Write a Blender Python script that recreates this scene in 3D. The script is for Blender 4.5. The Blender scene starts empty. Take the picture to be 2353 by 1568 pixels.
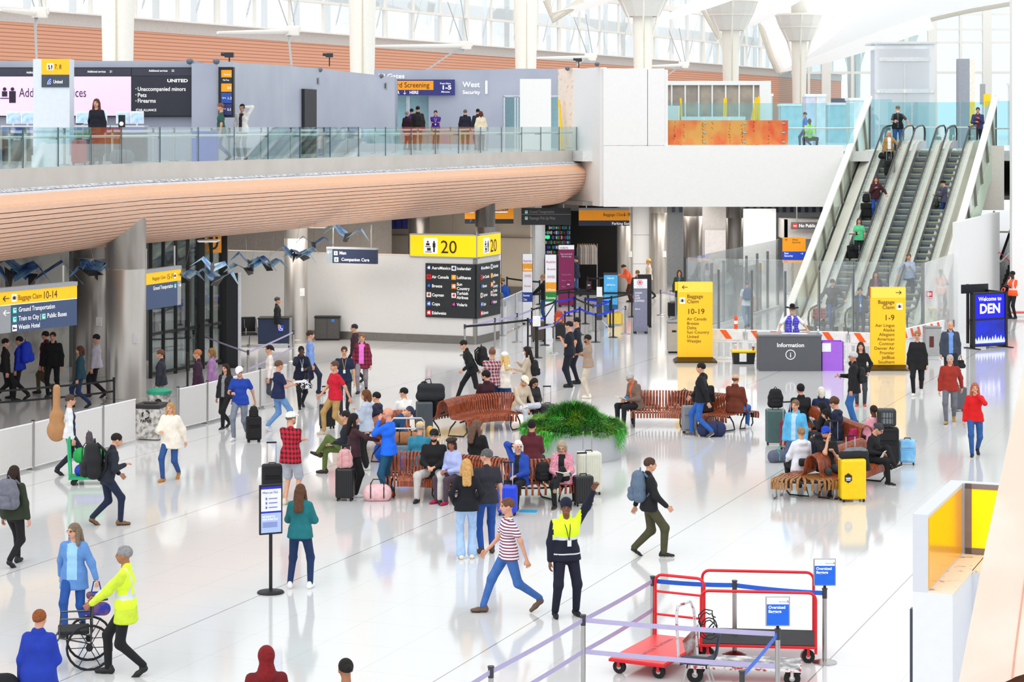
import bpy, bmesh, math, random
import numpy as np
from mathutils import Vector, Matrix
random.seed(7); np.random.seed(7)
SC = bpy.context.scene
COL = SC.collection
# ------------------------------------------------------------------ camera, light, exposure
F, CX, HY, HC = 4977.0, 1176.5, 290.0, 7.4      # focal length in pixels of the 2353 px wide frame, principal column, horizon row, eye height
cam = bpy.data.cameras.new('camera'); cam_o = bpy.data.objects.new('camera', cam); COL.objects.link(cam_o)
cam_o.location = (0, 0, HC); cam_o.rotation_euler = (math.pi/2, 0, 0)
cam.sensor_width = 36.0; cam.lens = F/2353*36.0; cam.shift_y = -(784-HY)/2353.0
cam.clip_start = 0.5; cam.clip_end = 900
SC.camera = cam_o
SC.view_settings.view_transform = 'Standard'; SC.view_settings.look = 'None'
SC.view_settings.gamma = 1; SC.view_settings.use_curve_mapping = False
SC.view_settings.exposure = 0.17
W = bpy.data.worlds.new('daylight'); SC.world = W; W.use_nodes = True
bgn = W.node_tree.nodes['Background']
bgn.inputs[0].default_value = (0.955, 0.98, 1.0, 1); bgn.inputs[1].default_value = 1.12
def sun(name, rot, strength, angle, col):
    l = bpy.data.lights.new(name, 'SUN'); l.energy = strength; l.angle = math.radians(angle); l.color = col
    o = bpy.data.objects.new(name, l); COL.objects.link(o); o.rotation_euler = [math.radians(a) for a in rot]; o.location = (0, 40, 60)
sun('skylight_sun', (38, -18, 0), 0.68, 50, (1, 0.985, 0.96))
SC.cycles.max_bounces = 8; SC.cycles.transparent_max_bounces = 24
SC.cycles.use_denoising = True
SC.cycles.sample_clamp_indirect = 6

# ------------------------------------------------------------------ where things stand
A = Vector((0.3606, 0.9327, 0)); B = Vector((-0.9327, 0.3605, 0)); RA = math.atan2(-0.3606, 0.9327)  # hall axis, cross axis
DECK = 6.37
def G(px, py, z=0.0):                       # a point of the level z seen at this spot of the photo
    Y = (HC-z)*F/(py-HY); return Vector(((px-CX)*Y/F, Y, z))
def D(px, Y, z=0.0): return Vector(((px-CX)*Y/F, Y, z))
def ZZ(py, Y): return HC-(py-HY)*Y/F
def Pt(px, py, Y): return Vector(((px-CX)*Y/F, Y, ZZ(py, Y)))

# ------------------------------------------------------------------ materials
MATS = {}
def hexc(h):
    h = h.lstrip('#'); h = h if len(h) == 6 else ''.join(c*2 for c in h); c = [int(h[i:i+2], 16)/255 for i in (0, 2, 4)]
    return tuple(((x/12.92) if x <= 0.04045 else ((x+0.055)/1.055)**2.4) for x in c)+(1,)
def nodes(name):
    m = bpy.data.materials.new(name); m.use_nodes = True
    return m, m.node_tree.nodes, m.node_tree.links, m.node_tree.nodes['Principled BSDF']
def M(col, rough=0.6, metal=0.0, emit=0.0, var=0.05, scale=8.0, spec=0.5):
    key = (col, rough, metal, emit, var, scale, spec)
    if key in MATS: return MATS[key]
    m, N, L, b = nodes('paint_'+col.lstrip('#'))
    c = hexc(col)
    if var > 0:
        tc = N.new('ShaderNodeTexCoord'); n = N.new('ShaderNodeTexNoise'); n.inputs['Scale'].default_value = scale; n.inputs['Detail'].default_value = 3
        L.new(tc.outputs['Object'], n.inputs['Vector'])
        r = N.new('ShaderNodeValToRGB'); L.new(n.outputs['Fac'], r.inputs[0])
        r.color_ramp.elements[0].position = .35; r.color_ramp.elements[1].position = .65
        r.color_ramp.elements[0].color = tuple(x*(1-var) for x in c[:3])+(1,)
        r.color_ramp.elements[1].color = tuple(min(1, x*(1+var)) for x in c[:3])+(1,)
        L.new(r.outputs[0], b.inputs['Base Color'])
        if emit: L.new(r.outputs[0], b.inputs['Emission Color'])
    else:
        b.inputs['Base Color'].default_value = c
        if emit: b.inputs['Emission Color'].default_value = c
    if emit: b.inputs['Emission Strength'].default_value = emit
    b.inputs['Roughness'].default_value = rough; b.inputs['Metallic'].default_value = metal
    b.inputs['Specular IOR Level'].default_value = spec
    MATS[key] = m; return m
def glass(name, tint=(0.86, 0.96, 0.95), refl=0.10, opacity=0.0, body=(0.9, 0.95, 0.95)):
    if name in MATS: return MATS[name]
    m = bpy.data.materials.new(name); m.use_nodes = True; N = m.node_tree.nodes; L = m.node_tree.links; N.clear()
    out = N.new('ShaderNodeOutputMaterial'); t = N.new('ShaderNodeBsdfTransparent'); t.inputs[0].default_value = tint+(1,)
    g = N.new('ShaderNodeBsdfGlossy'); g.inputs['Roughness'].default_value = 0.02
    lw = N.new('ShaderNodeLayerWeight'); lw.inputs[0].default_value = 0.25
    mr = N.new('ShaderNodeMath'); mr.operation = 'MULTIPLY_ADD'; mr.inputs[1].default_value = 0.5; mr.inputs[2].default_value = refl
    L.new(lw.outputs['Facing'], mr.inputs[0])
    mx = N.new('ShaderNodeMixShader'); L.new(mr.outputs[0], mx.inputs[0]); L.new(t.outputs[0], mx.inputs[1]); L.new(g.outputs[0], mx.inputs[2])
    last = mx
    if opacity:
        d = N.new('ShaderNodeBsdfDiffuse'); d.inputs[0].default_value = body+(1,)
        m2 = N.new('ShaderNodeMixShader'); m2.inputs[0].default_value = opacity
        L.new(mx.outputs[0], m2.inputs[1]); L.new(d.outputs[0], m2.inputs[2]); last = m2
    L.new(last.outputs[0], out.inputs[0]); MATS[name] = m; return m
def wavemat(name, c1, c2, scale, axis='Z', rough=0.5, width=0.12):      # thin c2 lines on c1
    if name in MATS: return MATS[name]
    m, N, L, b = nodes(name)
    tc = N.new('ShaderNodeTexCoord'); sx = N.new('ShaderNodeSeparateXYZ'); L.new(tc.outputs['Object'], sx.inputs[0])
    mu = N.new('ShaderNodeMath'); mu.operation = 'MULTIPLY'; mu.inputs[1].default_value = scale; L.new(sx.outputs[axis], mu.inputs[0])
    fr = N.new('ShaderNodeMath'); fr.operation = 'FRACT'; L.new(mu.outputs[0], fr.inputs[0])
    lt = N.new('ShaderNodeMath'); lt.operation = 'LESS_THAN'; lt.inputs[1].default_value = width; L.new(fr.outputs[0], lt.inputs[0])
    mx = N.new('ShaderNodeMix'); mx.data_type = 'RGBA'; L.new(lt.outputs[0], mx.inputs[0]); mx.inputs[6].default_value = hexc(c1); mx.inputs[7].default_value = hexc(c2)
    L.new(mx.outputs[2], b.inputs['Base Color']); b.inputs['Roughness'].default_value = rough; MATS[name] = m; return m
def plaid(name, c1, c2, c3, s=14):
    if name in MATS: return MATS[name]
    m, N, L, b = nodes(name)
    tc = N.new('ShaderNodeTexCoord'); sx = N.new('ShaderNodeSeparateXYZ'); L.new(tc.outputs['Object'], sx.inputs[0])
    add = N.new('ShaderNodeMath'); L.new(sx.outputs['X'], add.inputs[0]); L.new(sx.outputs['Y'], add.inputs[1])
    outs = []
    for src, w, ph in ((sx.outputs['Z'], .45, 0), (add.outputs[0], .45, 0), (sx.outputs['Z'], .12, .6), (add.outputs[0], .12, .6)):
        mu = N.new('ShaderNodeMath'); mu.operation = 'MULTIPLY_ADD'; mu.inputs[1].default_value = s; mu.inputs[2].default_value = ph; L.new(src, mu.inputs[0])
        fr = N.new('ShaderNodeMath'); fr.operation = 'FRACT'; L.new(mu.outputs[0], fr.inputs[0])
        lt = N.new('ShaderNodeMath'); lt.operation = 'LESS_THAN'; lt.inputs[1].default_value = w; L.new(fr.outputs[0], lt.inputs[0]); outs.append(lt.outputs[0])
    s2 = N.new('ShaderNodeMath'); L.new(outs[0], s2.inputs[0]); L.new(outs[1], s2.inputs[1])
    hf = N.new('ShaderNodeMath'); hf.operation = 'MULTIPLY'; hf.inputs[1].default_value = .5; L.new(s2.outputs[0], hf.inputs[0])
    mx = N.new('ShaderNodeMix'); mx.data_type = 'RGBA'; L.new(hf.outputs[0], mx.inputs[0]); mx.inputs[6].default_value = hexc(c1); mx.inputs[7].default_value = hexc(c2)
    s3 = N.new('ShaderNodeMath'); s3.operation = 'MAXIMUM'; L.new(outs[2], s3.inputs[0]); L.new(outs[3], s3.inputs[1])
    h2 = N.new('ShaderNodeMath'); h2.operation = 'MULTIPLY'; h2.inputs[1].default_value = .5; L.new(s3.outputs[0], h2.inputs[0])
    m2 = N.new('ShaderNodeMix'); m2.data_type = 'RGBA'; L.new(h2.outputs[0], m2.inputs[0]); L.new(mx.outputs[2], m2.inputs[6]); m2.inputs[7].default_value = hexc(c3)
    L.new(m2.outputs[2], b.inputs['Base Color']); b.inputs['Roughness'].default_value = .85; MATS[name] = m; return m
def noisemat(name, c1, c2, scale=6, rough=0.6, metal=0, lo=.4, hi=.6, emit=0, stretch=(1, 1, 1)):
    if name in MATS: return MATS[name]
    m, N, L, b = nodes(name)
    tc = N.new('ShaderNodeTexCoord'); mp = N.new('ShaderNodeMapping'); mp.inputs['Scale'].default_value = stretch; L.new(tc.outputs['Object'], mp.inputs[0])
    n = N.new('ShaderNodeTexNoise'); n.inputs['Scale'].default_value = scale; n.inputs['Detail'].default_value = 5; L.new(mp.outputs[0], n.inputs['Vector'])
    r = N.new('ShaderNodeValToRGB'); L.new(n.outputs['Fac'], r.inputs[0])
    r.color_ramp.elements[0].position = lo; r.color_ramp.elements[1].position = hi
    r.color_ramp.elements[0].color = hexc(c1); r.color_ramp.elements[1].color = hexc(c2)
    L.new(r.outputs[0], b.inputs['Base Color']); b.inputs['Roughness'].default_value = rough; b.inputs['Metallic'].default_value = metal
    if emit: L.new(r.outputs[0], b.inputs['Emission Color']); b.inputs['Emission Strength'].default_value = emit
    MATS[name] = m; return m
STEEL = M('#b9b8b6', .28, 1.0, var=.03); DKSTEEL = M('#5b5c5e', .35, .9, var=.03); BLACK = M('#0d0d10', .5, var=.1)
WHITE = M('#f3f3f3', .55, var=.01); RUBBER = M('#141416', .7, var=.1)

# ------------------------------------------------------------------ mesh helpers
class MB:
    def __init__(s): s.v = []; s.f = []; s.m = []
    def add(s, vs, fs, mi=0):
        n = len(s.v); s.v += [tuple(v) for v in vs]; s.f += [tuple(i+n for i in f) for f in fs]; s.m += [mi]*len(fs); return s
    def box(s, c, d, mi=0, rz=0.0, mat=None):
        x, y, z = d[0]/2, d[1]/2, d[2]/2
        vs = [Vector(p) for p in ((-x,-y,-z),(x,-y,-z),(x,y,-z),(-x,y,-z),(-x,-y,z),(x,-y,z),(x,y,z),(-x,y,z))]
        if rz: R = Matrix.Rotation(rz, 3, 'Z'); vs = [R @ v for v in vs]
        if mat is not None: vs = [mat @ v for v in vs]
        else: vs = [v+Vector(c) for v in vs]
        return s.add(vs, [(0,3,2,1),(4,5,6,7),(0,1,5,4),(1,2,6,5),(2,3,7,6),(3,0,4,7)], mi)
    def b2(s, lo, hi, mi=0):
        return s.box([(a+b)/2 for a, b in zip(lo, hi)], [abs(b-a) for a, b in zip(lo, hi)], mi)
    def prism(s, poly, z0, z1, mi=0):       # plan polygon, anticlockwise
        n = len(poly); vs = [(p[0], p[1], z0) for p in poly]+[(p[0], p[1], z1) for p in poly]
        fs = [tuple(range(n))[::-1], tuple(range(n, 2*n))]+[(i, (i+1) % n, (i+1) % n+n, i+n) for i in range(n)]
        return s.add(vs, fs, mi)
    def wallseg(s, a, b, z0, z1, t=0.1, mi=0, z1b=None, z0b=None):       # wall from a to b, thickness centred
        a = Vector((a[0], a[1], 0)); b = Vector((b[0], b[1], 0)); d = (b-a).normalized(); n = Vector((-d.y, d.x, 0))*t/2
        z1b = z1 if z1b is None else z1b; z0b = z0 if z0b is None else z0b
        vs = []
        for p, za, zb in ((a, z0, z1), (b, z0b, z1b)):
            vs += [(p.x-n.x, p.y-n.y, za), (p.x+n.x, p.y+n.y, za), (p.x+n.x, p.y+n.y, zb), (p.x-n.x, p.y-n.y, zb)]
        return s.add(vs, [(0,1,2,3),(4,7,6,5),(0,4,5,1),(1,5,6,2),(2,6,7,3),(3,7,4,0)], mi)
    def tube(s, pts, r, n=8, mi=0, closed=False, caps=True):
        pts = [Vector(p) for p in pts]; rs = r if isinstance(r, (list, tuple)) else [r]*len(pts)
        vs = []; m = len(pts); up = Vector((0, 0, 1)); pn = None
        for i, p in enumerate(pts):
            if closed: t = pts[(i+1) % m]-pts[i-1]
            else: t = pts[min(i+1, m-1)]-pts[max(i-1, 0)]
            t = t.normalized() if t.length > 1e-9 else up
            if pn is None:
                a = up if abs(t.z) < .9 else Vector((1, 0, 0)); u = t.cross(a).normalized()
            else:
                u = (pn-t*pn.dot(t)); u = u.normalized() if u.length > 1e-6 else t.orthogonal().normalized()
            pn = u; w = t.cross(u)
            vs += [p+(u*math.cos(2*math.pi*k/n)+w*math.sin(2*math.pi*k/n))*rs[i] for k in range(n)]
        fs = []
        for i in range(m if closed else m-1):
            j = (i+1) % m
            fs += [(i*n+k, i*n+(k+1) % n, j*n+(k+1) % n, j*n+k) for k in range(n)]
        if caps and not closed: fs += [tuple(range(n))[::-1], tuple(range((m-1)*n, m*n))]
        return s.add(vs, fs, mi)
    def lathe(s, prof, c=(0, 0, 0), n=24, mi=0, caps=True):             # prof: (r, z)
        vs = [(c[0]+r*math.cos(2*math.pi*k/n), c[1]+r*math.sin(2*math.pi*k/n), c[2]+z) for r, z in prof for k in range(n)]
        fs = [(i*n+k, i*n+(k+1) % n, (i+1)*n+(k+1) % n, (i+1)*n+k) for i in range(len(prof)-1) for k in range(n)]
        if caps: fs += [tuple(range(n))[::-1], tuple(range((len(prof)-1)*n, len(prof)*n))]
        return s.add(vs, fs, mi)
    def strip(s, rows, mi=0):               # rows: list of lists of points
        n = len(rows[0]); vs = [p for r in rows for p in r]
        return s.add(vs, [(i*n+k, i*n+k+1, (i+1)*n+k+1, (i+1)*n+k) for i in range(len(rows)-1) for k in range(n-1)], mi)
    def obj(s, name, mats, parent=None, loc=None, smooth=False, bevel=0, solid=0, kind=None):
        me = bpy.data.meshes.new(name); me.from_pydata(s.v, [], s.f)
        mats = mats if isinstance(mats, (list, tuple)) else [mats]
        for m in mats: me.materials.append(m)
        if len(mats) > 1: me.polygons.foreach_set('material_index', s.m)
        if smooth: me.polygons.foreach_set('use_smooth', [True]*len(me.polygons))
        me.update()
        o = bpy.data.objects.new(name, me); COL.objects.link(o)
        if parent is not None: o.parent = parent
        if loc is not None: o.location = loc
        if solid: md = o.modifiers.new('solid', 'SOLIDIFY'); md.thickness = solid; md.offset = 0
        if bevel: md = o.modifiers.new('bevel', 'BEVEL'); md.width = bevel; md.segments = 2; md.limit_method = 'ANGLE'
        if smooth and not isinstance(smooth, bool):
            try:
                md = me.set_sharp_from_angle(angle=math.radians(smooth))
            except Exception: pass
        if kind: o['kind'] = kind
        return o
def empty(name, loc=(0, 0, 0), rz=0.0, label=None, cat=None, group=None, kind=None):
    o = bpy.data.objects.new(name, None); COL.objects.link(o); o.location = loc; o.rotation_euler = (0, 0, rz); o.empty_display_size = .2
    tag(o, label, cat, group, kind); return o
def tag(o, label=None, cat=None, group=None, kind=None):
    if label: o['label'] = label
    if cat: o['category'] = cat
    if group: o['group'] = group
    if kind: o['kind'] = kind
    return o
def copy_tree(o, parent=None):
    c = o.copy(); COL.objects.link(c)
    if parent is not None: c.parent = parent
    for ch in list(o.children): copy_tree(ch, c)
    return c
TXT = {}
def text_obj(s, size, x, z, y=-0.02, mat=None, parent=None, align='LEFT', sx=1.0, name='lettering', extr=0.002, rot=None, bold=0.0, fit=None):
    key = (s, align, round(bold, 3))
    if key not in TXT:
        cu = bpy.data.curves.new('t', 'FONT'); cu.body = s; cu.size = 1; cu.align_x = align; cu.extrude = 0.0; cu.offset = bold; cu.resolution_u = 3
        o = bpy.data.objects.new('t', cu); COL.objects.link(o); bpy.context.view_layer.update()
        me = bpy.data.meshes.new_from_object(o.evaluated_get(bpy.context.evaluated_depsgraph_get()))
        bpy.data.objects.remove(o); TXT[key] = me
    me = TXT[key].copy(); me.name = 'lettering'
    if fit and me.vertices:
        xs = [v.co.x for v in me.vertices]; sx = fit/((max(xs)-min(xs))*size)
    for v in me.vertices:
        v.co = Vector((x+v.co.x*size*sx, y, z+v.co.y*size))
    me.materials.clear(); me.materials.append(mat or M('#ffffff', .6, emit=.4, var=0))
    o = bpy.data.objects.new(name, me); COL.objects.link(o)
    if parent is not None: o.parent = parent
    if rot: o.rotation_euler = rot
    return o
# ------------------------------------------------------------------ the hall
def floor_material():
    m, N, L, b = nodes('polished_floor')
    tc = N.new('ShaderNodeTexCoord'); sx = N.new('ShaderNodeSeparateXYZ'); L.new(tc.outputs['Object'], sx.inputs[0])
    def line(src, period, phase, w):
        a = N.new('ShaderNodeMath'); a.operation = 'ADD'; a.inputs[1].default_value = 400*period-phase; L.new(src, a.inputs[0])
        d = N.new('ShaderNodeMath'); d.operation = 'MODULO'; d.inputs[1].default_value = period; L.new(a.outputs[0], d.inputs[0])
        c = N.new('ShaderNodeMath'); c.operation = 'LESS_THAN'; c.inputs[1].default_value = w; L.new(d.outputs[0], c.inputs[0]); return c.outputs[0]
    X, Y = sx.outputs['X'], sx.outputs['Y']
    fine = N.new('ShaderNodeMath'); fine.operation = 'MAXIMUM'; L.new(line(X, 4.65/4, 0, .012), fine.inputs[0]); L.new(line(Y, 1.33, .2, .012), fine.inputs[1])
    bold = line(X, 4.65, 0, .022)
    n = N.new('ShaderNodeTexNoise'); n.inputs['Scale'].default_value = .35; n.inputs['Detail'].default_value = 3; L.new(tc.outputs['Object'], n.inputs['Vector'])
    r = N.new('ShaderNodeValToRGB'); L.new(n.outputs['Fac'], r.inputs[0]); r.color_ramp.elements[0].color = (.685, .68, .672, 1); r.color_ramp.elements[1].color = (.735, .735, .735, 1)
    m1 = N.new('ShaderNodeMix'); m1.data_type = 'RGBA'; L.new(fine.outputs[0], m1.inputs[0]); L.new(r.outputs[0], m1.inputs[6]); m1.inputs[7].default_value = (.60, .60, .60, 1)
    m2 = N.new('ShaderNodeMix'); m2.data_type = 'RGBA'; L.new(bold, m2.inputs[0]); L.new(m1.outputs[2], m2.inputs[6]); m2.inputs[7].default_value = (.30, .29, .28, 1)
    L.new(m2.outputs[2], b.inputs['Base Color']); b.inputs['Roughness'].default_value = .09; b.inputs['Specular IOR Level'].default_value = .55
    return m
b = MB(); b.box((0, 60, -.1), (220, 260, .2))
o = b.obj('floor', floor_material(), kind='structure')
# floor object's axes follow the tiling: local Y runs down the hall; bold joint 0 passes through the photo's long joint
p0 = G(993, 1568); o.data.transform(Matrix.Translation(-p0) ); o.data.transform(Matrix.Rotation(-RA, 4, 'Z')); o.location = p0; o.rotation_euler = (0, 0, RA)

WOOD = noisemat('oak_slat', '#f3c0a2', '#fad0b6', 3, .5, lo=.3, hi=.7, stretch=(1, 1, 12)); WOODD = M('#5d372a', .8, var=.1)
FASC = noisemat('beige_fascia', '#c9c3bc', '#d3cec8', 1.2, .45, lo=.3, hi=.7); GRILL = wavemat('grille', '#eeeef0', '#b4b5bb', 6, 'X', .5, .5)
# --- balcony of the left side: plan polyline (photo column, depth)
EDGE = [(x, 1/(0.01988-0.0000091*x) if x < 290 else 1/(0.01724-(x-290)*(0.01724-0.01105)/1035.)) for x in list(range(-235, 1326, 35))+[1325]]
EP = [Vector(((x-CX)*Y/F, Y, 0)) for x, Y in EDGE]
def off(poly, d):               # offset to the outside (towards hall) by d
    out = []
    for i, p in enumerate(poly):
        t = (poly[min(i+1, len(poly)-1)]-poly[max(i-1, 0)]).normalized(); n = Vector((t.y, -t.x, 0)); out.append(p+n*d)
    return out
def ring(poly, prof, z_fn=None):        # sweep profile [(d, z)] along plan polyline
    return [[Vector((p.x, p.y, z)) for p, z in ((q, prof[k][1]) for q in [off(poly, prof[k][0])[i]])][0] if False else None for k in range(0)]
def sweep(mb, poly, prof, mi=0):
    offs = [off(poly, d) for d, z in prof]
    rows = [[Vector((offs[k][i].x, offs[k][i].y, prof[k][1])) for k in range(len(prof))] for i in range(len(poly))]
    return mb.strip(rows, mi)
root = empty('balcony_edge', EP[15], 0, None, None, None, 'structure'); R0 = Vector(EP[15])
EPl = [p-R0 for p in EP]
b = MB(); sweep(b, EPl, [(0, DECK+.03), (.04, DECK+.03), (.04, 5.93), (-.1, 5.9)]); b.obj('fascia_panel', FASC, root, kind='structure')
b = MB(); sweep(b, EPl, [(.04, 5.93), (.28, 5.84), (.28, 5.80)], 0); b.obj('grille_ledge', M('#ececef', .5), root, kind='structure')
b = MB(); sweep(b, EPl, [(.09, 5.93), (.24, 5.872)], 0); o = b.obj('air_grille', noisemat('grille2', '#9fa1aa', '#e8e8ec', 9, .5, lo=.45, hi=.55), root, kind='structure')
b = MB(); sweep(b, EPl, [(.28, 5.80), (.62, 5.62), (.66, 5.54)], 0); b.obj('wood_ledge', M('#ecb893', .5, var=.03), root, kind='structure')
prof = []
NS = 19
for i in range(NS+1):
    a = i/NS*math.pi/2; prof.append((.66-2.3*(1-math.cos(a)), 5.54-1.48*math.sin(a)))
b = MB()
for i in range(NS):
    (d0, z0), (d1, z1) = prof[i], prof[i+1]; g = .13
    sweep(b, EPl, [(d0, z0), (d0+(d1-d0)*(1-g), z0+(z1-z0)*(1-g))], 0)
    sweep(b, EPl, [(d0+(d1-d0)*(1-g)-.05, z0+(z1-z0)*(1-g)+.03), (d1-.05, z1+.03)], 1)
e = b.obj('slatted_soffit', [WOOD, WOODD], root, kind='structure')
# slab, its underside and the deck floor
inner = off(EP, -1.6); far = [Vector((-75, 150, 0)), Vector((-75, 45, 0))]
b = MB(); poly = [(p.x, p.y) for p in off(EP, -.02)]+[(0.5, 92), (0.5, 150), (-75, 150), (-75, 50)]
b.prism(poly, 5.95, DECK, 0); b.obj('floor_upper_left', M('#dcdcdc', .15), kind='structure')
b = MB(); poly2 = [(p.x, p.y) for p in inner]+[(0.5, 94), (0.5, 150), (-75, 150), (-75, 50)]
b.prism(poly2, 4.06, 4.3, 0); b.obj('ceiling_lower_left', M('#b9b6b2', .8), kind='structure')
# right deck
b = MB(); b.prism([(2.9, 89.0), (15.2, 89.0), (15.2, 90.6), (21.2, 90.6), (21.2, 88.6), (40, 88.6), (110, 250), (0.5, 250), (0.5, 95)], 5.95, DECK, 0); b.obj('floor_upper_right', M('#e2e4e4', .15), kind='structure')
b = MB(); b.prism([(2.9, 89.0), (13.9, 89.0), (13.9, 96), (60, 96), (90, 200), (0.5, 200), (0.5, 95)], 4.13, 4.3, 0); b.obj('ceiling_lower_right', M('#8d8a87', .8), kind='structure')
WW = M('#f4f3f2', .6, var=.01)
b = MB(); b.box((8.6, 88.5, 5.37), (9.75, .9, 2.5)); b.obj('wall_center', WW, kind='structure')            # white fascia over the columns
b = MB(); b.wallseg((3.72, 88.3), (2.15, 92.6), 4.13, 9.8, .3); b.obj('wall_return', M('#ecebea', .6, var=.01), kind='structure')  # slightly darker white: shade of the turned face put into its colour
b = MB(); b.wallseg((3.72, 88.2), (6.2, 88.2), 6.6, 9.75, .3); b.b2((6.2, 88.1, 6.6), (6.34, 92, 9.7)); b.b2((5.5, 88.05, 6.6), (5.52, 88.1, 9.7)); b.obj('wall_boarding', WW, kind='structure')
b = MB(); b.wallseg((2.71, 91.05), (2.14, 92.63), 6.5, 9.84, .36); b.obj('wall_unpainted_board', noisemat('patched_board', '#d9a48a', '#f5e4d4', 5, .7, lo=.28, hi=.42), kind='structure')
# right side: tall white pier and walls
b = MB(); b.b2((19.74, 85.5, 0), (26, 85.9, 34)); b.obj('wall_right', WW, kind='structure')
b = MB(); b.b2((19.0, 88.9, 3.95), (20.2, 89.1, 6.6)); b.obj('wall_right_fascia', M('#efe9e0', .6, var=.02), kind='structure')
b = MB(); b.wallseg((16.12, 78.75), (19.73, 88.07), 0, 3.9, .2); b.obj('wall_escalator_side', M('#eeeeee', .6, var=.01), kind='structure')
b = MB(); b.wallseg((16.0, 78.7), (19.6, 88.0), 0, .35, .12); b.obj('baseboard_right', M('#5a6068', .5), kind='structure')
# round columns of the lower level
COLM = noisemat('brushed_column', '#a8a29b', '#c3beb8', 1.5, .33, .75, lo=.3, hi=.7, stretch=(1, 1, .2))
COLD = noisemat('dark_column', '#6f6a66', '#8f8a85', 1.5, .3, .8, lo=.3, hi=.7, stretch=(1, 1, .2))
def column(px, Y, r, z1, label, m=None, z0=0, grp='round metal clad columns of the lower level'):
    c = D(px, Y+r); t = empty('column', c, 0, label, 'column', grp)
    b = MB(); b.lathe([(r*1.03, z0), (r*1.03, .12), (r, .13), (r, 3.55), (r*.985, 3.56), (r*.985, 3.59), (r, 3.6), (r, z1)], n=40)
    b.obj('shaft', m or COLM, t, smooth=40)
    b = MB(); b.box((r*.62, -r*.82, 1.75), (.16, .08, .26)); b.obj('call_box', M('#dcdcdc', .5), t)
    return t
column(290, 57.6, .53, 5.45, 'thick grey metal column nearest left, beside recycling bins')
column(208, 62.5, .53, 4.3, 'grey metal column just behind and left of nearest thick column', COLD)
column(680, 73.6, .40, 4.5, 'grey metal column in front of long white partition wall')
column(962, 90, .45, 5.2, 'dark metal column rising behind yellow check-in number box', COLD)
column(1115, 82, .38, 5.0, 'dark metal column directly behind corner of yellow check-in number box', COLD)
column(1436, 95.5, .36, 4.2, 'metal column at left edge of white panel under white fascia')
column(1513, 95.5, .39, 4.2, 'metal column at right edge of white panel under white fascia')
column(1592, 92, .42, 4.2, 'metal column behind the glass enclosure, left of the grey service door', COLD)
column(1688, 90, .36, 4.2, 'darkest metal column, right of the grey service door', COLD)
# lower level interior, left and centre
MARBLE = noisemat('veined_marble', '#8d8580', '#cfc8c1', 1.3, .35, lo=.25, hi=.5)
b = MB(); b.wallseg(D(-80, 62.5), D(150, 66.5), 0, 4.3, .3); b.obj('wall_marble', MARBLE, kind='structure')
b = MB(); b.wallseg(D(150, 66.5), D(340, 68.5), 0, 4.3, .25); b.obj('wall_dark_recess', M('#5d6566', .4), kind='structure')
b = MB(); b.wallseg(D(300, 92), D(900, 92), 0, 4.3, .3); b.obj('wall_back_left', M('#c9bfb6', .7), kind='structure')
CW = noisemat('warm_plaster', '#d9cbb9', '#e2d6c6', .8, .7, lo=.3, hi=.7)
b = MB(); b.wallseg(D(865, 96), D(1222, 93), 0, 4.4, .3); b.obj('wall_back_center', CW, kind='structure')
b = MB(); b.wallseg(D(1222, 93), D(1245, 95.5), 0, 4.3, .3); b.obj('wall_back_jamb', M('#cfd3da', .6), kind='structure')
b = MB(); b.wallseg(D(865, 95.8), D(1222, 92.8), 0, .5, .2); b.obj('baseboard_back_center', M('#77726c', .5), kind='structure')
b = MB()
for x in (940, 1040, 1130): b.wallseg(D(x, 92.8+.2), D(x+1.2, 92.8+.2), .5, 4.3, .06)
b.wallseg(D(865, 95.75), D(1222, 92.75), 2.6, 2.63, .22); b.obj('trim_1', M('#8c7a68', .7), kind='structure')
# free standing white partition with steel skirting
c0 = D(1092, 73.4); c1 = c0+B*10.9; c2 = c0+A*2.05; c3 = c1+A*.3
b = MB(); b.wallseg(c0, c1, .28, 2.97, .12); b.wallseg(c0, c2, .28, 2.97, .12); b.obj('wall_partition', M('#dedddb', .6, var=.01), kind='structure')
b = MB(); b.wallseg(c0, c1, 0, .28, .16); b.wallseg(c0, c2, 0, .28, .16); b.obj('baseboard_partition', M('#8f8b86', .3, .7), kind='structure')
b = MB(); b.wallseg(c0, c1, 2.97, 3.0, .16); b.obj('trim_2', M('#efe3da', .5), kind='structure')
b = MB(); b.box(c0+Vector((0, -.02, 1.45)), (.12, .12, 2.9), rz=RA); b.obj('trim_3', M('#9a9792', .4, .5), kind='structure')
# dark shop
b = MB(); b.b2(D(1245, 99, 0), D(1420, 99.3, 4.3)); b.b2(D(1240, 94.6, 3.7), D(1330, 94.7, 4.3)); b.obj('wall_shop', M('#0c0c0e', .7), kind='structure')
b = MB(); b.box(((1335-CX)*97/F, 97, .02), (4.6, 4.5, .03)); b.obj('floor_shop', M('#37343a', .3), kind='structure')
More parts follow.
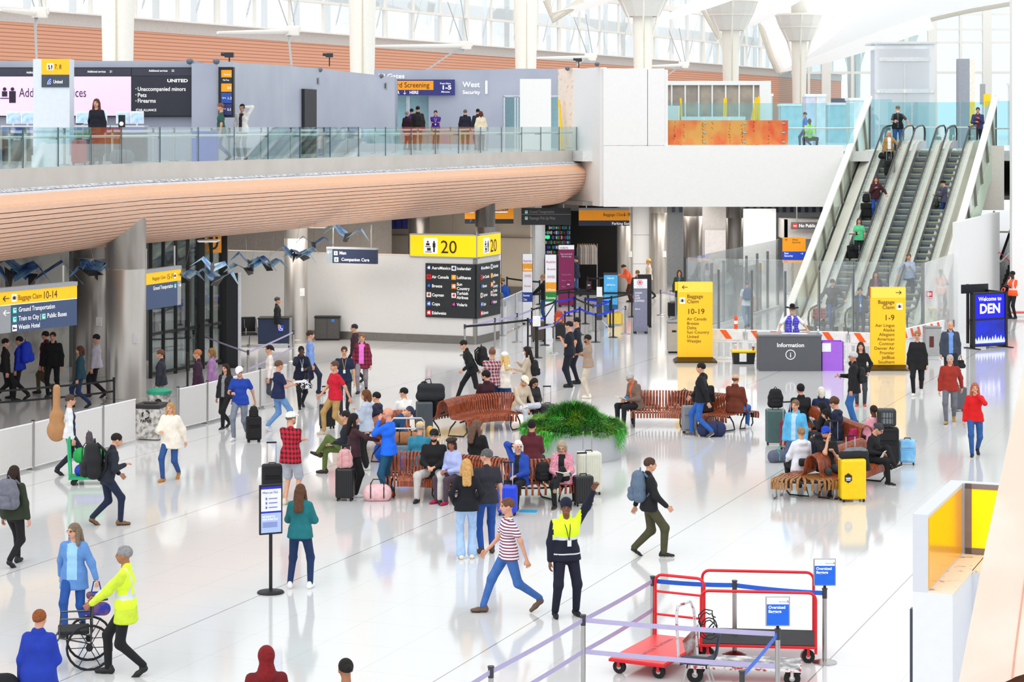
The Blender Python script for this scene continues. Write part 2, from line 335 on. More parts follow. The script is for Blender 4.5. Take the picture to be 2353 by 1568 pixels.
# wall under the deck, right: metal panel, doors, boarding
b = MB(); b.b2(D(1454, 96.0, 0), D(1491, 96.4, 4.2)); b.obj('wall_white_panel', wavemat('panel_joints', '#eceeef', '#a8a9aa', .78, 'Z', .5, .02), kind='structure')
b = MB(); b.b2(D(1491, 101, 0), D(1960, 101.3, 4.3)); b.obj('wall_back_right', M('#aeb3b9', .5), kind='structure')
b = MB(); b.b2(D(1608, 98, 0), D(1668, 98.3, 3.75)); b.obj('wall_service', M('#b9b5b4', .7), kind='structure')
t = empty('door_1', D(1643, 97.9), 0, kind='structure'); b = MB(); b.b2((-.47, -.06, 0), (.47, .02, 2.7)); b.obj('door_leaf', M('#c4c1c2', .6), t)
b = MB(); b.box((-.36, -.1, 1.05), (.12, .08, .3)); b.obj('door_handle', DKSTEEL, t)
b = MB(); b.b2(D(1702, 97, 0), D(1782, 97.2, 3.7)); b.obj('wall_site_boarding', M('#dcdee0', .6), kind='structure')
b = MB()
for i in range(26): b.b2(D(1510+i*17, 100.5, 3.4), D(1517+i*17, 100.6, 4.3))
b.obj('trim_4', M('#2b3554', .4), kind='structure')
b = MB(); b.b2(D(1802, 95, 2.45), D(1903, 97.5, 3.3)); b.b2(D(1802, 95, 0), D(1808, 95.3, 3.3)); b.b2(D(1808, 97, 0), D(1950, 97.2, 2.5)); b.obj('wall_lift_lobby', M('#a3a09e', .6), kind='structure')
# upper level far side wall: slats, band, glazing
def WP(t): return Vector((-24.8+53.4*t, 105+113*t, 0))
SL = wavemat('far_slats', '#e3a384', '#b3765a', 5.2, 'Z', .6, .24)
b = MB(); b.wallseg(WP(-.1), WP(1.12), DECK, 12.5, .4, z1b=12.2); b.obj('wall_slatted_far', SL, kind='structure')
b = MB(); b.wallseg(WP(-.1), WP(1.12), 12.5, 13.15, .5, z1b=12.95, z0b=12.2); b.obj('trim_5', M('#cfc6c0', .6), kind='structure')
b = MB(); b.wallseg(WP(-.1), WP(1.12), 13.1, 13.18, 1.3, z1b=12.98, z0b=12.9); b.obj('trim_6', M('#f3eee8', .6), kind='structure')
FR = M('#f1ece4', .6, var=.02)
g = empty('window_1', WP(0), 0, kind='structure'); o0 = WP(0)
b = MB(); N_ = 38
for i in range(N_+1):
    t = -.1+1.2*i/N_; p = WP(t)-o0; w = .28 if i % 4 else .55
    b.box((p.x, p.y, 23.5), (w*.6, .35, 21))
for z in (14.9, 17.3, 19.9, 22.5, 25.1): b.wallseg(WP(-.1)-o0, WP(1.1)-o0, z, z+(.16 if z != 17.3 else .45), .3)
b.obj('window_frame', FR, g)
b = MB()
for i in range(0, N_):                   # neighbouring building seen pale blue through the glass, second façade mullions
    p = WP(-.1+1.2*(i+.4)/N_)-o0+B*5; b.box((p.x, p.y, 20), (.4, .1, 14))
for z in (15.6, 19.5): b.wallseg(WP(-.1)-o0+B*5.2, WP(1.1)-o0+B*5.2, z, z+.9, .2)
b.obj('outer_facade', M('#f2f8fb', .7, var=.02), g)
b = MB(); b.wallseg(WP(-.1)-o0, WP(1.1)-o0, 13.1, 34, .02); b.obj('window_glass', glass('clear_far', (.965, .99, 1.0), .02), g)
# stays of the glazing
b = MB()
for i in range(22):
    p = WP(i/22*.9+.01)-A*.4+Vector((.5, -.6, 0)); b.tube([p+Vector((0, 0, 13.6)), p+Vector((.35, .2, 15.2)), p+Vector((1.5, .6, 19))], [.035, .02, .015], 6)
    b.tube([p+Vector((0.05, 0, 13.8)), p+Vector((.3, .15, 14.9))], .06, 6)
b.obj('trim_7', M('#d3d7da', .5), kind='structure')
# horizontal struts with white node blocks
def strut(px, py, Y, px0, py0):
    p = Pt(px, py, Y); q = Pt(px0, py0, Y*.96); t = empty('roof_strut', (p.x, p.y, p.z), 0, 'white roof strut ending in a block, nearest photo column %d' % px if False else None, None)
    return p, q, t
def roof_strut(lbl, pn, pa, Y, tail=None):
    p = Pt(*pn, Y); t = empty('roof_strut', p, 0, lbl, 'strut', 'tie struts of the tent roof')
    q = Pt(*pa, Y*.95)-p; b = MB(); b.tube([q, (0, 0, 0)], [.06, .13], 10); b.obj('strut_tube', FR, t, smooth=40)
    b = MB(); b.box((.2, 0, 0), (.6, .36, .4)); b.box((.2, 0, .1), (.75, .22, .3)); b.obj('node_block', FR, t, bevel=.04)
    b = MB(); b.tube([(0, 0, .2), (-.8, .4, 2.4)], .03, 6); b.tube([(.3, 0, .2), (-.1, .4, 2.6)], .03, 6)
    r = Pt(*tail, Y*.97)-p if tail else Vector((.0, 0, -3)); b.tube([(.05, 0, -.25), r*.3, r], [.1, .05, .05], 8); b.obj('tie_rod', M('#b4b6b8', .35, .7), t)
roof_strut('white tent strut whose rod drops to the grey building left of second column', (662, 72), (500, 75), 98, (670, 152))
roof_strut('white tent strut with its rod slanting left above the West Security wall', (1062, 105), (860, 106), 118, (975, 165))
roof_strut('thin white rod and strut above the white counter column', (80, 30), (0, 22), 88, (84, 142))
roof_strut('white tent strut above the white boarding, beside the camera tripod', (1350, 132), (1235, 133), 130, (1325, 150))
roof_strut('farthest white tent strut, above the open stud wall', (1565, 150), (1495, 152), 150, (1530, 176))
# cream columns with lantern capitals
CREAM = M('#f7f4ea', .5, var=.015)
for i in range(8):
    Y = 86+21.3*i; X = -15.65+.3866*(Y-86)
    nm = ['nearest tapered cream roof column, farthest left', 'second tapered cream roof column from the left, beside check-in sign building', 'cream roof column above the West Security sign', 'cream roof column with lantern cone, nearest of the coned ones', 'cream roof column with lantern cone above the open stud wall', 'cream roof column with lantern cone, above the seated guard', 'cream roof column with lantern cone, left of the frosted lift tower', 'cream roof column with bluish cone seen behind the lift tower glass'][i]
    t = empty('roof_column', (X, Y, DECK), 0, nm, 'column', 'cream columns carrying the tent roof')
    b = MB(); r = .66; b.lathe([(r*.88, 0), (r*.9, 3), (r*1.1, 10), (r*1.12, 26)], n=28); b.obj('shaft', CREAM, t, smooth=40)
    b = MB(); b.box((.05, -r*1.0, 8), (.05, .06, 16)); b.obj('shaft_joint', M('#d8d0b8', .6), t)
    if i >= 3:
        b = MB(); b.lathe([(1.15, 8.6), (1.2, 8.7), (1.9, 10.1), (2.1, 10.7), (2.15, 10.85), (2.0, 10.85), (1.1, 8.9)], n=12, caps=False); b.obj('lantern_cone', noisemat('mesh_cone', '#dcdbd6', '#e9e8e2', 40, .7, lo=.45, hi=.55), t)
        b = MB()
        for k in range(6):
            a = k*math.pi/3+.5; b.tube([(.7*math.cos(a), .7*math.sin(a), 6.9), (1.17*math.cos(a), 1.17*math.sin(a), 8.65), (2.16*math.cos(a), 2.16*math.sin(a), 10.85)], [.02, .07, .07], 6)
        b.lathe([(2.1, 10.8), (2.22, 10.85), (2.2, 11.0), (2.05, 11.0)], n=24, caps=False); b.lathe([(1.75, 9.75), (1.8, 9.8), (1.75, 9.85)], n=24, caps=False); b.obj('cone_ribs', CREAM, t)
# tent roof: fabric bays rising from the valleys on the side wall
FAB = M('#fbfbfb', .8, var=.005, emit=.22)  # faint emission stands in for daylight coming through the cloth
def fabric(edge, inward, rise, name='ceiling'):
    rows = []
    for k in range(9):
        f_ = k/8; rows.append([p+inward*f_+Vector((0, 0, rise*f_**1.3)) for p in edge])
    b = MB(); b.strip(rows); b.obj(name, FAB, kind='structure', smooth=True)
inn = Vector((30, -12, 0))
def arch(pts, Ys): return [Pt(x, y, Y) for (x, y), Y in zip(pts, Ys)]
fabric(arch([(1264, 30), (1270, 45), (1338, 0), (1450, -70)], [152, 153, 156, 160]), inn, 16, 'ceiling_fabric_1')
fabric(arch([(1500, 52), (1560, 18), (1598, -2), (1640, -40)], [164, 166, 168, 170]), inn*.4+Vector((0, 0, 0)), 4, 'ceiling_fabric_3')
fabric(arch([(1600, -20), (1640, 60), (1655, 88), (1730, 32), (1812, -14)], [183, 184, 185, 190, 196]), inn*.5, 9, 'ceiling_fabric_4')
fabric(arch([(1738, 18), (1752, 70), (1772, 130), (1789, 167)], [200, 201, 202, 203]), Vector((14, -3, 0)), 4, 'ceiling_fabric_5')
eb = [(1789, 167), (1822, 154), (1857, 140), (1930, 111), (2000, 86), (2070, 63), (2140, 43), (2220, 25), (2330, 6), (2480, -12)]
fabric([Pt(x, y, 205) for x, y in eb], Vector((10, -70, 0)), 16, 'ceiling_fabric_6')
b = MB()
for seq, Yb in (([(1256, 0), (1270, 45), (1340, 0)], 152), ([(1605, 0), (1655, 88)], 184), ([(1738, 18), (1752, 70), (1772, 130), (1789, 167)], 201), (eb, 204)):
    b.tube([Pt(x, y, Yb) for x, y in seq], .28, 8)
b.obj('trim_8', M('#dcd6c9', .7), kind='structure')
# end glazing, far right
g = empty('window_2', D(2100, 212), 0, kind='structure'); o0 = D(2100, 212)
b = MB()
for x, w in ((1858, .3), (1898, 1.1), (1958, .35), (2015, .5), (2082, .5), (2142, 1.1), (2207, .3), (2268, 1.1), (2340, .5)):
    b.box(((x-CX)*212/F-o0.x, 0, 16), (w*.8, .5, 20))
for y, w in ((170, .25), (100, .2), (70, .2), (35, .2)): b.b2((-12, -.1, ZZ(y, 212)), (14, .1, ZZ(y, 212)+w))
b.obj('window_frame', M('#ece9e2', .6, var=.02), g)
b = MB(); b.b2((-14, .3, DECK), (16, .32, 30)); b.obj('window_glass', glass('clear_far2', (.90, .97, 1.0), .03), g)
b = MB(); b.b2((-14, 6, 9.4), (-5, 6.5, 10.2)); b.obj('outer_canopy', M('#77748c', .6), g)
# grey check-in building, left upper deck
GR = noisemat('grey_panel', '#a8aebf', '#b6bccb', .5, .4, .3, lo=.3, hi=.7); GRj = M('#6b6f7c', .5)
yb = 66.0
b = MB(); b.b2((D(-90, yb).x, yb, DECK), (D(447, yb).x, yb+3, ZZ(140, yb))); b.b2((D(447, yb).x, yb-.6, DECK), (D(505, yb).x, yb+3, ZZ(147, yb))); b.obj('wall_checkin', GR, kind='structure')
wall_pts = [(505, 67.5, 141), (560, 72, 146), (640, 77.5, 150), (720, 82, 157), (800, 86, 166), (900, 89.5, 177)]
b = MB()
for (x0, y0, t0), (x1, y1, t1) in zip(wall_pts[:-1], wall_pts[1:]):
    b.wallseg(D(x0, y0), D(x1, y1), DECK, ZZ(t0, y0), .3, z1b=ZZ(t1, y1))
b.wallseg(D(900, 89.5), D(907, 99), DECK, ZZ(177, 89.5), .3)
b.obj('wall_curved', GR, kind='structure')
b = MB()
for x0, x1, Y0, Y1 in ((685, 713, 79.9, 81.5),): b.wallseg(D(x0, Y0), D(x1, Y1), DECK, ZZ(205, 80.6), .5)
b.obj('door_2', M('#23242c', .6), kind='structure')
b = MB()
for i in range(14):
    x = 520+i*27.5; Y = np.interp(x, [p[0] for p in wall_pts], [p[1] for p in wall_pts])-.2; p = D(x, Y)
    b.box((p.x, p.y, DECK+1.2), (.03, .03, 2.4))
pts = [(x, float(np.interp(x, [p[0] for p in wall_pts], [p[1] for p in wall_pts]))-.17) for x in range(505, 901, 40)]
for (x0, y0), (x1, y1) in zip(pts[:-1], pts[1:]): b.wallseg(D(x0, y0), D(x1, y1), DECK+2.42, DECK+2.45, .03)
b.obj('trim_9', GRj, kind='structure')
# West Security wall
ys = 100.0; X_ = lambda x: (x-CX)*ys/F
b = MB()
for x0, x1, y0, y1 in ((860, 1045, 160, 183), (1045, 1140, 160, 345), (1140, 1156, 159, 345), (1156, 1295, 158, 219), (985, 1045, 219, 345)):
    b.b2((X_(x0), ys, ZZ(y1, ys)), (X_(x1), ys+1, ZZ(y0, ys)))
b.obj('wall_security', GR, kind='structure')
b = MB(); b.b2((X_(860), ys+.6, DECK), (X_(1156), ys+.8, ZZ(183, ys))); b.b2((X_(1156), ys+2, DECK), (X_(1300), ys+2.1, ZZ(200, ys))); b.obj('wall_security_glass', M('#9cc4cc', .3, var=.04), kind='structure')
b = MB()
for x in (934, 938, 1157, 1182, 1188): b.b2((X_(x), ys-.05, DECK), (X_(x)+.07, ys+.1, ZZ(222, ys)))
b.b2((X_(1157), ys-.05, ZZ(223, ys)), (X_(1295), ys+.1, ZZ(219, ys))); b.obj('door_3', M('#cfd6dc', .4, .5), kind='structure')
b = MB(); b.b2((X_(1214)-.4, 96.5, DECK), (X_(1283)-.4, 97.5, ZZ(182, 97))); b.obj('wall_white_booth', WW, kind='structure')
for xx, ln in ((1062, 2.2), (1110, 2.2), (900, 1.2)): pass
# ------------------------------------------------------------------ people: implicit bodies turned into one continuous surface
def sdf_mesh(prims, vox, k=0.05, subs=()):
    geo = [q for q in prims if q[0] != 'p']
    pts = np.array([p for q in geo for p in ((q[1], q[2]) if q[0] == 'c' else (q[1], q[1]))], float)
    rs = max((max(q[3], q[4]) if q[0] == 'c' else max(q[2])) for q in geo)
    lo = pts.min(0)-rs-vox*3; hi = pts.max(0)+rs+vox*3
    n = np.ceil((hi-lo)/vox).astype(int)+1
    Fd = np.full(n, 0.3, np.float32)
    ax = [lo[i]+vox*np.arange(n[i]) for i in range(3)]
    def region(q, mg):
        P = np.array((q[1], q[2]) if q[0] == 'c' else (q[1],), float); r = max(q[3], q[4]) if q[0] == 'c' else max(q[2])
        a = np.clip(np.floor((P.min(0)-r-mg-lo)/vox).astype(int), 0, n-1); b = np.clip(np.ceil((P.max(0)+r+mg-lo)/vox).astype(int)+1, 1, n)
        return tuple(slice(a[i], b[i]) for i in range(3))
    def dist(q, sl):
        X, Y, Z = np.meshgrid(ax[0][sl[0]], ax[1][sl[1]], ax[2][sl[2]], indexing='ij')
        if q[0] == 'c':
            a = np.array(q[1], float); b = np.array(q[2], float); d = b-a; L2 = max(float(d@d), 1e-9)
            t = np.clip(((X-a[0])*d[0]+(Y-a[1])*d[1]+(Z-a[2])*d[2])/L2, 0, 1)
            return np.sqrt((X-a[0]-t*d[0])**2+(Y-a[1]-t*d[1])**2+(Z-a[2]-t*d[2])**2)-(q[3]+(q[4]-q[3])*t)
        c = q[1]; r = q[2]
        if len(q) > 3:
            R = q[3]; dx, dy, dz = X-c[0], Y-c[1], Z-c[2]
            X2 = R[0][0]*dx+R[1][0]*dy+R[2][0]*dz; Y2 = R[0][1]*dx+R[1][1]*dy+R[2][1]*dz; Z2 = R[0][2]*dx+R[1][2]*dy+R[2][2]*dz
        else: X2, Y2, Z2 = X-c[0], Y-c[1], Z-c[2]
        kk = np.sqrt((X2/r[0])**2+(Y2/r[1])**2+(Z2/r[2])**2); k2 = np.sqrt((X2/r[0]**2)**2+(Y2/r[1]**2)**2+(Z2/r[2]**2)**2)+1e-9
        return kk*(kk-1)/k2
    for q in prims:
        if q[0] == 'p':
            X, Y, Z = np.meshgrid(*ax, indexing='ij'); c, nn = q[1], q[2]; Fd = np.maximum(Fd, -((X-c[0])*nn[0]+(Y-c[1])*nn[1]+(Z-c[2])*nn[2])).astype(np.float32); continue
        sl = region(q, k+vox*2); d = dist(q, sl); f = Fd[sl]
        h = np.maximum(k-np.abs(f-d), 0)/k
        Fd[sl] = np.minimum(f, d)-h*h*k*.25
    for q in subs:
        sl = region(q, vox*2); d = dist(q, sl); Fd[sl] = np.maximum(Fd[sl], -d)
    return nets(Fd, lo, vox)
def nets(Fd, lo, vox):
    s = Fd < 0
    c = [Fd[i:Fd.shape[0]-1+i, j:Fd.shape[1]-1+j, l:Fd.shape[2]-1+l] for i in (0, 1) for j in (0, 1) for l in (0, 1)]
    ns = sum((x < 0).astype(np.int8) for x in c); act = (ns > 0) & (ns < 8)
    idx = np.full(act.shape, -1, np.int64); ijk = np.argwhere(act); idx[act] = np.arange(len(ijk))
    cv = np.stack([x[act] for x in c], 1)
    corners = np.array([(i, j, l) for i in (0, 1) for j in (0, 1) for l in (0, 1)], float)
    acc = np.zeros((len(ijk), 3)); cnt = np.zeros(len(ijk))
    for a in range(8):
        for b in range(a+1, 8):
            if np.abs(corners[a]-corners[b]).sum() != 1: continue
            m = (cv[:, a] < 0) != (cv[:, b] < 0)
            t = cv[m, a]/(cv[m, a]-cv[m, b])
            acc[m] += corners[a]+(corners[b]-corners[a])*t[:, None]; cnt[m] += 1
    V = (ijk+acc/np.maximum(cnt, 1)[:, None])*vox+lo
    Q = []
    for axis in range(3):
        sl0 = [slice(1, -1)]*3; sl0[axis] = slice(0, -1); sl1 = [slice(1, -1)]*3; sl1[axis] = slice(1, None)
        a = s[tuple(sl0)]; b = s[tuple(sl1)]
        for flip, mk in ((False, a & ~b), (True, ~a & b)):
            e = np.argwhere(mk)
            if not len(e): continue
            off = np.ones(3, int); off[axis] = 0; e = e+off
            u, w = [(1, 2), (2, 0), (0, 1)][axis]
            def cell(du, dw):
                q = e.copy(); q[:, u] -= du; q[:, w] -= dw; return idx[q[:, 0], q[:, 1], q[:, 2]]
            quad = np.stack([cell(1, 1), cell(0, 1), cell(0, 0), cell(1, 0)], 1)
            if flip: quad = quad[:, ::-1]
            Q.append(quad)
    Q = np.concatenate(Q) if Q else np.zeros((0, 4), int)
    Q = Q[(Q >= 0).all(1)]
    return V, Q
def join(parts):                    # parts: (V, Q, matidx array or int)
    Vs, Qs, Ms, n = [], [], [], 0
    for V, Q, m in parts:
        Vs.append(V); Qs.append(Q+n); Ms.append(np.full(len(Q), m, int) if np.isscalar(m) else m); n += len(V)
    return np.concatenate(Vs), np.concatenate(Qs), np.concatenate(Ms)
def np_obj(name, V, Q, mi, mats, parent, kind=None):
    me = bpy.data.meshes.new(name); me.vertices.add(len(V)); me.vertices.foreach_set('co', np.asarray(V, np.float32).ravel())
    me.loops.add(len(Q)*4); me.loops.foreach_set('vertex_index', np.asarray(Q, np.int32).ravel())
    me.polygons.add(len(Q)); me.polygons.foreach_set('loop_start', np.arange(0, len(Q)*4, 4, dtype=np.int32))
    try: me.polygons.foreach_set('loop_total', np.full(len(Q), 4, np.int32))
    except Exception: pass
    for m in mats: me.materials.append(m)
    if not np.isscalar(mi): me.polygons.foreach_set('material_index', np.asarray(mi, np.int32))
    me.polygons.foreach_set('use_smooth', np.ones(len(Q), bool))
    me.update(calc_edges=True); me.validate()
    o = bpy.data.objects.new(name, me); COL.objects.link(o); o.parent = parent
    return o
def xf(V, R, t, s=1.0): return (V*s) @ np.array(R).T + np.array(t)
def Rm(*a):                          # rotation from ('X',deg) pairs, applied right to left
    m = Matrix.Identity(3)
    for ax_, d in a: m = m @ Matrix.Rotation(math.radians(d), 3, ax_)
    return np.array(m)
HEADS = {}
def head_tpl(lod):
    if ('h', lod) in HEADS: return HEADS['h', lod]
    v = .0085 if lod == 0 else .014
    pr = [('e', (0, -.012, .03), (.076, .095, .088)), ('e', (0, .022, -.03), (.062, .068, .078)), ('c', (0, .045, -.085), (0, .05, -.075), .026, .026),
          ('e', (0, .09, -.012), (.012, .02, .022)), ('c', (0, .078, .012), (0, .097, -.02), .008, .012),
          ('e', (-.077, -.005, -.01), (.009, .02, .03)), ('e', (.077, -.005, -.01), (.009, .02, .03)),
          ('c', (-.03, .078, .022), (.03, .078, .022), .012, .012), ('c', (-.018, .083, -.055), (.018, .083, -.055), .008, .008),
          ('c', (0, -.02, -.07), (0, -.03, -.14), .052, .056)]
    V, Q = sdf_mesh(pr, v, .022, subs=[('e', (-.03, .098, .004), (.014, .014, .011)), ('e', (.03, .098, .004), (.014, .014, .011))])
    c = V[Q].mean(1); mi = np.zeros(len(Q), int)
    mi[(np.abs(c[:, 0]) < .024) & (c[:, 1] > .072) & (np.abs(c[:, 2]+.055) < .009)] = 2
    mi[(np.abs(np.abs(c[:, 0])-.03) < .019) & (c[:, 1] > .07) & (np.abs(c[:, 2]-.026) < .006)] = 3
    mi[(np.abs(np.abs(c[:, 0])-.03) < .012) & (c[:, 1] > .068) & (np.abs(c[:, 2]-.004) < .0075)] = 1
    HEADS['h', lod] = (V, Q, mi); return HEADS['h', lod]
def hair_tpl(kind, lod):
    if (kind, lod) in HEADS: return HEADS[kind, lod]
    v = .010 if lod == 0 else .016
    cap = ('e', (0, -.016, .036), (.086, .106, .094)); face = ('e', (0, .105, -.035), (.082, .075, .094)); low = ('e', (0, .0, -.13), (.12, .2, .085))
    subs = [face, ('e', (0, .03, -.10), (.14, .09, .10))]
    if kind == 'short': pr = [cap]; subs = [face, ('e', (0, .03, -.115), (.2, .2, .12))]
    elif kind == 'curly': pr = [cap]+[('e', (.07*math.cos(a)*math.cos(b), -.01+.085*math.sin(a)*math.cos(b), .05+.07*math.sin(b)), (.035,)*3) for a in np.arange(0, 6.28, .7) for b in (.1, .7, 1.3)]; subs = [face, ('e', (0, .03, -.125), (.2, .2, .12))]
    elif kind == 'fringe': pr = [('e', (0, -.022, .015), (.083, .1, .06))]; subs = [face, ('e', (0, .0, .085), (.11, .13, .065)), ('e', (0, .05, -.12), (.2, .2, .12))]
    elif kind == 'bob': pr = [cap, ('c', (-.075, -.02, 0), (-.08, -.02, -.1), .035, .03), ('c', (.075, -.02, 0), (.08, -.02, -.1), .035, .03), ('c', (0, -.08, 0), (0, -.09, -.1), .06, .055)]; subs = [face]
    elif kind == 'long': pr = [cap, ('c', (-.072, -.015, 0), (-.095, -.01, -.2), .034, .034), ('c', (.072, -.015, 0), (.095, -.01, -.2), .034, .034), ('c', (-.03, -.08, 0), (-.035, -.165, -.30), .055, .045), ('c', (.03, -.08, 0), (.035, -.165, -.30), .055, .045)]; subs = [face]
    elif kind == 'bun': pr = [cap, ('e', (0, -.12, .03), (.045, .04, .045))]; subs = [face, ('e', (0, .03, -.115), (.2, .2, .12))]
    elif kind == 'tail': pr = [cap, ('c', (0, -.11, .03), (0, -.14, -.1), .03, .02)]; subs = [face, ('e', (0, .03, -.115), (.2, .2, .12))]
    elif kind == 'cap': pr = [('e', (0, -.012, .05), (.092, .112, .088)), ('c', (-.035, .1, .058), (.035, .1, .058), .014, .014), ('c', (-.03, .13, .052), (.03, .13, .052), .012, .012), ('c', (0, .155, .046), (0, .15, .046), .02, .02)]; subs = [('e', (0, 0, -.08), (.2, .2, .125))]
    elif kind == 'beanie': pr = [('e', (0, -.015, .06), (.092, .11, .1))]; subs = [('e', (0, 0, -.11), (.2, .25, .13)), ('e', (0, .12, -.02), (.08, .06, .05))]
    elif kind == 'beret': pr = [('e', (0, -.02, .09), (.12, .14, .05)), ('e', (0, -.015, .05), (.09, .108, .06))]; subs = [('e', (0, 0, -.08), (.2, .2, .12))]
    elif kind == 'cowboy': pr = [('e', (0, -.01, .13), (.075, .1, .075)), ('e', (0, 0, .07), (.2, .19, .016)), ('c', (-.17, -.06, .085), (-.17, .06, .085), .018, .018), ('c', (.17, -.06, .085), (.17, .06, .085), .018, .018)]; subs = [('e', (0, 0, .225), (.02, .08, .04))]
    elif kind == 'beard': pr = [('e', (0, .045, -.085), (.058, .052, .052)), ('c', (0, .07, -.12), (0, .07, -.15), .035, .02)]; subs = [('e', (0, .1, -.045), (.02, .05, .014)), ('e', (0, .05, 0), (.1, .1, .045))]
    elif kind == 'stubble': pr = [('e', (0, .035, -.078), (.06, .054, .045))]; subs = [('e', (0, .1, -.055), (.024, .05, .014)), ('e', (0, .05, 0), (.1, .1, .05))]
    elif kind == 'mask': pr = [('e', (0, .062, -.052), (.05, .048, .045))]; subs = []
    elif kind == 'hood': pr = [('e', (0, -.02, .03), (.1, .118, .12)), ('c', (0, -.05, -.06), (0, -.05, -.18), .085, .12)]; subs = [('e', (0, .14, -.02), (.07, .1, .1))]
    V, Q = sdf_mesh(pr, v, .02, subs=subs); HEADS[kind, lod] = (V, Q, np.zeros(len(Q), int)); return HEADS[kind, lod]
def hand_tpl(curl, lod):             # right hand; wrist at origin, fingers along +X, palm down (-Z), thumb towards +Y
    if ('hd', curl, lod) in HEADS: return HEADS['hd', curl, lod]
    v = .0048 if lod == 0 else .0085
    pr = [('c', (.0, .0, 0), (.07, .026, 0), .021, .016), ('c', (0, 0, 0), (.075, .004, 0), .021, .016), ('c', (0, 0, 0), (.07, -.018, 0), .02, .015), ('c', (-.03, 0, 0), (0, 0, 0), .024, .022)]
    for y0, ln, dy in ((.032, .07, .10), (.012, .08, .02), (-.008, .075, -.06), (-.026, .058, -.14)):
        p = np.array([.076, y0, 0.0]); a = 0.0
        for seg, fr in ((0, .45), (1, .3), (2, .25)):
            a += curl*(.9 if seg else .7); L_ = ln*fr
            q = p+np.array([math.cos(a)*L_, dy*L_, -math.sin(a)*L_]); pr.append(('c', tuple(p), tuple(q), .0092-.0007*seg, .0088-.0008*seg)); p = q
    pr += [('c', (.012, .018, -.004), (.045, .05, -.014), .014, .011), ('c', (.045, .05, -.014), (.078, .058-.02*curl, -.02-.02*curl), .0105, .009)]
    V, Q = sdf_mesh(pr, v, .006); HEADS['hd', curl, lod] = (V, Q); return V, Q
def ik(a, t, l1, l2, pole):
    a = np.array(a, float); t = np.array(t, float); d = t-a; L = np.linalg.norm(d); mx = (l1+l2)*.995
    if L > mx: t = a+d/L*mx; d = t-a; L = mx
    L = max(L, abs(l1-l2)+.03); u = d/max(np.linalg.norm(d), 1e-6); p = np.array(pole, float); p = p-u*(p@u); p /= max(np.linalg.norm(p), 1e-6)
    ca = (l1*l1+L*L-l2*l2)/(2*l1*L); ca = max(-1, min(1, ca)); return a+u*l1*ca+p*l1*math.sqrt(1-ca*ca), t
HANDS = {'side': (.27, .05, .79), 'swingf': (.22, .27, .95), 'swingb': (.27, -.22, .86), 'pocket': (.21, .07, .95), 'phone': (.10, .32, 1.16), 'cross': (-.10, .20, 1.20),
         'face': (.05, .17, 1.50), 'up': (.42, .22, 2.0), 'bag': (.27, .02, .76), 'pull': (.30, -.30, .80), 'push': (.2, .45, 1.0), 'lap': (.07, .30, 1.08), 'lapside': (.2, .3, 1.02),
         'desk': (.42, .28, 1.08), 'rail': (.42, .25, 1.05), 'head': (.10, .09, 1.66), 'chest': (.05, .22, 1.28), 'reach': (.25, .5, 1.2), 'back': (.12, -.16, 1.0), 'knee': (.12, .42, .98)}
SHOE = {}
def shoe_tpl(lod):
    if lod in SHOE: return SHOE[lod]
    v = .011 if lod == 0 else .02
    V, Q = sdf_mesh([('c', (0, -.055, .04), (0, .06, .038), .038, .036), ('c', (0, .06, .036), (0, .15, .03), .038, .03), ('c', (0, -.05, .05), (0, -.04, .09), .04, .038)], v, .03)
    V[:, 2] = np.maximum(V[:, 2], 0.0); SHOE[lod] = (V, Q); return SHOE[lod]
NPEOPLE = [0]
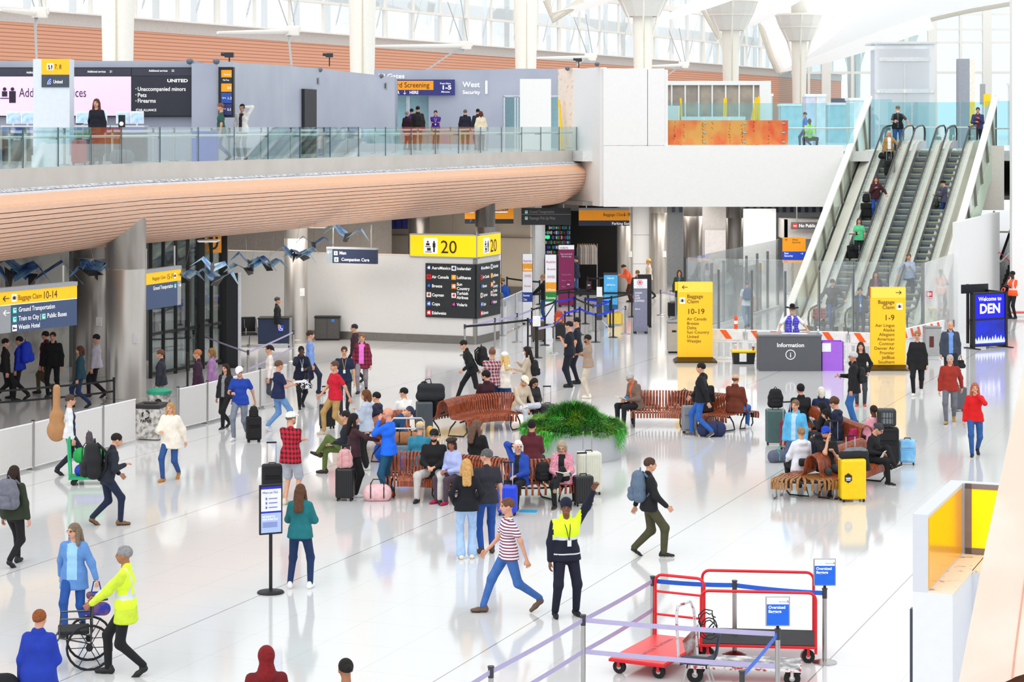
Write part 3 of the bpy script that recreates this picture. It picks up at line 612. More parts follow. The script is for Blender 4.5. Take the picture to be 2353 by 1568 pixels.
def person(label, loc, face=0, h=1.75, sit=0.0, lean=0.0, feet=None, hands=('side', 'side'), curl=(.5, .5), yaw=0, nod=0, twist=0,
           skin='#d9a184', hair=('short', '#2a1d16'), hat=None, beard=None, top='#30343c', topkind='long', inner=None, innerw=.05, topmat=None, vest=None,
           legs='#23283a', legkind='pants', legw=1.0, shoes='#1a1a1c', sole='#1a1a1c', girth=1.0, hem=0.0, glasses=False, mask=None, loft=None, lod=None,
           lanyard=None, vlow=False, stripe=None, collar=None, group=None, raise_=(0, 0)):
    NPEOPLE[0] += 1
    s = h/1.75; Y = loc[1]; lod = lod if lod is not None else (0 if Y < 62 else 1)
    root = empty('person', loc, math.radians(face), label, 'person', group)
    hz = .50 if sit else .93
    if feet == 'walk': feet = [(.08, .25, 0), (-.08, -.25, .06)]
    elif feet == 'walk2': feet = [(.08, -.25, .06), (-.08, .25, 0)]
    elif feet == 'wide': feet = [(.17, .02, 0), (-.17, -.02, 0)]
    elif feet == 'sit' or (feet is None and sit): feet = [(.13, .46, 0), (-.13, .46, 0)]
    elif feet == 'cross': feet = [(.10, .48, 0), (.08, .62, .36)]
    elif feet == 'figure4': feet = [(.12, .46, 0), (.18, .42, .52)]
    elif feet is None: feet = [(.10, .03, 0), (-.10, -.03, 0)]
    if sit: hz = sit+.06
    elif any(abs(f[1]) > .2 for f in feet): hz -= .045
    tw = Rm(('Z', twist)); TR = Rm(('Z', twist), ('X', -lean)); hip = np.array([0, 0, hz])
    def T(p): return TR @ (np.array(p, float)-np.array([0, 0, .93]))+hip          # standing torso coordinates -> posed
    g = girth; n_ = lambda a, b, ra, rb: ('c', tuple(a), tuple(b), ra, rb)
    neck = T((0, -.005, 1.46)); headc = T((0, .02, 1.635)); HR = TR @ Rm(('Z', yaw), ('X', -nod))
    if nod: headc = neck+HR @ np.array([0, .02, .175])
    fem = bool(hair and hair[0] in ('long', 'bob', 'bun', 'tail')); sw = .152 if fem else .178
    sh = [T((sw, 0, 1.405)), T((-sw, 0, 1.405))]
    hp = [hip+np.array(tw @ np.array([.095*sg, 0, 0])) for sg in (1, -1)]
    el, wr, kn, an = [], [], [], []
    for i, sg in enumerate((1, -1)):
        t = hands[i]
        if isinstance(t, str): t = HANDS[t]
        t = np.array([t[0]*sg, t[1], t[2]-(.93-hz)]) if not (len(t) > 3) else np.array(t[:3])
        e, w = ik(sh[i], t, .29, .27, (.55*sg, -.6, -.55)); el.append(e); wr.append(w)
        f = np.array(feet[i], float); a = f+np.array([0, -.01, .085])
        kpole = (.12*sg, 1, .15) if not sit else (.10*sg, .3, 1.0)
        if sit and f[2] > .4: kpole = (-.9*sg if False else .9*sg, .6, .1)
        k_, a = ik(hp[i], a, .45, .43, kpole); kn.append(k_); an.append(a)
    # --- skin
    tee = topkind in ('tee', 'vest'); shorts = legkind == 'shorts'
    body = [n_(hp[0], hp[1], .085, .085), n_(hip, T((0, 0, 1.30)), .09, .085), n_(T((-.09, 0, 1.36)), T((.09, 0, 1.36)), .055, .055), n_(T((0, 0, 1.38)), neck, .06, .052), n_(neck, neck*.55+headc*.45, .052, .05)]
    for i in (0, 1):
        body += [n_(sh[i], el[i], .044, .037), n_(el[i], wr[i], .037, .026), n_(hp[i], kn[i], .07*g, .052), n_(kn[i], an[i], .052, .036)]
    BV, BQ = sdf_mesh(body, .022 if lod == 0 else .03, .04)
    parts = [(xf(BV, np.eye(3), (0, 0, 0)), BQ, 0)]
    hV, hQ, hM = head_tpl(lod); parts.append((xf(hV, HR, headc), hQ, hM))
    for i, sg in enumerate((1, -1)):
        V, Q = hand_tpl(curl[i], lod); V = V.copy()
        fd = wr[i]-el[i]; fd /= np.linalg.norm(fd)
        hs = hands[i] if isinstance(hands[i], str) else ''
        palm = np.array([-sg, 0, 0.]) if abs(fd[2]) > .6 else np.array([0, 0, -1.])
        if hs == 'up': palm = np.array([0, 1., 0])
        z = -(palm-fd*(palm@fd)); z /= np.linalg.norm(z); y = np.cross(z, fd)
        want = np.array([0, 1., 0]) if abs(fd[2]) > .6 else np.array([-sg, 0, 0.])
        if hs == 'up': want = np.array([-sg, 0, 0.])
        if y@want < 0: V[:, 1] *= -1; Q = Q[:, ::-1]
        parts.append((xf(V, np.stack([fd, y, z], 1), wr[i]+fd*.015), Q, 0))
    V, Q, mi = join(parts)
    hc = hair[1] if hair else '#3a2b22'
    np_obj('body', V*s, Q, mi, [M(skin, .55, var=.04), M('#20150f', .4, var=0), M('#a8584e', .5, var=0) if lod == 0 else M(skin, .55, var=.04), M(hc, .8, var=0)], root)
    # --- trousers
    leg_m = M(legs, .85, var=.10, scale=12) if isinstance(legs, str) else legs
    lw = legw; L_ = [n_(hp[0], hp[1], .095*g, .095*g), n_(hip+TR@np.array([0, -.012, -.03]), hip+TR@np.array([0, 0, .05]), .105*g, .10*g)]
    for i in (0, 1):
        kk = kn[i]
        if shorts: L_ += [n_(hp[i], hp[i]*.1+kk*.9, .10*g, .092)]
        else:
            L_ += [n_(hp[i], kk, .092*g, .068*lw), n_(kk, an[i]*.97+kk*.03, .066*lw, .05*lw if legkind == 'pants' else .085)]
    V, Q = sdf_mesh(L_, .020 if lod == 0 else .028, .04); np_obj('trousers' if not shorts else 'shorts', V*s, Q, 0, [leg_m], root)
    # --- top
    bulk = {'tee': .0, 'vest': .012, 'long': .004, 'jacket': .014, 'hoodie': .012, 'coat': .018, 'puffer': .03}[topkind]
    hb = -.05-hem
    cw = .068 if fem else .088
    T_ = [n_(T((-.055, .0, 1.02)), T((.055, .0, 1.02)), .112*g+bulk, .112*g+bulk), n_(T((-.042, .008, 1.14)), T((.042, .008, 1.14)), .108*g+bulk, .108*g+bulk), n_(T((-cw, .006, 1.29)), T((cw, .006, 1.29)), .110*(g*.5+.5)+bulk, .110*(g*.5+.5)+bulk),
          n_(T((-sw*.62, 0, 1.385)), T((sw*.62, 0, 1.385)), .062+bulk, .062+bulk), n_(T((0, -.005, 1.39)), T((0, -.01, 1.475)), .072, .058)]
    zh = .93+hb-.03
    for xx in (-.075, .075): T_.append(n_(T((xx, -.008, .98)), T((xx*1.1, -.01, zh)), .108*g+bulk+.012, .116*g+bulk+.014))
    T_.append(n_(T((-.06, -.008, zh)), T((.06, -.008, zh)), .116*g+bulk+.014, .116*g+bulk+.014))
    if hem > .15:
        T_ += [n_(hip*.5+hp[i]*.5, hp[i]*(1-min(1, hem*2))+kn[i]*min(1, hem*2), .13*g+bulk, .12*g+bulk) for i in (0, 1)]
    if hem <= .15: T_.append(('p', T((0, 0, zh)), TR @ np.array([0, 0, 1.])))
    for i in (0, 1):
        if topkind == 'vest': continue
        T_.append(n_(sh[i], el[i] if not tee else sh[i]*.35+el[i]*.65, .054+bulk, .047+bulk if not tee else .060))
        if not tee: T_.append(n_(el[i], wr[i]*.95+el[i]*.05, .047+bulk, .036+bulk*.6))
    if topkind == 'hoodie': T_ += [n_(T((-.055, -.075, 1.43)), T((.055, -.075, 1.43)), .05, .05), n_(T((-.08, -.02, 1.47)), T((-.05, .05, 1.44)), .035, .03), n_(T((.08, -.02, 1.47)), T((.05, .05, 1.44)), .035, .03)]
    if topkind in ('jacket', 'coat', 'puffer') or collar: T_ += [n_(T((-.05, -.03, 1.50)), T((.05, -.03, 1.50)), .04, .04)]
    V, Q = sdf_mesh(T_, .020 if lod == 0 else .028, .045)
    c = (V[Q].mean(1)-hip) @ TR+np.array([0, 0, .93]); mi = np.zeros(len(Q), int)
    mats = [topmat or M(top, .85, var=.08, scale=10)]
    if inner: mi[(np.abs(c[:, 0]) < innerw+.25*np.maximum(c[:, 2]-1.36, 0)) & (c[:, 1] > .05) & (c[:, 2] > .9)] = 1; mats.append(M(inner, .85, var=.06))
    if vest:
        if len(mats) == 1: mats.append(mats[0])
        mats += [M(vest, .6, emit=.12, var=.03), M('#d9dde0', .4, var=.02)]
        tor = (np.abs(c[:, 0]) < .215) & (c[:, 2] > .95); mi[tor] = 2; mi[tor & (np.abs(c[:, 2]-1.10) < .03)] = 3
        if vlow: mi[tor & (c[:, 2] < 1.19)] = 0; mi[tor & (np.abs(c[:, 2]-1.19) < .025)] = 3; mi[tor & (c[:, 2] < .96)] = 3
        if not vlow: mi[tor & (np.abs(np.abs(c[:, 0])-.12) < .025) & (c[:, 2] > 1.12)] = 3
    if stripe:
        while len(mats) < 2: mats.append(M(stripe, .7, var=.03))
        mi[(np.mod(c[:, 2]*stripe_f, 1) < .5)] = 1
    tn = {'tee': 'shirt', 'vest': 'vest', 'long': 'sweater', 'jacket': 'jacket', 'hoodie': 'hoodie', 'coat': 'coat', 'puffer': 'puffer_jacket'}[topkind]
    np_obj(tn, V*s, Q, mi, mats, root)
    if topkind == 'vest':            # short sleeves under the vest
        S_ = [n_(sh[i]*.9+T((0, 0, 1.40))*.1, sh[i]*.3+el[i]*.7, .058, .058) for i in (0, 1)]
        for nm in S_: V, Q = sdf_mesh([nm], .022, .03); np_obj('sleeve', V*s, Q, 0, [M(inner or '#ffffff', .8, var=.04)], root)
    # --- shoes, hair, hat
    for i in (0, 1):
        V, Q = shoe_tpl(lod); f = an[i]-np.array([0, -.01, .085]); pit = -35 if (feet[i][2] > .02 and feet[i][2] < .2) else (0 if feet[i][2] < .2 else 25)
        R_ = Rm(('Z', -8 if i == 0 else 8), ('X', pit)); c = V[Q].mean(1)
        if pit < 0: f = f+np.array([0, .0, -.02])
        np_obj('shoe', xf(V, R_, f)*s, Q, (c[:, 2] < .022).astype(int), [M(shoes, .6, var=.06), M(sole, .7, var=.03)], root)
    def onhead(nm, kind, colr, mt=None):
        V, Q, m_ = hair_tpl(kind, lod); np_obj(nm, xf(V, HR, headc)*s, Q, 0, [mt or M(colr, .9, var=.18, scale=30)], root)
    if hair and hair[0] != 'bald' and hair[0]:
        onhead('hair', hair[0], hair[1])
    if hat: onhead({'hood': 'hood', 'cap': 'cap', 'beanie': 'beanie', 'beret': 'beret', 'cowboy': 'cowboy_hat'}[hat[0]], hat[0], hat[1])
    if beard: onhead('beard', beard[0], beard[1])
    if mask: onhead('face_mask', 'mask', mask)
    if glasses:
        b = MB()
        for sg in (-1, 1):
            b.tube([headc+HR@np.array([sg*.032+.02*math.cos(a), .098, .004+.015*math.sin(a)]) for a in np.arange(0, 6.28, .7)], .003, 4, closed=True)
            b.tube([headc+HR@np.array([sg*.052, .096, .008]), headc+HR@np.array([sg*.082, 0, .008])], .003, 4)
        b.v = [tuple(x*s for x in v) for v in b.v]; b.obj('glasses', BLACK, root)
    if lanyard:
        b = MB(); p0, p1, p2 = T((-.05, .05, 1.44)), T((0, .155*g+bulk, 1.17)), T((.05, .05, 1.44))
        q0 = T((-.03, .125+bulk, 1.34)); q1 = T((.03, .125+bulk, 1.34))
        b.tube([p0, q0, p1], .006, 4); b.tube([p2, q1, p1], .006, 4); b.box(T((0, .165*g+bulk, 1.13)), (.06, .012, .09), 1)
        b.v = [tuple(x*s for x in v) for v in b.v]; b.obj('lanyard', [M(lanyard, .6), M('#e8eef2', .4)], root)
    root['wrR'] = tuple(float(x)*s for x in wr[0]); root['wrL'] = tuple(float(x)*s for x in wr[1])
    return root
stripe_f = 16
def hand_pos(root, side='R'):
    v = Vector(root['wr'+side]); return Vector(root.location)+Matrix.Rotation(root.rotation_euler.z, 3, 'Z') @ v
# ------------------------------------------------------------------ fill lamps added to brighten the lower level
def lamp(loc, e, size, lbl, warm=(1, .95, .88), grp='added fill lamps under the balcony'):
    t = empty('fill_lamp', loc, 0, lbl, 'lamp', grp)
    b = MB(); b.box((0, 0, 0), (size, size, .05)); b.obj('housing', M('#e8e8e8', .5), t)
    b = MB(); b.box((0, 0, -.03), (size*.9, size*.9, .01)); b.obj('fill_panel', M('#ffffff', .5, emit=2.0, var=0), t)
    l = bpy.data.lights.new('fill_light', 'AREA'); l.energy = e*.22; l.size = 2.4; l.color = warm; o = bpy.data.objects.new('fill_light', l); COL.objects.link(o); o.parent = t; o.location = (0, 0, -.06)
for x, Y, e in ((-60, 66, 15), (420, 70, 240), (560, 78, 320), (600, 72.3, 420), (730, 72.9, 420), (760, 82, 320), (880, 84, 300), (1000, 88, 380), (1150, 86, 380), (230, 61.5, 20), (480, 64, 90)):
    lamp(D(x, Y, 4.02), e, .6, 'added square fill lamp in the ceiling under the left balcony')
for x, Y, e in ((1350, 93.5, 260), (1560, 92.5, 700), (1700, 93, 650), (1850, 92, 600), (1560, 97, 350), (1740, 95, 500)):
    lamp(D(x, Y, 4.09), e, .6, 'added square fill lamp in the ceiling under the white fascia', grp='added fill lamps under the right deck')

# ------------------------------------------------------------------ signs (local frame: x right, z up, face towards -y)
YEL = M('#ffc20a', .45, emit=.30, var=.01); NAVY = M('#45597f', .5, var=.02); DNAVY = M('#22304f', .5, var=.02); ORG = M('#f59a0a', .5, emit=.15, var=.02)
CHAR = M('#24282c', .5, var=.02); SGREY = M('#a6a9ae', .5, var=.02); WTXT = M('#ffffff', .6, emit=.25, var=0); BTXT = M('#2a1c10', .6, var=0); TEAL = M('#1fb3a9', .5, emit=.1, var=0)
def hang_sign(pxL, ybL, pxR, ybR, ytR, zb, label, name='hanging_sign', rods=True, ceil=4.06, grp=None, depth=.12):
    YL = (HC-zb)*F/(ybL-HY); YR = (HC-zb)*F/(ybR-HY); a = D(pxL, YL, zb); c = D(pxR, YR, zb); w = (c-a).length
    h = ZZ(ytR, YR)-zb; t = empty(name, a, math.atan2(c.y-a.y, c.x-a.x), label, 'sign', grp)
    if rods:
        for f_ in (.12, .88):
            b = MB(); b.tube([(w*f_, 0, h), (w*f_, 0, max(ceil-zb, h+.3))], .025, 8); b.obj('hanger_rod', STEEL, t)
    return t, w, h
def panel(t, name, x0, x1, z0, z1, m, d=.06, yo=0, bevel=0):
    b = MB(); b.b2((x0, yo-d, z0), (x1, yo+d, z1)); return b.obj(name, m, t, bevel=bevel)
def icon_bag(t, x, z, s, y=-.075):
    b = MB(); b.box((x, y, z), (s, .01, s*1.15), 0); b.box((x, y-.008, z-.02*s), (s*.36, .01, s*.5), 1); b.box((x-s*.3, y-.008, z-.02*s), (s*.08, .01, s*.5), 1); b.box((x+s*.3, y-.008, z-.02*s), (s*.08, .01, s*.5), 1); b.box((x, y-.008, z+s*.32), (s*.2, .01, s*.06), 1)
    return b.obj('pictogram', [WTXT, BTXT], t)
def icon_box(t, x, z, s, m, glyph=None, y=-.075):
    b = MB(); b.box((x, y, z), (s, .01, s*1.05), 0)
    if glyph == 'person':
        b.lathe([(s*.09, 0), (s*.09, .001)], (x, y-.01, z), 8, 1); b.box((x, y-.008, z-s*.06), (s*.22, .01, s*.5), 1); b.box((x, y-.008, z+s*.32), (s*.16, .01, s*.16), 1)
    elif glyph == 'bed': b.box((x, y-.008, z-s*.1), (s*.8, .01, s*.14), 1); b.box((x-s*.36, y-.008, z), (s*.08, .01, s*.5), 1); b.box((x-s*.1, y-.008, z+.05*s), (s*.4, .01, s*.1), 1)
    elif glyph == 'bus': b.box((x, y-.008, z), (s*.6, .01, s*.7), 1); b.box((x, y-.016, z+s*.12), (s*.44, .01, s*.25), 0); b.box((x-.15*s, y-.016, z-s*.2), (s*.1, .01, s*.1), 0); b.box((x+.15*s, y-.016, z-s*.2), (s*.1, .01, s*.1), 0)
    elif glyph == 'desk':
        b.box((x-s*.2, y-.008, z+s*.27), (s*.12, .01, s*.12), 1); b.box((x-s*.2, y-.008, z+s*.1), (s*.26, .01, s*.16), 1); b.box((x-s*.18, y-.008, z-s*.06), (s*.42, .01, s*.05), 1)
        b.box((x-s*.12, y-.008, z-s*.24), (s*.28, .01, s*.2), 1); b.box((x-s*.15, y-.008, z-s*.42), (s*.5, .01, s*.05), 1); b.box((x+s*.26, y-.008, z+s*.27), (s*.11, .01, s*.12), 1); b.box((x+s*.26, y-.008, z+s*.05), (s*.2, .01, s*.3), 1); b.box((x+s*.26, y-.008, z-s*.24), (s*.12, .01, s*.38), 1)
    elif glyph == 'wheelchair':
        b.tube([(x+s*.3*math.cos(a), y-.01, z-s*.15+s*.25*math.sin(a)) for a in np.arange(2.2, 6.6, .4)], s*.04, 5, 1); b.box((x-.05*s, y-.01, z+s*.33), (s*.14, .01, s*.14), 1); b.box((x-.03*s, y-.01, z+.05*s), (s*.08, .01, s*.4), 1); b.box((x+.12*s, y-.01, z-.08*s), (s*.3, .01, s*.07), 1); b.box((x+.25*s, y-.01, z-.25*s), (s*.07, .01, s*.35), 1)
    return b.obj('pictogram', [m, WTXT if m is not WTXT else BTXT], t)
def arrow(t, x, z, s, m, d=-1, y=-.078, vert=False):
    b = MB(); w = s*.09
    P_ = lambda u, v: (x+u*d, y, z+v) if not vert else (x+v, y, z+u*d)
    for (u0, v0), (u1, v1) in (((-s/2, 0), (s/2, 0)), ((s/2, 0), (s*.12, s*.32)), ((s/2, 0), (s*.12, -s*.32))):
        b.tube([P_(u0, v0), P_(u1, v1)], w*.6, 6)
    return b.obj('arrow', m, t)
# baggage claim 10-14, left edge
t, w, h = hang_sign(-60, 773, 172, 747, 647, 2.6, 'wide blue and yellow hanging sign reading Baggage Claim 10-14 and Ground Transportation')
k = h/1.03
panel(t, 'top_rail', 0, w, h*.91, h, SGREY, .09); panel(t, 'yellow_band', 0, w, h*.62, h*.91, YEL, .07); panel(t, 'divider', 0, w, h*.605, h*.62, WTXT, .072); panel(t, 'blue_panel', 0, w, 0, h*.605, NAVY, .065)
px = lambda x: w*(x+60)/232; U = w/232
panel(t, 'arrow_field', px(-60), px(17), 0, h*.605, SGREY, .07)
arrow(t, px(6), h*.76, .19, BTXT); arrow(t, px(7), h*.44, .2, WTXT); icon_bag(t, px(24), h*.76, .15)
text_obj('Baggage Claim', .17, px(33), h*.70, -.078, M('#6b3d12', .6, var=0), t, fit=54*U); text_obj('10-14', .25, px(90), h*.68, -.078, BTXT, t, fit=31*U)
for s_, z_, x_, f_ in (('Ground Transportation', .44, 34, 84), ('Train to City |', .24, 34, 51), ('Public Buses', .24, 100, 46), ('Westin Hotel', .05, 34, 49)):
    text_obj(s_, .155, px(x_), h*z_, -.078, WTXT, t, fit=f_*U, bold=.012)
icon_box(t, px(25), h*.48, .14, TEAL, 'bus'); icon_box(t, px(25), h*.28, .14, TEAL, 'bus'); icon_box(t, px(92), h*.28, .14, TEAL, 'bus'); icon_box(t, px(25), h*.09, .14, WTXT, 'bed')
# baggage claim 15-19
t, w, h = hang_sign(325, 714, 411, 700, 610, 2.4, 'blue and yellow hanging sign reading Baggage Claim 15-19, right of thick column')
panel(t, 'top_rail', 0, w, h*.91, h, SGREY, .09); panel(t, 'yellow_band', 0, w, h*.62, h*.91, YEL, .07); panel(t, 'blue_panel', 0, w, 0, h*.62, NAVY, .065); panel(t, 'arrow_field', w*.9, w, 0, h*.62, SGREY, .07)
u = w/86; arrow(t, w-.1, h*.77, .16, BTXT, 1); arrow(t, w-.1, h*.5, .16, WTXT, 1); icon_bag(t, w*.82, h*.76, .12)
text_obj('Baggage Claim', .13, w*.22, h*.72, -.078, M('#6b3d12', .6, var=0), t, fit=w*.35); text_obj('15-19', .22, w*.60, h*.69, -.078, BTXT, t, fit=w*.18)
text_obj('Ground Transportation', .15, w*.24, h*.47, -.078, WTXT, t, fit=w*.53, bold=.012); icon_box(t, w*.83, h*.5, .12, TEAL, 'bus')
# men / companion care
t, w, h = hang_sign(752, 604, 867, 607, 570, 2.74, 'small navy hanging sign reading Men and Companion Care')
panel(t, 'top_rail', 0, w, h*.88, h, SGREY, .08); panel(t, 'navy_panel', w*.12, w, 0, h*.88, DNAVY, .06); panel(t, 'arrow_field', 0, w*.12, 0, h*.88, M('#8b979c', .5), .06)
arrow(t, w*.06, h*.65, .14, WTXT); icon_box(t, w*.19, h*.62, .13, WTXT, 'person', -.068); icon_box(t, w*.2, h*.22, .15, WTXT, 'person', -.068)
text_obj('Men', .15, w*.26, h*.55, -.068, WTXT, t, bold=.015); text_obj('Companion Care', .15, w*.30, h*.15, -.068, WTXT, t, bold=.015)
# signs deep under the deck
def small_sign(pxL, pxR, y0, y1, Y, label, build, depth=.08):
    a = D(pxL, Y, ZZ(y1, Y)); t = empty('hanging_sign', a, 0, label, 'sign'); w = (pxR-pxL)*Y/F; h = (y1-y0)*Y/F; build(t, w, h)
    b = MB(); z1 = max(4.14-a.z, h+.02)
    for f_ in (.15, .85): b.tube([(w*f_, 0, h-.02), (w*f_, 0, z1)], .025, 8)
    b.obj('hanger_rod', STEEL, t); return t
def f1(t, w, h):
    panel(t, 'orange_band', 0, w, h*.28, h, ORG, .07); panel(t, 'dark_band', 0, w, 0, h*.28, CHAR, .07); arrow(t, .15, h*.8, .2, BTXT); text_obj('10-19', .3, w*.55, h*.65, -.08, BTXT, t); text_obj('P', .2, w*.1, h*.06, -.08, M('#5b7be0', .6, var=0), t); icon_box(t, w*.14, h*.8, .2, WTXT, None)
small_sign(1068, 1180, 476, 514, 90, 'dark orange sign reading 10-19, half hidden by column above the check-in counter', f1)
def f2(t, w, h):
    panel(t, 'charcoal_panel', 0, w, 0, h, M('#2c3138', .5), .07); b = MB(); b.b2((0, -.08, h*.62), (w, -.07, h*.64)); b.obj('divider', SGREY, t)
    text_obj('Ground Transportation', .18, w*.16, h*.70, -.08, M('#9ea3a6', .6, var=0), t, fit=w*.5); text_obj('Passenger Pick Up West', .18, w*.16, h*.32, -.08, M('#9ea3a6', .6, var=0), t, fit=w*.52); icon_box(t, w*.1, h*.76, .16, M('#14756a', .5), 'bus', -.08); icon_box(t, w*.1, h*.4, .16, M('#14756a', .5), 'bus', -.08)
small_sign(1198, 1312, 478, 517, 91.5, 'charcoal hanging sign reading Ground Transportation and Passenger Pick Up West', f2)
def f3(t, w, h):
    panel(t, 'top_rail', 0, w, h*.87, h, SGREY, .08); panel(t, 'orange_band', 0, w, h*.3, h*.87, ORG, .07); panel(t, 'navy_band', 0, w, 0, h*.3, DNAVY, .07); text_obj('Baggage Claim', .17, w*.48, h*.55, -.08, BTXT, t, sx=.95); text_obj('1-9', .22, w*.88, h*.53, -.08, BTXT, t); text_obj('Parking East', .16, w*.65, h*.06, -.08, WTXT, t, bold=.01)
small_sign(1330, 1446, 478, 519, 91, 'orange hanging sign reading Baggage Claim 1-9, left of the column pair', f3)
def f4(t, w, h):
    panel(t, 'panel', 0, w, 0, h, M('#4a4a4c', .5), .05); text_obj('No Public Entry', .2, w*.2, h*.3, -.06, WTXT, t, bold=.01, fit=w*.7); icon_box(t, w*.1, h*.5, .2, M('#c32a2a', .5), None, -.06); b = MB(); b.box((w*.1, -.075, h*.5), (.14, .01, .04)); b.obj('bar', WTXT, t)
small_sign(1818, 1905, 511, 527, 94.6, 'dark door sign with red symbol reading No Public Entry', f4)
# check-in 20 corner box and airline directory
cc = D(1092, 73.4); t = empty('check_in_sign', cc+Vector((0, 0, 0)), math.atan2(-B.y, -B.x), 'big yellow corner box sign showing check-in number 20', 'sign')
wl = 2.38; z0, z1 = 2.92, 3.72
b = MB(); b.b2((-wl, -.12, z0), (.12, .12, z1)); b.b2((-.05, -.1, z0), (.12, 2.05, z1)); b.obj('frame', SGREY, t)
b = MB(); b.b2((-wl+.04, -.14, z0+.04), (.08, -.11, z1-.04)); b.b2((.11, -.1, z0+.04), (.14, 2.0, z1-.04)); b.obj('yellow_face', M('#ffcc00', .45, emit=.4, var=.01), t)
icon_box(t, -1.58, (z0+z1)/2, .50, WTXT, 'desk', -.15); text_obj('20', .62, -1.22, z0+.16, -.155, BTXT, t)
o = text_obj('20', .62, 1.0, z0+.16, 0, BTXT, t, sx=1.0); o.rotation_euler = (0, 0, math.pi/2); o.location = (.15, 0, 0)
o = icon_box(t, .65, (z0+z1)/2, .50, WTXT, 'desk', -.15); o.rotation_euler = (0, 0, math.pi/2); o.location = (0, 0, 0)
t = empty('airline_directory', cc, math.atan2(-B.y, -B.x), 'charcoal corner board listing airlines in two columns below the 20 sign', 'sign')
b = MB(); b.b2((-1.78, -.13, .88), (.10, -.05, 2.72)); b.b2((.04, -.13, .88), (.13, 2.0, 2.72)); b.obj('board', M('#25292c', .5, var=.02), t)
b = MB()
for i in range(1, 6): b.b2((-1.78, -.133, 2.72-i*.307), (.13, -.128, 2.725-i*.307)); b.b2((.128, -.13, 2.72-i*.307), (.133, 2.0, 2.725-i*.307))
b.obj('row_line', M('#1b1e20', .6), t)
L1 = [('AeroMexico', '#25385f'), ('Air Canada', '#d41f26'), ('Breeze', '#10203f'), ('Cayman', '#e8e8e8'), ('Copa', '#2d4fa0'), ('Edelweiss', '#d8232a')]
L2 = [('Icelandair', '#e8e8e8'), ('Lufthansa', '#f29a1b'), ('Sun\nCountry', '#f07c1b'), ('Turkish\nAirlines', '#e8e8e8'), ('Volaris', '#151518')]
GL = {'AeroMexico': '#ffffff', 'Air Canada': '#8d0f14', 'Breeze': '#3f7cf0', 'Cayman': '#b5342c', 'Copa': '#cfe0ff', 'Edelweiss': '#ffffff', 'Icelandair': '#1a2c6b', 'Lufthansa': '#ffd27a', 'Sun\nCountry': '#ffffff', 'Turkish\nAirlines': '#d81f26', 'Volaris': '#d23fae'}
for colx, LL in ((-1.74, L1), (-.82, L2)):
    for i, (nm, cl) in enumerate(LL):
        z = 2.57-i*.307
        for side in (0, 1):
            xx = colx if not side else (colx+1.78)*1.02+.1
            b = MB(); b.box((xx+.09, -.138, z), (.165, .01, .165), 0); b.box((xx+.09, -.145, z), (.09, .006, .06), 1); b.box((xx+.105, -.146, z+.01), (.035, .006, .11), 1); o1 = b.obj('logo', [M(cl, .5, emit=.1, var=0), M(GL[nm], .5, emit=.1, var=0)], t)
            o2 = text_obj(nm, .145, xx+.20, z-.05+(.08 if '\n' in nm else 0), -.14, WTXT, t, sx=.95 if not side else .9, bold=.012)
            if side:
                for o in (o1, o2): o.rotation_euler = (0, 0, math.pi/2)
# yellow pylons
def pylon(pxL, pxR, yb, yt, label, right, words, num):
    Y = (HC)*F/(yb-HY); a = D(pxL, Y); w = (pxR-pxL)*Y/F; h = ZZ(yt, Y); t = empty('wayfinding_pylon', a, 0, label, 'sign')
    b = MB(); b.add([(-.12, -.35, 0), (w+.12, -.35, 0), (w+.12, .35, 0), (-.12, .35, 0), (-.12, -.35, .05), (w+.12, -.35, .05), (w+.12, .35, .05), (-.12, .35, .05), (0, -.1, .16), (w, -.1, .16), (w, .1, .16), (0, .1, .16)],
        [(0, 1, 5, 4), (1, 2, 6, 5), (2, 3, 7, 6), (3, 0, 4, 7), (4, 5, 9, 8), (5, 6, 10, 9), (6, 7, 11, 10), (7, 4, 8, 11), (8, 9, 10, 11)]); b.obj('base', M('#4c3a14', .25, .5), t)
    panel(t, 'slab', 0, w, .16, h, M('#fcc41d', .45, emit=.12, var=.01), .09); panel(t, 'arrow_band', 0, w, h-.32, h-.01, M('#ffd94f', .45, emit=.12, var=.01), .095)
    arrow(t, .22 if not right else w-.22, h-.16, .17, BTXT, 1 if right else -1, -.1)
    al = 'RIGHT' if right else 'LEFT'; x = w*.68 if right else w*.26
    icon_bag(t, w-.19 if right else .14, h-.58, .17, -.1)
    text_obj('Baggage\nClaim', .16, x, h-.50, -.1, BTXT, t, al); text_obj(num, .24, x if right else x, h-1.0, -.1, M('#3a2500', .6, var=0), t, al)
    zz = h-1.2
    for wd in words: text_obj(wd, .135, x, zz, -.1, M('#4a3206', .6, var=0), t, al); zz -= .1385
pylon(1557, 1637, 832, 648, 'yellow pylon sign with left arrow listing Baggage Claim 10-19', False, ['Air Canada', 'Breeze', 'Delta', 'Sun Country', 'United', 'WestJet'], '10-19')
pylon(2000, 2080, 850, 660, 'yellow pylon sign with right arrow listing Baggage Claim 1-9', True, ['Aer Lingus', 'Alaska', 'Allegiant', 'American', 'Contour', 'Denver Air', 'Frontier', 'JetBlue', 'Southern', 'Southwest'], '1-9')
b = MB(); Y = 70.5; t = empty('wall_flag_sign', D(1551, Y, ZZ(668, Y)), 0, 'small yellow flag sign behind left edge of the left pylon', 'sign')
panel(t, 'plate', 0, .26, 0, .28, YEL, .02); text_obj('!', .14, .12, .05, -.03, BTXT, t)
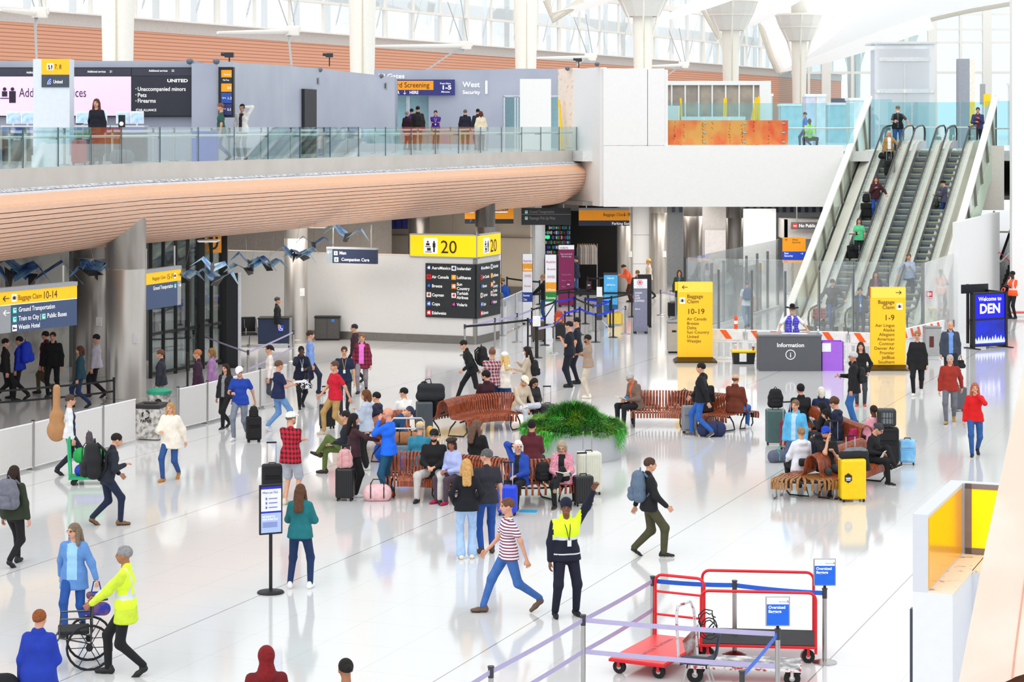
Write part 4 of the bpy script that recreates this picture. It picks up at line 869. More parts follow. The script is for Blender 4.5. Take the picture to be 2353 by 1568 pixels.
# welcome light box
Y0, Y1 = 71.9, 72.6; a = D(2232, Y0); c = D(2312, Y1); w = (c-a).length; t = empty('welcome_light_box', a, math.atan2(c.y-a.y, c.x-a.x), 'black framed illuminated box reading Welcome to DEN', 'sign'); h = 1.86
b = MB()
for x0 in (0, w-.1): b.b2((x0, -.08, 0), (x0+.1, .08, h))
for z in (0.06, h*.50, h-.05): b.b2((0, -.07, z), (w, .07, z+.05))
b.b2((w-.1, 0, .06), (w, .9, .1)); b.b2((w-.1, 0, h-.05), (w, .9, h)); b.b2((w-.1, .85, 0), (w, .9, h)); b.b2((.7, 1.0, .06), (.75, 1.1, h+.2)); b.b2((-.05+.4, .9, h-.1), (w, .95, h+.2)); b.obj('frame', BLACK, t)
for xx in (0.04, w-.05): b = MB(); b.box((xx, 0, .015), (.12, .75, .03)); b.obj('foot', BLACK, t, bevel=.01)
panel(t, 'upper_poster', .1, w-.1, h*.53, h-.06, M('#0505c8', .4, emit=.35, var=.02), .05)
b = MB(); b.b2((.1, -.06, .11), (w-.1, -.02, h*.50)); b.obj('lower_poster', noisemat('night_blue', '#02064a', '#0a2be0', 1.0, .4, lo=.3, hi=.7, emit=.35), t)
b = MB()
for i in range(11):
    x = .14+i*(w-.3)/10; hh = .14+.09*((i*7) % 5)/4; b.add([(x-.07, -.066, .22), (x+.07, -.066, .22), (x+.03, -.066, .22+hh*.6), (x, -.066, .22+hh), (x-.035, -.066, .22+hh*.55)], [(0, 1, 2, 3, 4)])
b.b2((.11, -.068, .17), (w-.11, -.064, .23)); b.obj('tent_silhouette', M('#cfd6e8', .5, emit=.3), t)
text_obj('Welcome to', .19, w/2, h*.85, -.06, WTXT, t, 'CENTER', bold=.02); text_obj('DEN', .44, w/2, h*.63, -.06, WTXT, t, 'CENTER', bold=.035)
b = MB(); b.b2((w+.001, .05, h*.5), (w+.02, .83, h-.06), 0); b.b2((w+.001, .05, .11), (w+.02, .83, h*.48), 1); b.b2((w+.021, .3, h*.68), (w+.03, .6, h*.85), 2); b.obj('side_poster', [M('#e9ebf2', .5, emit=.1), noisemat('sunset', '#3c6ba8', '#ffc93c', 1.2, .5, lo=.35, hi=.6, emit=.15), M('#3b3f8c', .5)], t)
# information desk
Y = 65.6; a = D(1745, Y-.2); w = 1.87; t = empty('information_desk', a, 0, 'charcoal counter lettered Information with a white i symbol', 'desk')
panel(t, 'front_panel', 0, w, 0, 1.05, M('#56585e', .6, var=.02), .03); b = MB(); b.b2((0, 0, 0), (.04, .75, 1.05)); b.b2((w-.04, 0, 0), (w, .75, 1.05)); b.b2((w+.001, .2, .75), (w+.006, .38, .98)); b.obj('side_panel', M('#56585e', .6, var=.02), t)
b = MB(); b.b2((-.02, -.05, 1.05), (w+.02, .8, 1.10)); b.obj('counter_top', M('#74767c', .3, var=.02), t)
text_obj('Information', .175, w/2, .73, -.04, WTXT, t, 'CENTER', bold=.012); text_obj('i', .22, w/2, .42, -.04, WTXT, t, 'CENTER', bold=.01)
b = MB(); b.tube([(w/2+.14*math.cos(x), -.04, .50+.14*math.sin(x)) for x in np.arange(0, 6.28, .26)], .011, 5, closed=True); b.obj('symbol_ring', WTXT, t)
def simple(name, label, cat, loc, parts, rz=0, group=None):
    t = empty(name, loc, rz, label, cat, group)
    for nm, bld, mt, *kw in parts:
        b = MB(); bld(b); b.obj(nm, mt, t, **(kw[0] if kw else {}))
    return t
simple('collection_box', 'open purple cardboard box standing against the information desk', 'box', D(1888, Y-.15), [
    ('box_body', lambda b: (b.b2((0, 0, 0), (.66, .02, .88)), b.b2((0, .5, 0), (.66, .52, .88)), b.b2((0, 0, 0), (.02, .52, .88)), b.b2((.64, 0, 0), (.66, .52, .88)), b.b2((.03, .03, 0), (.63, .49, .6))), M('#a767dd', .8, var=.03)),
    ('paper_note', lambda b: b.b2((.01, -.012, .58), (.28, -.002, .84)), M('#eef0fb', .7))])
simple('hand_sanitizer', 'small clear pump bottle on the information desk', 'bottle', D(1880, Y+.1, 1.10), [
    ('bottle', lambda b: b.lathe([(.035, 0), (.035, .12), (.015, .15)], n=12), M('#dfe9ee', .2), {'smooth': True}), ('pump', lambda b: (b.tube([(0, 0, .15), (0, 0, .21)], .008, 6), b.box((-.02, 0, .21), (.06, .015, .015))), WHITE)])
simple('paper_sheet', 'white papers spread on the information desk counter', 'paper', D(1835, Y+.1, 1.101), [('sheet', lambda b: (b.box((0, 0, .003), (.5, .3, .006)), b.box((-.35, .05, .004), (.3, .22, .008))), M('#f4f6ff', .7))])
simple('storage_tote', 'black storage tote with yellow lid and taped notice', 'crate', D(1684, 67.3), [
    ('tub', lambda b: b.add([(0.03, 0, 0), (.66, 0, 0), (.66, .38, 0), (.03, .38, 0), (0, -.03, .36), (.7, -.03, .36), (.7, .42, .36), (0, .42, .36)], [(0, 3, 2, 1), (4, 5, 6, 7), (0, 1, 5, 4), (1, 2, 6, 5), (2, 3, 7, 6), (3, 0, 4, 7)]), M('#1a1a1c', .5)),
    ('lid', lambda b: b.b2((-.03, -.06, .36), (.73, .45, .42)), M('#ffd400', .4), {'bevel': .01}), ('notice', lambda b: b.b2((.2, -.045, .08), (.42, -.035, .34)), M('#f2f2f6', .7))])
simple('paper_cup', 'small brown paper cup on the yellow lid', 'cup', D(1731, 67.4, .42), [('cup', lambda b: b.lathe([(.03, 0), (.042, .1)], n=12), M('#a8642c', .7), {'smooth': 30}), ('lid', lambda b: b.lathe([(.045, .1), (.04, .115)], n=12), BLACK)])
simple('waste_kiosk', 'grey metal kiosk cabinet standing left of the yellow 10-19 pylon', 'cabinet', D(1535, 70.5), [
    ('cabinet_body', lambda b: b.b2((0, 0, .06), (.42, .5, .98)), M('#b9b4ad', .4, .3), {'bevel': .01}), ('slot', lambda b: b.box((.2, -.004, .72), (.14, .02, .06)), BLACK), ('foot', lambda b: b.b2((.03, .05, 0), (.39, .45, .06)), BLACK), ('cap', lambda b: b.b2((-.01, -.01, .98), (.43, .51, 1.02)), M('#6a6a70', .4))])
simple('ticket_kiosk', 'grey metal kiosk cabinet behind the man in the grey suit', 'cabinet', D(2127, 69), [
    ('cabinet_body', lambda b: b.b2((0, 0, .06), (.5, .5, .95)), M('#a6a8a8', .35, .5), {'bevel': .01}), ('screen', lambda b: b.b2((.12, -.01, .35), (.26, 0, .7)), M('#5b1a1a', .4)), ('cap', lambda b: b.b2((-.01, -.01, .95), (.51, .51, .99)), M('#7c7f80', .4))])
# construction barriers
def barrier(pxL, ybL, pxR, ybR, label):
    a = G(pxL, ybL); c = G(pxR, ybR); w = (c-a).length; t = empty('safety_barrier', a, math.atan2(c.y-a.y, c.x-a.x), label, 'barrier', 'white plastic safety barriers with orange stripes')
    b = MB(); b.b2((0, -.05, .62), (w, .05, .96)); b.b2((0, -.04, .0), (w, .04, .08)); b.b2((0, -.04, .54), (w, .04, .6))
    n = int(w/.22)
    for i in range(n+1): b.b2((i*w/n-.03, -.035, .08), (i*w/n+.03, .035, .56))
    b.b2((0, -.05, 0), (.08, .05, .9)); b.b2((w-.08, -.05, 0), (w, .05, .9)); b.obj('barrier_body', M('#f4f5f7', .5), t, bevel=.008)
    x = .15
    while x+.5 < w: b = MB(); b.add([(x, -.055, .94), (x+.2, -.055, .94), (x+.4, -.055, .66), (x+.2, -.055, .66)], [(3, 2, 1, 0)]); b.obj('reflective_stripe', M('#f2601c', .5, emit=.1), t); x += .62
    for xx in (.25, w-.25): b = MB(); b.box((xx, 0, .02), (.12, .6, .04)); b.obj('foot', M('#e8e8ea', .5), t)
barrier(1598, 825, 1712, 827, 'white plastic barrier with orange stripes, right of the 10-19 pylon')
barrier(1714, 828, 1828, 831, 'white plastic barrier with orange stripes, directly behind the information desk')
barrier(1832, 831, 1948, 833, 'white plastic barrier with orange stripes, behind the purple box')
barrier(1951, 834, 2066, 838, 'white plastic barrier with orange stripes, behind the 1-9 pylon')
barrier(2068, 828, 2168, 802, 'white plastic barrier with orange stripes, angled, right of the 1-9 pylon')
simple('delineator_post', 'short orange and white delineator post inside the glass enclosure', 'post', D(1691, 74.2), [('post', lambda b: b.lathe([(.06, 0), (.06, .85), (.03, .9)], n=12), wavemat('cone_bands', '#f2541c', '#ffffff', 3.2, 'Z', .5, .35), {'smooth': 30}), ('base', lambda b: b.lathe([(.2, 0), (.2, .03), (.07, .06)], n=12), RUBBER)])
# ------------------------------------------------------------------ slatted benches
def smooth_path(pts, step=.075):
    P_ = [Vector((p.x, p.y, 0)) for p in pts]; out = []
    P_ = [P_[0]*2-P_[1]]+P_+[P_[-1]*2-P_[-2]]
    for i in range(1, len(P_)-2):
        a, b, c, d = P_[i-1:i+3]
        for k in range(20):
            t = k/20; out.append(.5*((2*b)+(c-a)*t+(2*a-5*b+4*c-d)*t*t+(3*b-a-3*c+d)*t**3))
    out.append(P_[-2]); res = [out[0]]; acc = 0
    for i in range(1, len(out)):
        seg = (out[i]-out[i-1]).length; acc += seg
        while acc >= step: acc -= step; res.append(out[i]-(out[i]-out[i-1]).normalized()*acc)
    return res
DBL = [(-.64, .25), (-.65, .36), (-.62, .42), (-.50, .44), (-.34, .43), (-.24, .44), (-.19, .50), (-.165, .60), (-.15, .72), (-.11, .81), (-.05, .855), (0, .865), (.05, .855), (.11, .81), (.15, .72), (.165, .60), (.19, .50), (.24, .44), (.34, .43), (.50, .44), (.62, .42), (.65, .36), (.64, .25)]
FLAT = [(-.42, .22), (-.43, .36), (-.40, .42), (-.3, .435), (0, .42), (.3, .435), (.40, .42), (.43, .36), (.42, .22)]
WR = noisemat('red_timber', '#6e2a12', '#b3582e', 5, .38, lo=.35, hi=.65, stretch=(6, 6, .6)); WO = noisemat('oak_timber', '#7a4c22', '#b98146', 6, .5, lo=.35, hi=.65, stretch=(6, 6, .8))
def bench(label, pts, prof=DBL, mt=None, legs=2, lm=None, split=.045):
    path = smooth_path(pts); o0 = path[0]; t = empty('slatted_bench', o0, 0, label, 'bench', None)
    b = MB()
    for i in range(0, len(path)):
        p = path[i]-o0; tg = (path[min(i+1, len(path)-1)]-path[max(0, i-1)]).normalized(); n = Vector((tg.y, -tg.x, 0)); hw = tg*split/2; th = .022
        rows = []
        for j, (u, z) in enumerate(prof):
            a = Vector(prof[max(0, j-1)]); c = Vector(prof[min(len(prof)-1, j+1)]); d = (c-a).normalized(); nn = Vector((-d.y, d.x))
            q = p+n*u+Vector((0, 0, z)); q2 = q-(n*nn.x+Vector((0, 0, nn.y)))*th
            rows.append([q-hw, q+hw, q2+hw, q2-hw, q-hw])
        b.strip(rows); m = len(b.v); b.f += [(m-5, m-4, m-3, m-2)]; b.m += [0]; k = m-len(rows)*5; b.f += [(k+3, k+2, k+1, k)]; b.m += [0]
    b.obj('slats', mt or WR, t)
    u0 = prof[0][0]
    for u in ((-.45, .45) if prof is DBL else (-.3, .3)): b = MB(); b.tube([path[i]-o0+Vector(((path[min(i+1, len(path)-1)]-path[max(0, i-1)]).normalized().y*u, -(path[min(i+1, len(path)-1)]-path[max(0, i-1)]).normalized().x*u, .36)) for i in range(0, len(path), 4)], .02, 6); b.obj('rail', BLACK, t)
    ks = [int((len(path)-1)*f_) for f_ in np.linspace(.04, .96, legs)]
    for k in ks:
        p = path[k]-o0; tg = (path[min(k+1, len(path)-1)]-path[max(0, k-1)]).normalized(); n = Vector((tg.y, -tg.x, 0)); w = abs(u0)*.93
        b = MB(); pts_ = [p-n*w*.95+Vector((0, 0, .37)), p-n*w*1.0+Vector((0, 0, .12)), p-n*w*.85+Vector((0, 0, .02)), p-n*.1+Vector((0, 0, .02)), p-n*.16+Vector((0, 0, .2)), p-n*.3+Vector((0, 0, .37))]
        pt2 = [Vector((0, 0, v.z))+p+(p-Vector((v.x, v.y, 0))) - Vector((0, 0, 0)) for v in pts_]
        pt2 = [Vector((2*p.x-v.x, 2*p.y-v.y, v.z)) for v in pts_]
        for q in (pts_, pt2): b.tube(q, .018, 6)
        b.obj('leg', lm or BLACK, t)
    return t
bench('red-brown slatted bench at the back left, open arched end beside the tall grey suitcase', [G(1018, 921, .86), G(1060, 910, .86), G(1115, 904, .86), G(1165, 902, .86), G(1218, 905, .86)])
bench('red-brown slatted bench at the back right, under the man in orange collar', [G(1447, 897, .86), G(1530, 897, .86), G(1590, 899, .86), G(1650, 903, .86), G(1706, 909, .86)], legs=3)
bench('red-brown slatted bench in front of the planter, with the smiling man in black cap', [G(880, 1038, .86), G(940, 1037, .86), G(1010, 1040, .86), G(1090, 1047, .86), G(1170, 1054, .86), G(1240, 1055, .86), G(1300, 1050, .86)], legs=4)
bench('slatted bench behind the bald man in blue, mostly hidden by sitters', [D(840, 47.6), D(872, 49.0), D(905, 49.8), D(945, 49.9)])
bench('sinuous red slatted bench at the right, nearer part behind the yellow suitcase', [G(1866, 1046, .86), G(1900, 1034, .86), G(1938, 1020, .86), G(1980, 1006, .86)])
bench('sinuous red slatted bench at the right, farther part with the young people sitting', [G(1990, 978, .86), G(1955, 966, .86), G(1915, 950, .86), G(1868, 932, .86)])
bench('backless oak slatted stool with flat steel legs, left of the yellow suitcase', [D(1788, 43.2), D(1850, 43.0), D(1908, 43.2)], FLAT, WO, 2, STEEL, .05)
# ------------------------------------------------------------------ planter
pc = D(1317, 48.4); t = empty('round_planter', pc, 0, 'large round pale grey planter overflowing with green foliage', 'planter')
b = MB(); b.lathe([(1.06, 0), (1.08, .05), (1.10, .66), (1.04, .68), (1.02, .5)], n=64, caps=False); b.obj('tub', M('#bfc1c6', .55, var=.01), t, smooth=40)
b = MB(); b.lathe([(.99, .0), (1.0, .6), (0.01, .62)], n=32, caps=False); b.obj('soil', M('#2a2219', .9), t)
b = MB(); rnd = random.Random(3)
def blade(x, y, z, ang, ln, droop, up, w, mi):
    d = Vector((math.cos(ang), math.sin(ang), 0)); s_ = Vector((-d.y, d.x, 0))*w; rows = []
    for k in range(5):
        f_ = k/4; p = Vector((x, y, z))+d*ln*f_*(.45+.3*f_)+Vector((0, 0, up*f_-droop*f_*f_)); ww = 1-f_*.95; rows.append([p-s_*ww, p+s_*ww])
    b.strip(rows, mi)
for i in range(15000):
    a = rnd.uniform(0, 2*math.pi); r = 1.16*math.sqrt(rnd.random()); hh = .74+.16*max(0, 1-(r/1.2)**2)+(.22*math.exp(-(r/.5)**2))-.12*max(0, r-1.0)/.16+.05*math.sin(a*7+2)*math.sin(r*9)
    x, y = r*math.cos(a), r*math.sin(a); sec = math.sin(a*5+r*6)+math.sin(x*7+1)*.8+rnd.uniform(-.6, .6)
    mi = 0 if sec > .7 else (1 if sec > -.3 else (2 if sec > -1.1 else 3))
    if r < .45: mi = 2 if rnd.random() < .7 else 1
    ln = rnd.uniform(.12, .26); blade(x, y, hh-.03, a+rnd.uniform(-1.4, 1.4), ln, rnd.uniform(.02, .14), rnd.uniform(.03, .14)+(.12 if r < .5 else 0), rnd.uniform(.007, .016), mi)
for ca, n in ((-2.15, 420), (-.5, 380), (-2.8, 260), (.2, 200)):
    for i in range(n):
        a = ca+rnd.gauss(0, .09); zz = .72-abs(rnd.gauss(0, .20)); r = 1.12+rnd.uniform(0, .09); blade(r*math.cos(a), r*math.sin(a), zz, a+rnd.uniform(-1, 1), rnd.uniform(.04, .10), .1, .01, .010, 3 if n > 100 else 1)
b.obj('foliage', [M('#7dab2a', .7, var=.25), M('#4f9a28', .7, var=.25), M('#2a6a22', .7, var=.3), M('#4fc03c', .7, var=.2)], t)
# ------------------------------------------------------------------ stanchions and belts
LAV = M('#b9b1d6', .6, var=.03); BLU = M('#1667e0', .5, var=.03); QBL = M('#1730e8', .5, var=.03); BLKB = M('#141418', .6)
ST = {}
def stanchion(key, loc, label, m='steel', h=1.0, group=None, rbase=.17):
    mt = STEEL if m == 'steel' else M('#18181b', .35, var=.05)
    t = empty('belt_stanchion', loc, 0, label, 'stanchion', group)
    b = MB(); b.lathe([(rbase, 0), (rbase, .012), (rbase*.6, .035), (.035, .05)], n=24); b.obj('base', mt, t, smooth=40)
    b = MB(); b.lathe([(.032, .04), (.032, h-.1)], n=14); b.obj('post', mt, t, smooth=40)
    b = MB(); b.lathe([(.034, h-.14), (.034, h-.02), (.04, h-.02), (.04, h)], n=14); b.obj('belt_head', BLKB if m != 'steel' else M('#39393d', .4), t, smooth=40)
    ST[key] = (Vector(loc), t, h); return t
def belt(k1, k2, m, z=None, w=.05, sag=.015):
    p, t, h = ST[k1]; q = ST[k2][0]; z = z if z is not None else h-.07; d = q-p; rows = []
    for i in range(9):
        f_ = i/8; c = d*f_+Vector((0, 0, z-sag*4*f_*(1-f_))); rows.append([c+Vector((0, 0, w/2)), c-Vector((0, 0, w/2))])
    b = MB(); b.strip(rows); b.obj('belt', m, t, solid=.004)
def gt(px, ytop, h=1.03): return Vector((*G(px, ytop, h).xy, 0))
fg = [('a', 1128, 1531, 'silver belt post at the bottom edge, cut off by the frame, left of the trolleys'), ('b', 1340, 1413, 'silver belt post left of the red trolley where four lavender belts meet'), ('c', 1500, 1324, 'silver belt post at the back left corner of the trolley bay'),
      ('d', 1688, 1334, 'silver belt post behind the middle of the trolleys'), ('e', 1895, 1352, 'silver belt post with round base carrying the farther Oversized Baggage sign'), ('f', 1787, 1445, 'silver belt post carrying the nearer Oversized Baggage sign'), ('g', 1705, 1541, 'silver belt post at the bottom edge with a blue belt, beneath the trolleys')]
for k, x, y, l in fg: stanchion(k, gt(x, y), l, 'steel', 1.03)
for k1, k2, m, z in (('a', 'b', LAV, .96), ('a', 'b', LAV, .55), ('b', 'c', LAV, .96), ('b', 'c', LAV, .55), ('b', 'f', LAV, .96), ('b', 'f', LAV, .55), ('c', 'd', BLU, .96), ('d', 'e', BLU, .96), ('f', 'g', BLU, .96)): belt(k1, k2, m, z, .062)
p = gt(940, 1640); stanchion('h', p, 'silver belt post outside the bottom edge', 'steel', 1.03); belt('a', 'h', LAV, .96, .062); belt('a', 'h', LAV, .55, .062)
def top_sign(k, label):
    p, t0, h = ST[k]; t = empty('oversized_baggage_sign', p+Vector((0, 0, h)), 0, label, 'sign', None)
    b = MB(); b.b2((-.155, -.012, .03), (.155, .012, .41)); b.obj('frame', STEEL, t, bevel=.01); b = MB(); b.b2((-.14, -.016, .31), (.14, -.011, .395), 0); b.b2((-.14, -.016, .045), (.14, -.011, .31), 1); b.obj('insert', [M('#f2f6fa', .5), M('#0f66e0', .5, emit=.1, var=.05)], t)
    b = MB(); b.tube([(0, 0, 0), (0, 0, .03)], .02, 8); b.obj('clip', BLKB, t)
    text_obj('Oversized\nBaggage', .052, -.12, .255, -.019, WTXT, t, bold=.02); text_obj('American', .028, .01, .335, -.019, M('#9aa6b4', .6, var=0), t)
    b = MB(); b.add([(.118, -.018, .36), (.13, -.018, .36), (.138, -.018, .33), (.128, -.018, .33)], [(3, 2, 1, 0)]); b.obj('emblem', M('#c9484a', .5), t)
top_sign('e', 'blue Oversized Baggage sign on the farther post, right of the trolleys'); top_sign('f', 'blue Oversized Baggage sign on the nearer post, in front of the trolleys')
qg = 'black belt posts of the check-in queue'; ql = 'black belt post in the queue lanes behind the two officers'
Q = [('q1', 1213, 800), ('q2', 1235, 823), ('q3', 1252, 794), ('q4', 1298, 782), ('q5', 1332, 770), ('q6', 1369, 787), ('q7', 1409, 776), ('q8', 1274 if False else 1222, 773), ('q9', 1192, 734), ('q10', 1307, 727), ('q11', 1345, 745), ('q12', 1402, 752), ('q13', 1405, 741), ('q14', 1452, 729), ('q15', 1322, 718), ('q16', 1276, 752), ('q17', 1352, 722), ('q18', 1320, 742)]
for k, x, y in Q: stanchion(k, G(x, y), ql, 'black', 1.0, qg)
S_ = [('s1', 1068, 817, 'silver belt post at the corner of the white partition'), ('s2', 1137, 800, 'silver belt post right of the partition corner, left of the glass screens'), ('s3', 1188, 787, 'silver belt post just left of the first black queue posts'), ('s4', 1274, 812, 'silver belt post directly left of the two officers'), ('s5', 1363, 763, 'silver belt post beside the slim kiosk in the queue'), ('s6', 1437, 768, 'silver belt post left of the grey economy class banner'), ('s8', 1518, 725, 'silver belt post right of the black banner, under the glass enclosure'), ('s9', 1553, 735, 'silver belt post behind the 10-19 pylon')]
for k, x, y, l in S_: stanchion(k, G(x, y), l, 'steel', 1.0)
for a_, b_, m in (('s1', 's2', LAV), ('s2', 's3', LAV), ('s3', 'q8', LAV), ('q2', 's4', LAV), ('s4', 'q4', QBL), ('q4', 'q5', QBL), ('q5', 'q6', QBL), ('q6', 'q7', QBL), ('q7', 's6', LAV), ('s1', 'q1', BLKB), ('q1', 'q2', BLKB), ('q1', 'q3', QBL), ('q3', 'q16', BLKB), ('q16', 'q18', QBL), ('q18', 's5', BLKB), ('s5', 'q12', QBL),
                  ('q8', 'q16', BLKB), ('q9', 'q10', BLKB), ('q10', 'q14', BLKB), ('q11', 'q12', QBL), ('q13', 'q14', BLKB), ('q9', 'q15', BLKB), ('q15', 'q17', BLKB), ('q17', 'q14', BLKB), ('s8', 's9', LAV), ('q11', 'q13', BLKB), ('q10', 'q17', BLKB)): belt(a_, b_, m, None, .07)
for i, (x, y) in enumerate(((1165, 690), (1240, 700), (1350, 690), (1376, 690), (1392, 686))): stanchion('r%d' % i, G(x, y), 'black belt post in the shadow in front of the shop', 'black', 1.0, 'black belt posts before the shop')
belt('r0', 'r1', BLKB, None, .07); belt('r2', 'r3', BLKB, None, .07); belt('r3', 'r4', BLKB, None, .07)
for k, x, y, l in (('m1', 570, 885, 'silver belt post behind the white cap man'), ('m2', 674, 832, 'silver belt post beside the wheelchair counter'), ('m3', 445, 832, 'silver belt post before the glass door frames')): stanchion(k, G(x, y), l, 'steel', 1.0)
for k, x, y, l in (('m4', 431, 892, 'black belt post before the glass door frames'), ('m5', 122, 975, 'black belt post in the shade behind the guitar case'), ('m6', -60, 990, 'black belt post in the shade at the left edge'), ('m7', 262, 958, 'black belt post hidden by the thick column')): stanchion(k, G(x, y), l, 'black', 1.0)
belt('m3', 'm1', LAV); belt('m1', 'm2', LAV); belt('m1', 'm2', LAV, .45); belt('m6', 'm5', BLKB); belt('m6', 'm5', BLKB, .65); belt('m5', 'm7', BLKB); belt('m5', 'm7', BLKB, .65)
# white screen panels
def screen(pxL, ybL, pxR, ybR, label, h=1.02, m=None):
    a = G(pxL, ybL); c = G(pxR, ybR); w = (c-a).length; t = empty('crowd_barrier', a, math.atan2(c.y-a.y, c.x-a.x), label, 'barrier', 'pale barrier panels along the walkway')
    b = MB(); b.b2((.05, -.012, .08), (w-.05, .012, h-.03)); b.obj('panel', m or M('#e2dfdc', .5, var=.01), t)
    b = MB(); b.tube([(.04, 0, h-.02), (w-.04, 0, h-.02)], .02, 8); b.tube([(.04, 0, .07), (w-.04, 0, .07)], .016, 8); b.obj('rail', M('#f2f2f4', .3, .2), t)
    b = MB(); b.lathe([(.035, 0), (.035, h+.03)], n=12); b.obj('post', STEEL, t, smooth=40); b = MB(); b.lathe([(.038, h+.03), (.038, h+.05)], n=12); b.obj('post_cap', BLACK, t)
    b = MB(); b.lathe([(.14, 0), (.14, .01), (.05, .03)], n=20); b.obj('foot', STEEL, t)
screen(-75, 1118, 76, 1080, 'pale barrier panel at the left edge of the walkway'); screen(76, 1080, 236, 1036, 'pale barrier panel second from the left edge, behind the guitar case'); screen(236, 1036, 313, 1016, 'pale barrier panel ending at the recycling bins')
screen(409, 990, 476, 974, 'pale barrier panel just right of the bins and cream coat woman'); screen(476, 974, 597, 940, 'pale barrier panel behind the white cap man'); screen(597, 940, 660, 924, 'pale barrier panel behind the navy shirt man')
CLR = glass('frosted_screen', (.92, .94, .95), .05, .35, (.9, .92, .94))
screen(1154, 772, 1183, 757, 'clear glass screen right of the 20 sign corner', 1.3, CLR); screen(1183, 757, 1200, 748, 'second clear glass screen right of the 20 sign corner', 1.3, CLR)
# bins
c = G(338, 1012); t = empty('recycling_bin', c, -.2, 'square patterned paper recycling bin with black top', 'bin')
BP = noisemat('swirl_bin', '#8f8b85', '#d9d5d0', 9, .5, lo=.42, hi=.58)
b = MB(); b.b2((-.3, -.02, .02), (.3, .56, .74)); b.obj('bin_body', BP, t, bevel=.01)
b = MB(); b.b2((-.32, -.04, .74), (.32, .58, .84)); b.obj('lid', M('#232427', .5), t, bevel=.02); b = MB(); b.box((0, .25, .85), (.3, .2, .02)); b.obj('opening', BLACK, t); text_obj('PAPER', .1, -.16, .42, -.03, M('#1d1d1f', .6, var=0), t, bold=.02)
b = MB()
for k in range(3): a0 = k*2.094+.3; b.tube([(.09*math.cos(a0+q)-.02, -.028, .6+.09*math.sin(a0+q)) for q in np.arange(0, 1.5, .3)], .018, 5)
b.obj('recycling_symbol', M('#1d1d1f', .6, var=0), t)
c = G(366, 985); t = empty('recycling_bin', c, 0, 'round patterned can bin with green domed lid', 'bin')
b = MB(); b.lathe([(.28, 0), (.28, .86)], n=28); b.obj('bin_body', BP, t, smooth=40); b = MB(); b.lathe([(.3, .86), (.3, .93), (.2, .98), (.01, .99)], n=28); b.obj('lid', M('#1b9a78', .5), t, smooth=40)
b = MB(); b.tube([(0.02, -.275, .68), (.02, -.30, .68)], .085, 16); b.obj('opening', BLACK, t); text_obj('ALUMINUM\nCANS', .09, -.1, .48, -.285, M('#b23b3b', .6, var=0), t)
simple('waste_cabinet', 'low dark double waste cabinet against the white partition', 'bin', D(723, 74.75), [('cabinet_body', lambda b: b.b2((0, 0, .04), (.86, .5, .78)), M('#4b4a49', .35, .5), {'bevel': .01}), ('top', lambda b: b.b2((-.02, -.02, .78), (.88, .52, .82)), BLACK),
    ('door_panel', lambda b: (b.b2((.02, -.015, .07), (.42, 0, .74)), b.b2((.44, -.015, .07), (.84, 0, .74))), M('#585654', .35, .5)), ('label_plate', lambda b: b.b2((.58, -.02, .64), (.68, -.014, .74)), M('#2f7bd6', .5)), ('foot', lambda b: b.b2((.03, .03, 0), (.83, .47, .04)), BLACK)])
# wheelchair counter, tall black totem, airport seats
simple('wheelchair_counter', 'navy counter with blue wheelchair symbol', 'desk', D(593, 72.3), [('counter_body', lambda b: b.b2((0, 0, .12), (1.02, .75, .95)), DNAVY), ('counter_top', lambda b: b.b2((-.02, -.02, .95), (1.04, .77, .99)), BLACK), ('plinth', lambda b: b.b2((.3, -.01, 0), (1.0, .7, .14)), M('#c9ccd2', .5)), ('end_trim', lambda b: b.b2((1.05, 0, 0), (1.12, .1, 1.0)), STEEL)])
icon_box(bpy.data.objects['wheelchair_counter'], .76, .66, .2, M('#1b48c8', .5, emit=.2), 'wheelchair', -.02)
simple('display_totem', 'tall black totem with a pale metal edge left of the partition', 'totem', D(520, 66.3), [('slab', lambda b: b.b2((0, 0, 0), (.36, .12, 2.9)), M('#12161c', .4)), ('edge_strip', lambda b: b.b2((.36, -.02, 0), (.44, .14, 2.9)), M('#dfe0e6', .35, .4)), ('foot', lambda b: b.b2((-.03, -.1, 0), (.5, .25, .03)), BLACK)])
def seat(loc, label, rz=.25):
    t = empty('airport_seat', loc, rz, label, 'seat', 'black beam seats behind the glass doors')
    b = MB(); b.box((0, 0, .42), (.5, .48, .06)); b.obj('seat', BLACK, t, bevel=.02); b = MB(); b.box((0, .26, .72), (.5, .06, .5)); b.obj('backrest', BLACK, t, bevel=.02)
    b = MB(); b.tube([(.27, -.2, .42), (.27, -.2, .62), (.27, .2, .64), (.27, .26, .9)], .018, 6); b.obj('armrest', STEEL, t); b = MB(); b.tube([(0, 0, .4), (0, 0, .05)], .03, 8); b.box((0, 0, .03), (.08, .6, .04)); b.obj('leg', STEEL, t)
for i, x in enumerate((350, 385, 420, 545, 572, 470)): seat(D(x, 71+(x-350)*.008), 'black beam seat in the row behind the glass doors and totem')
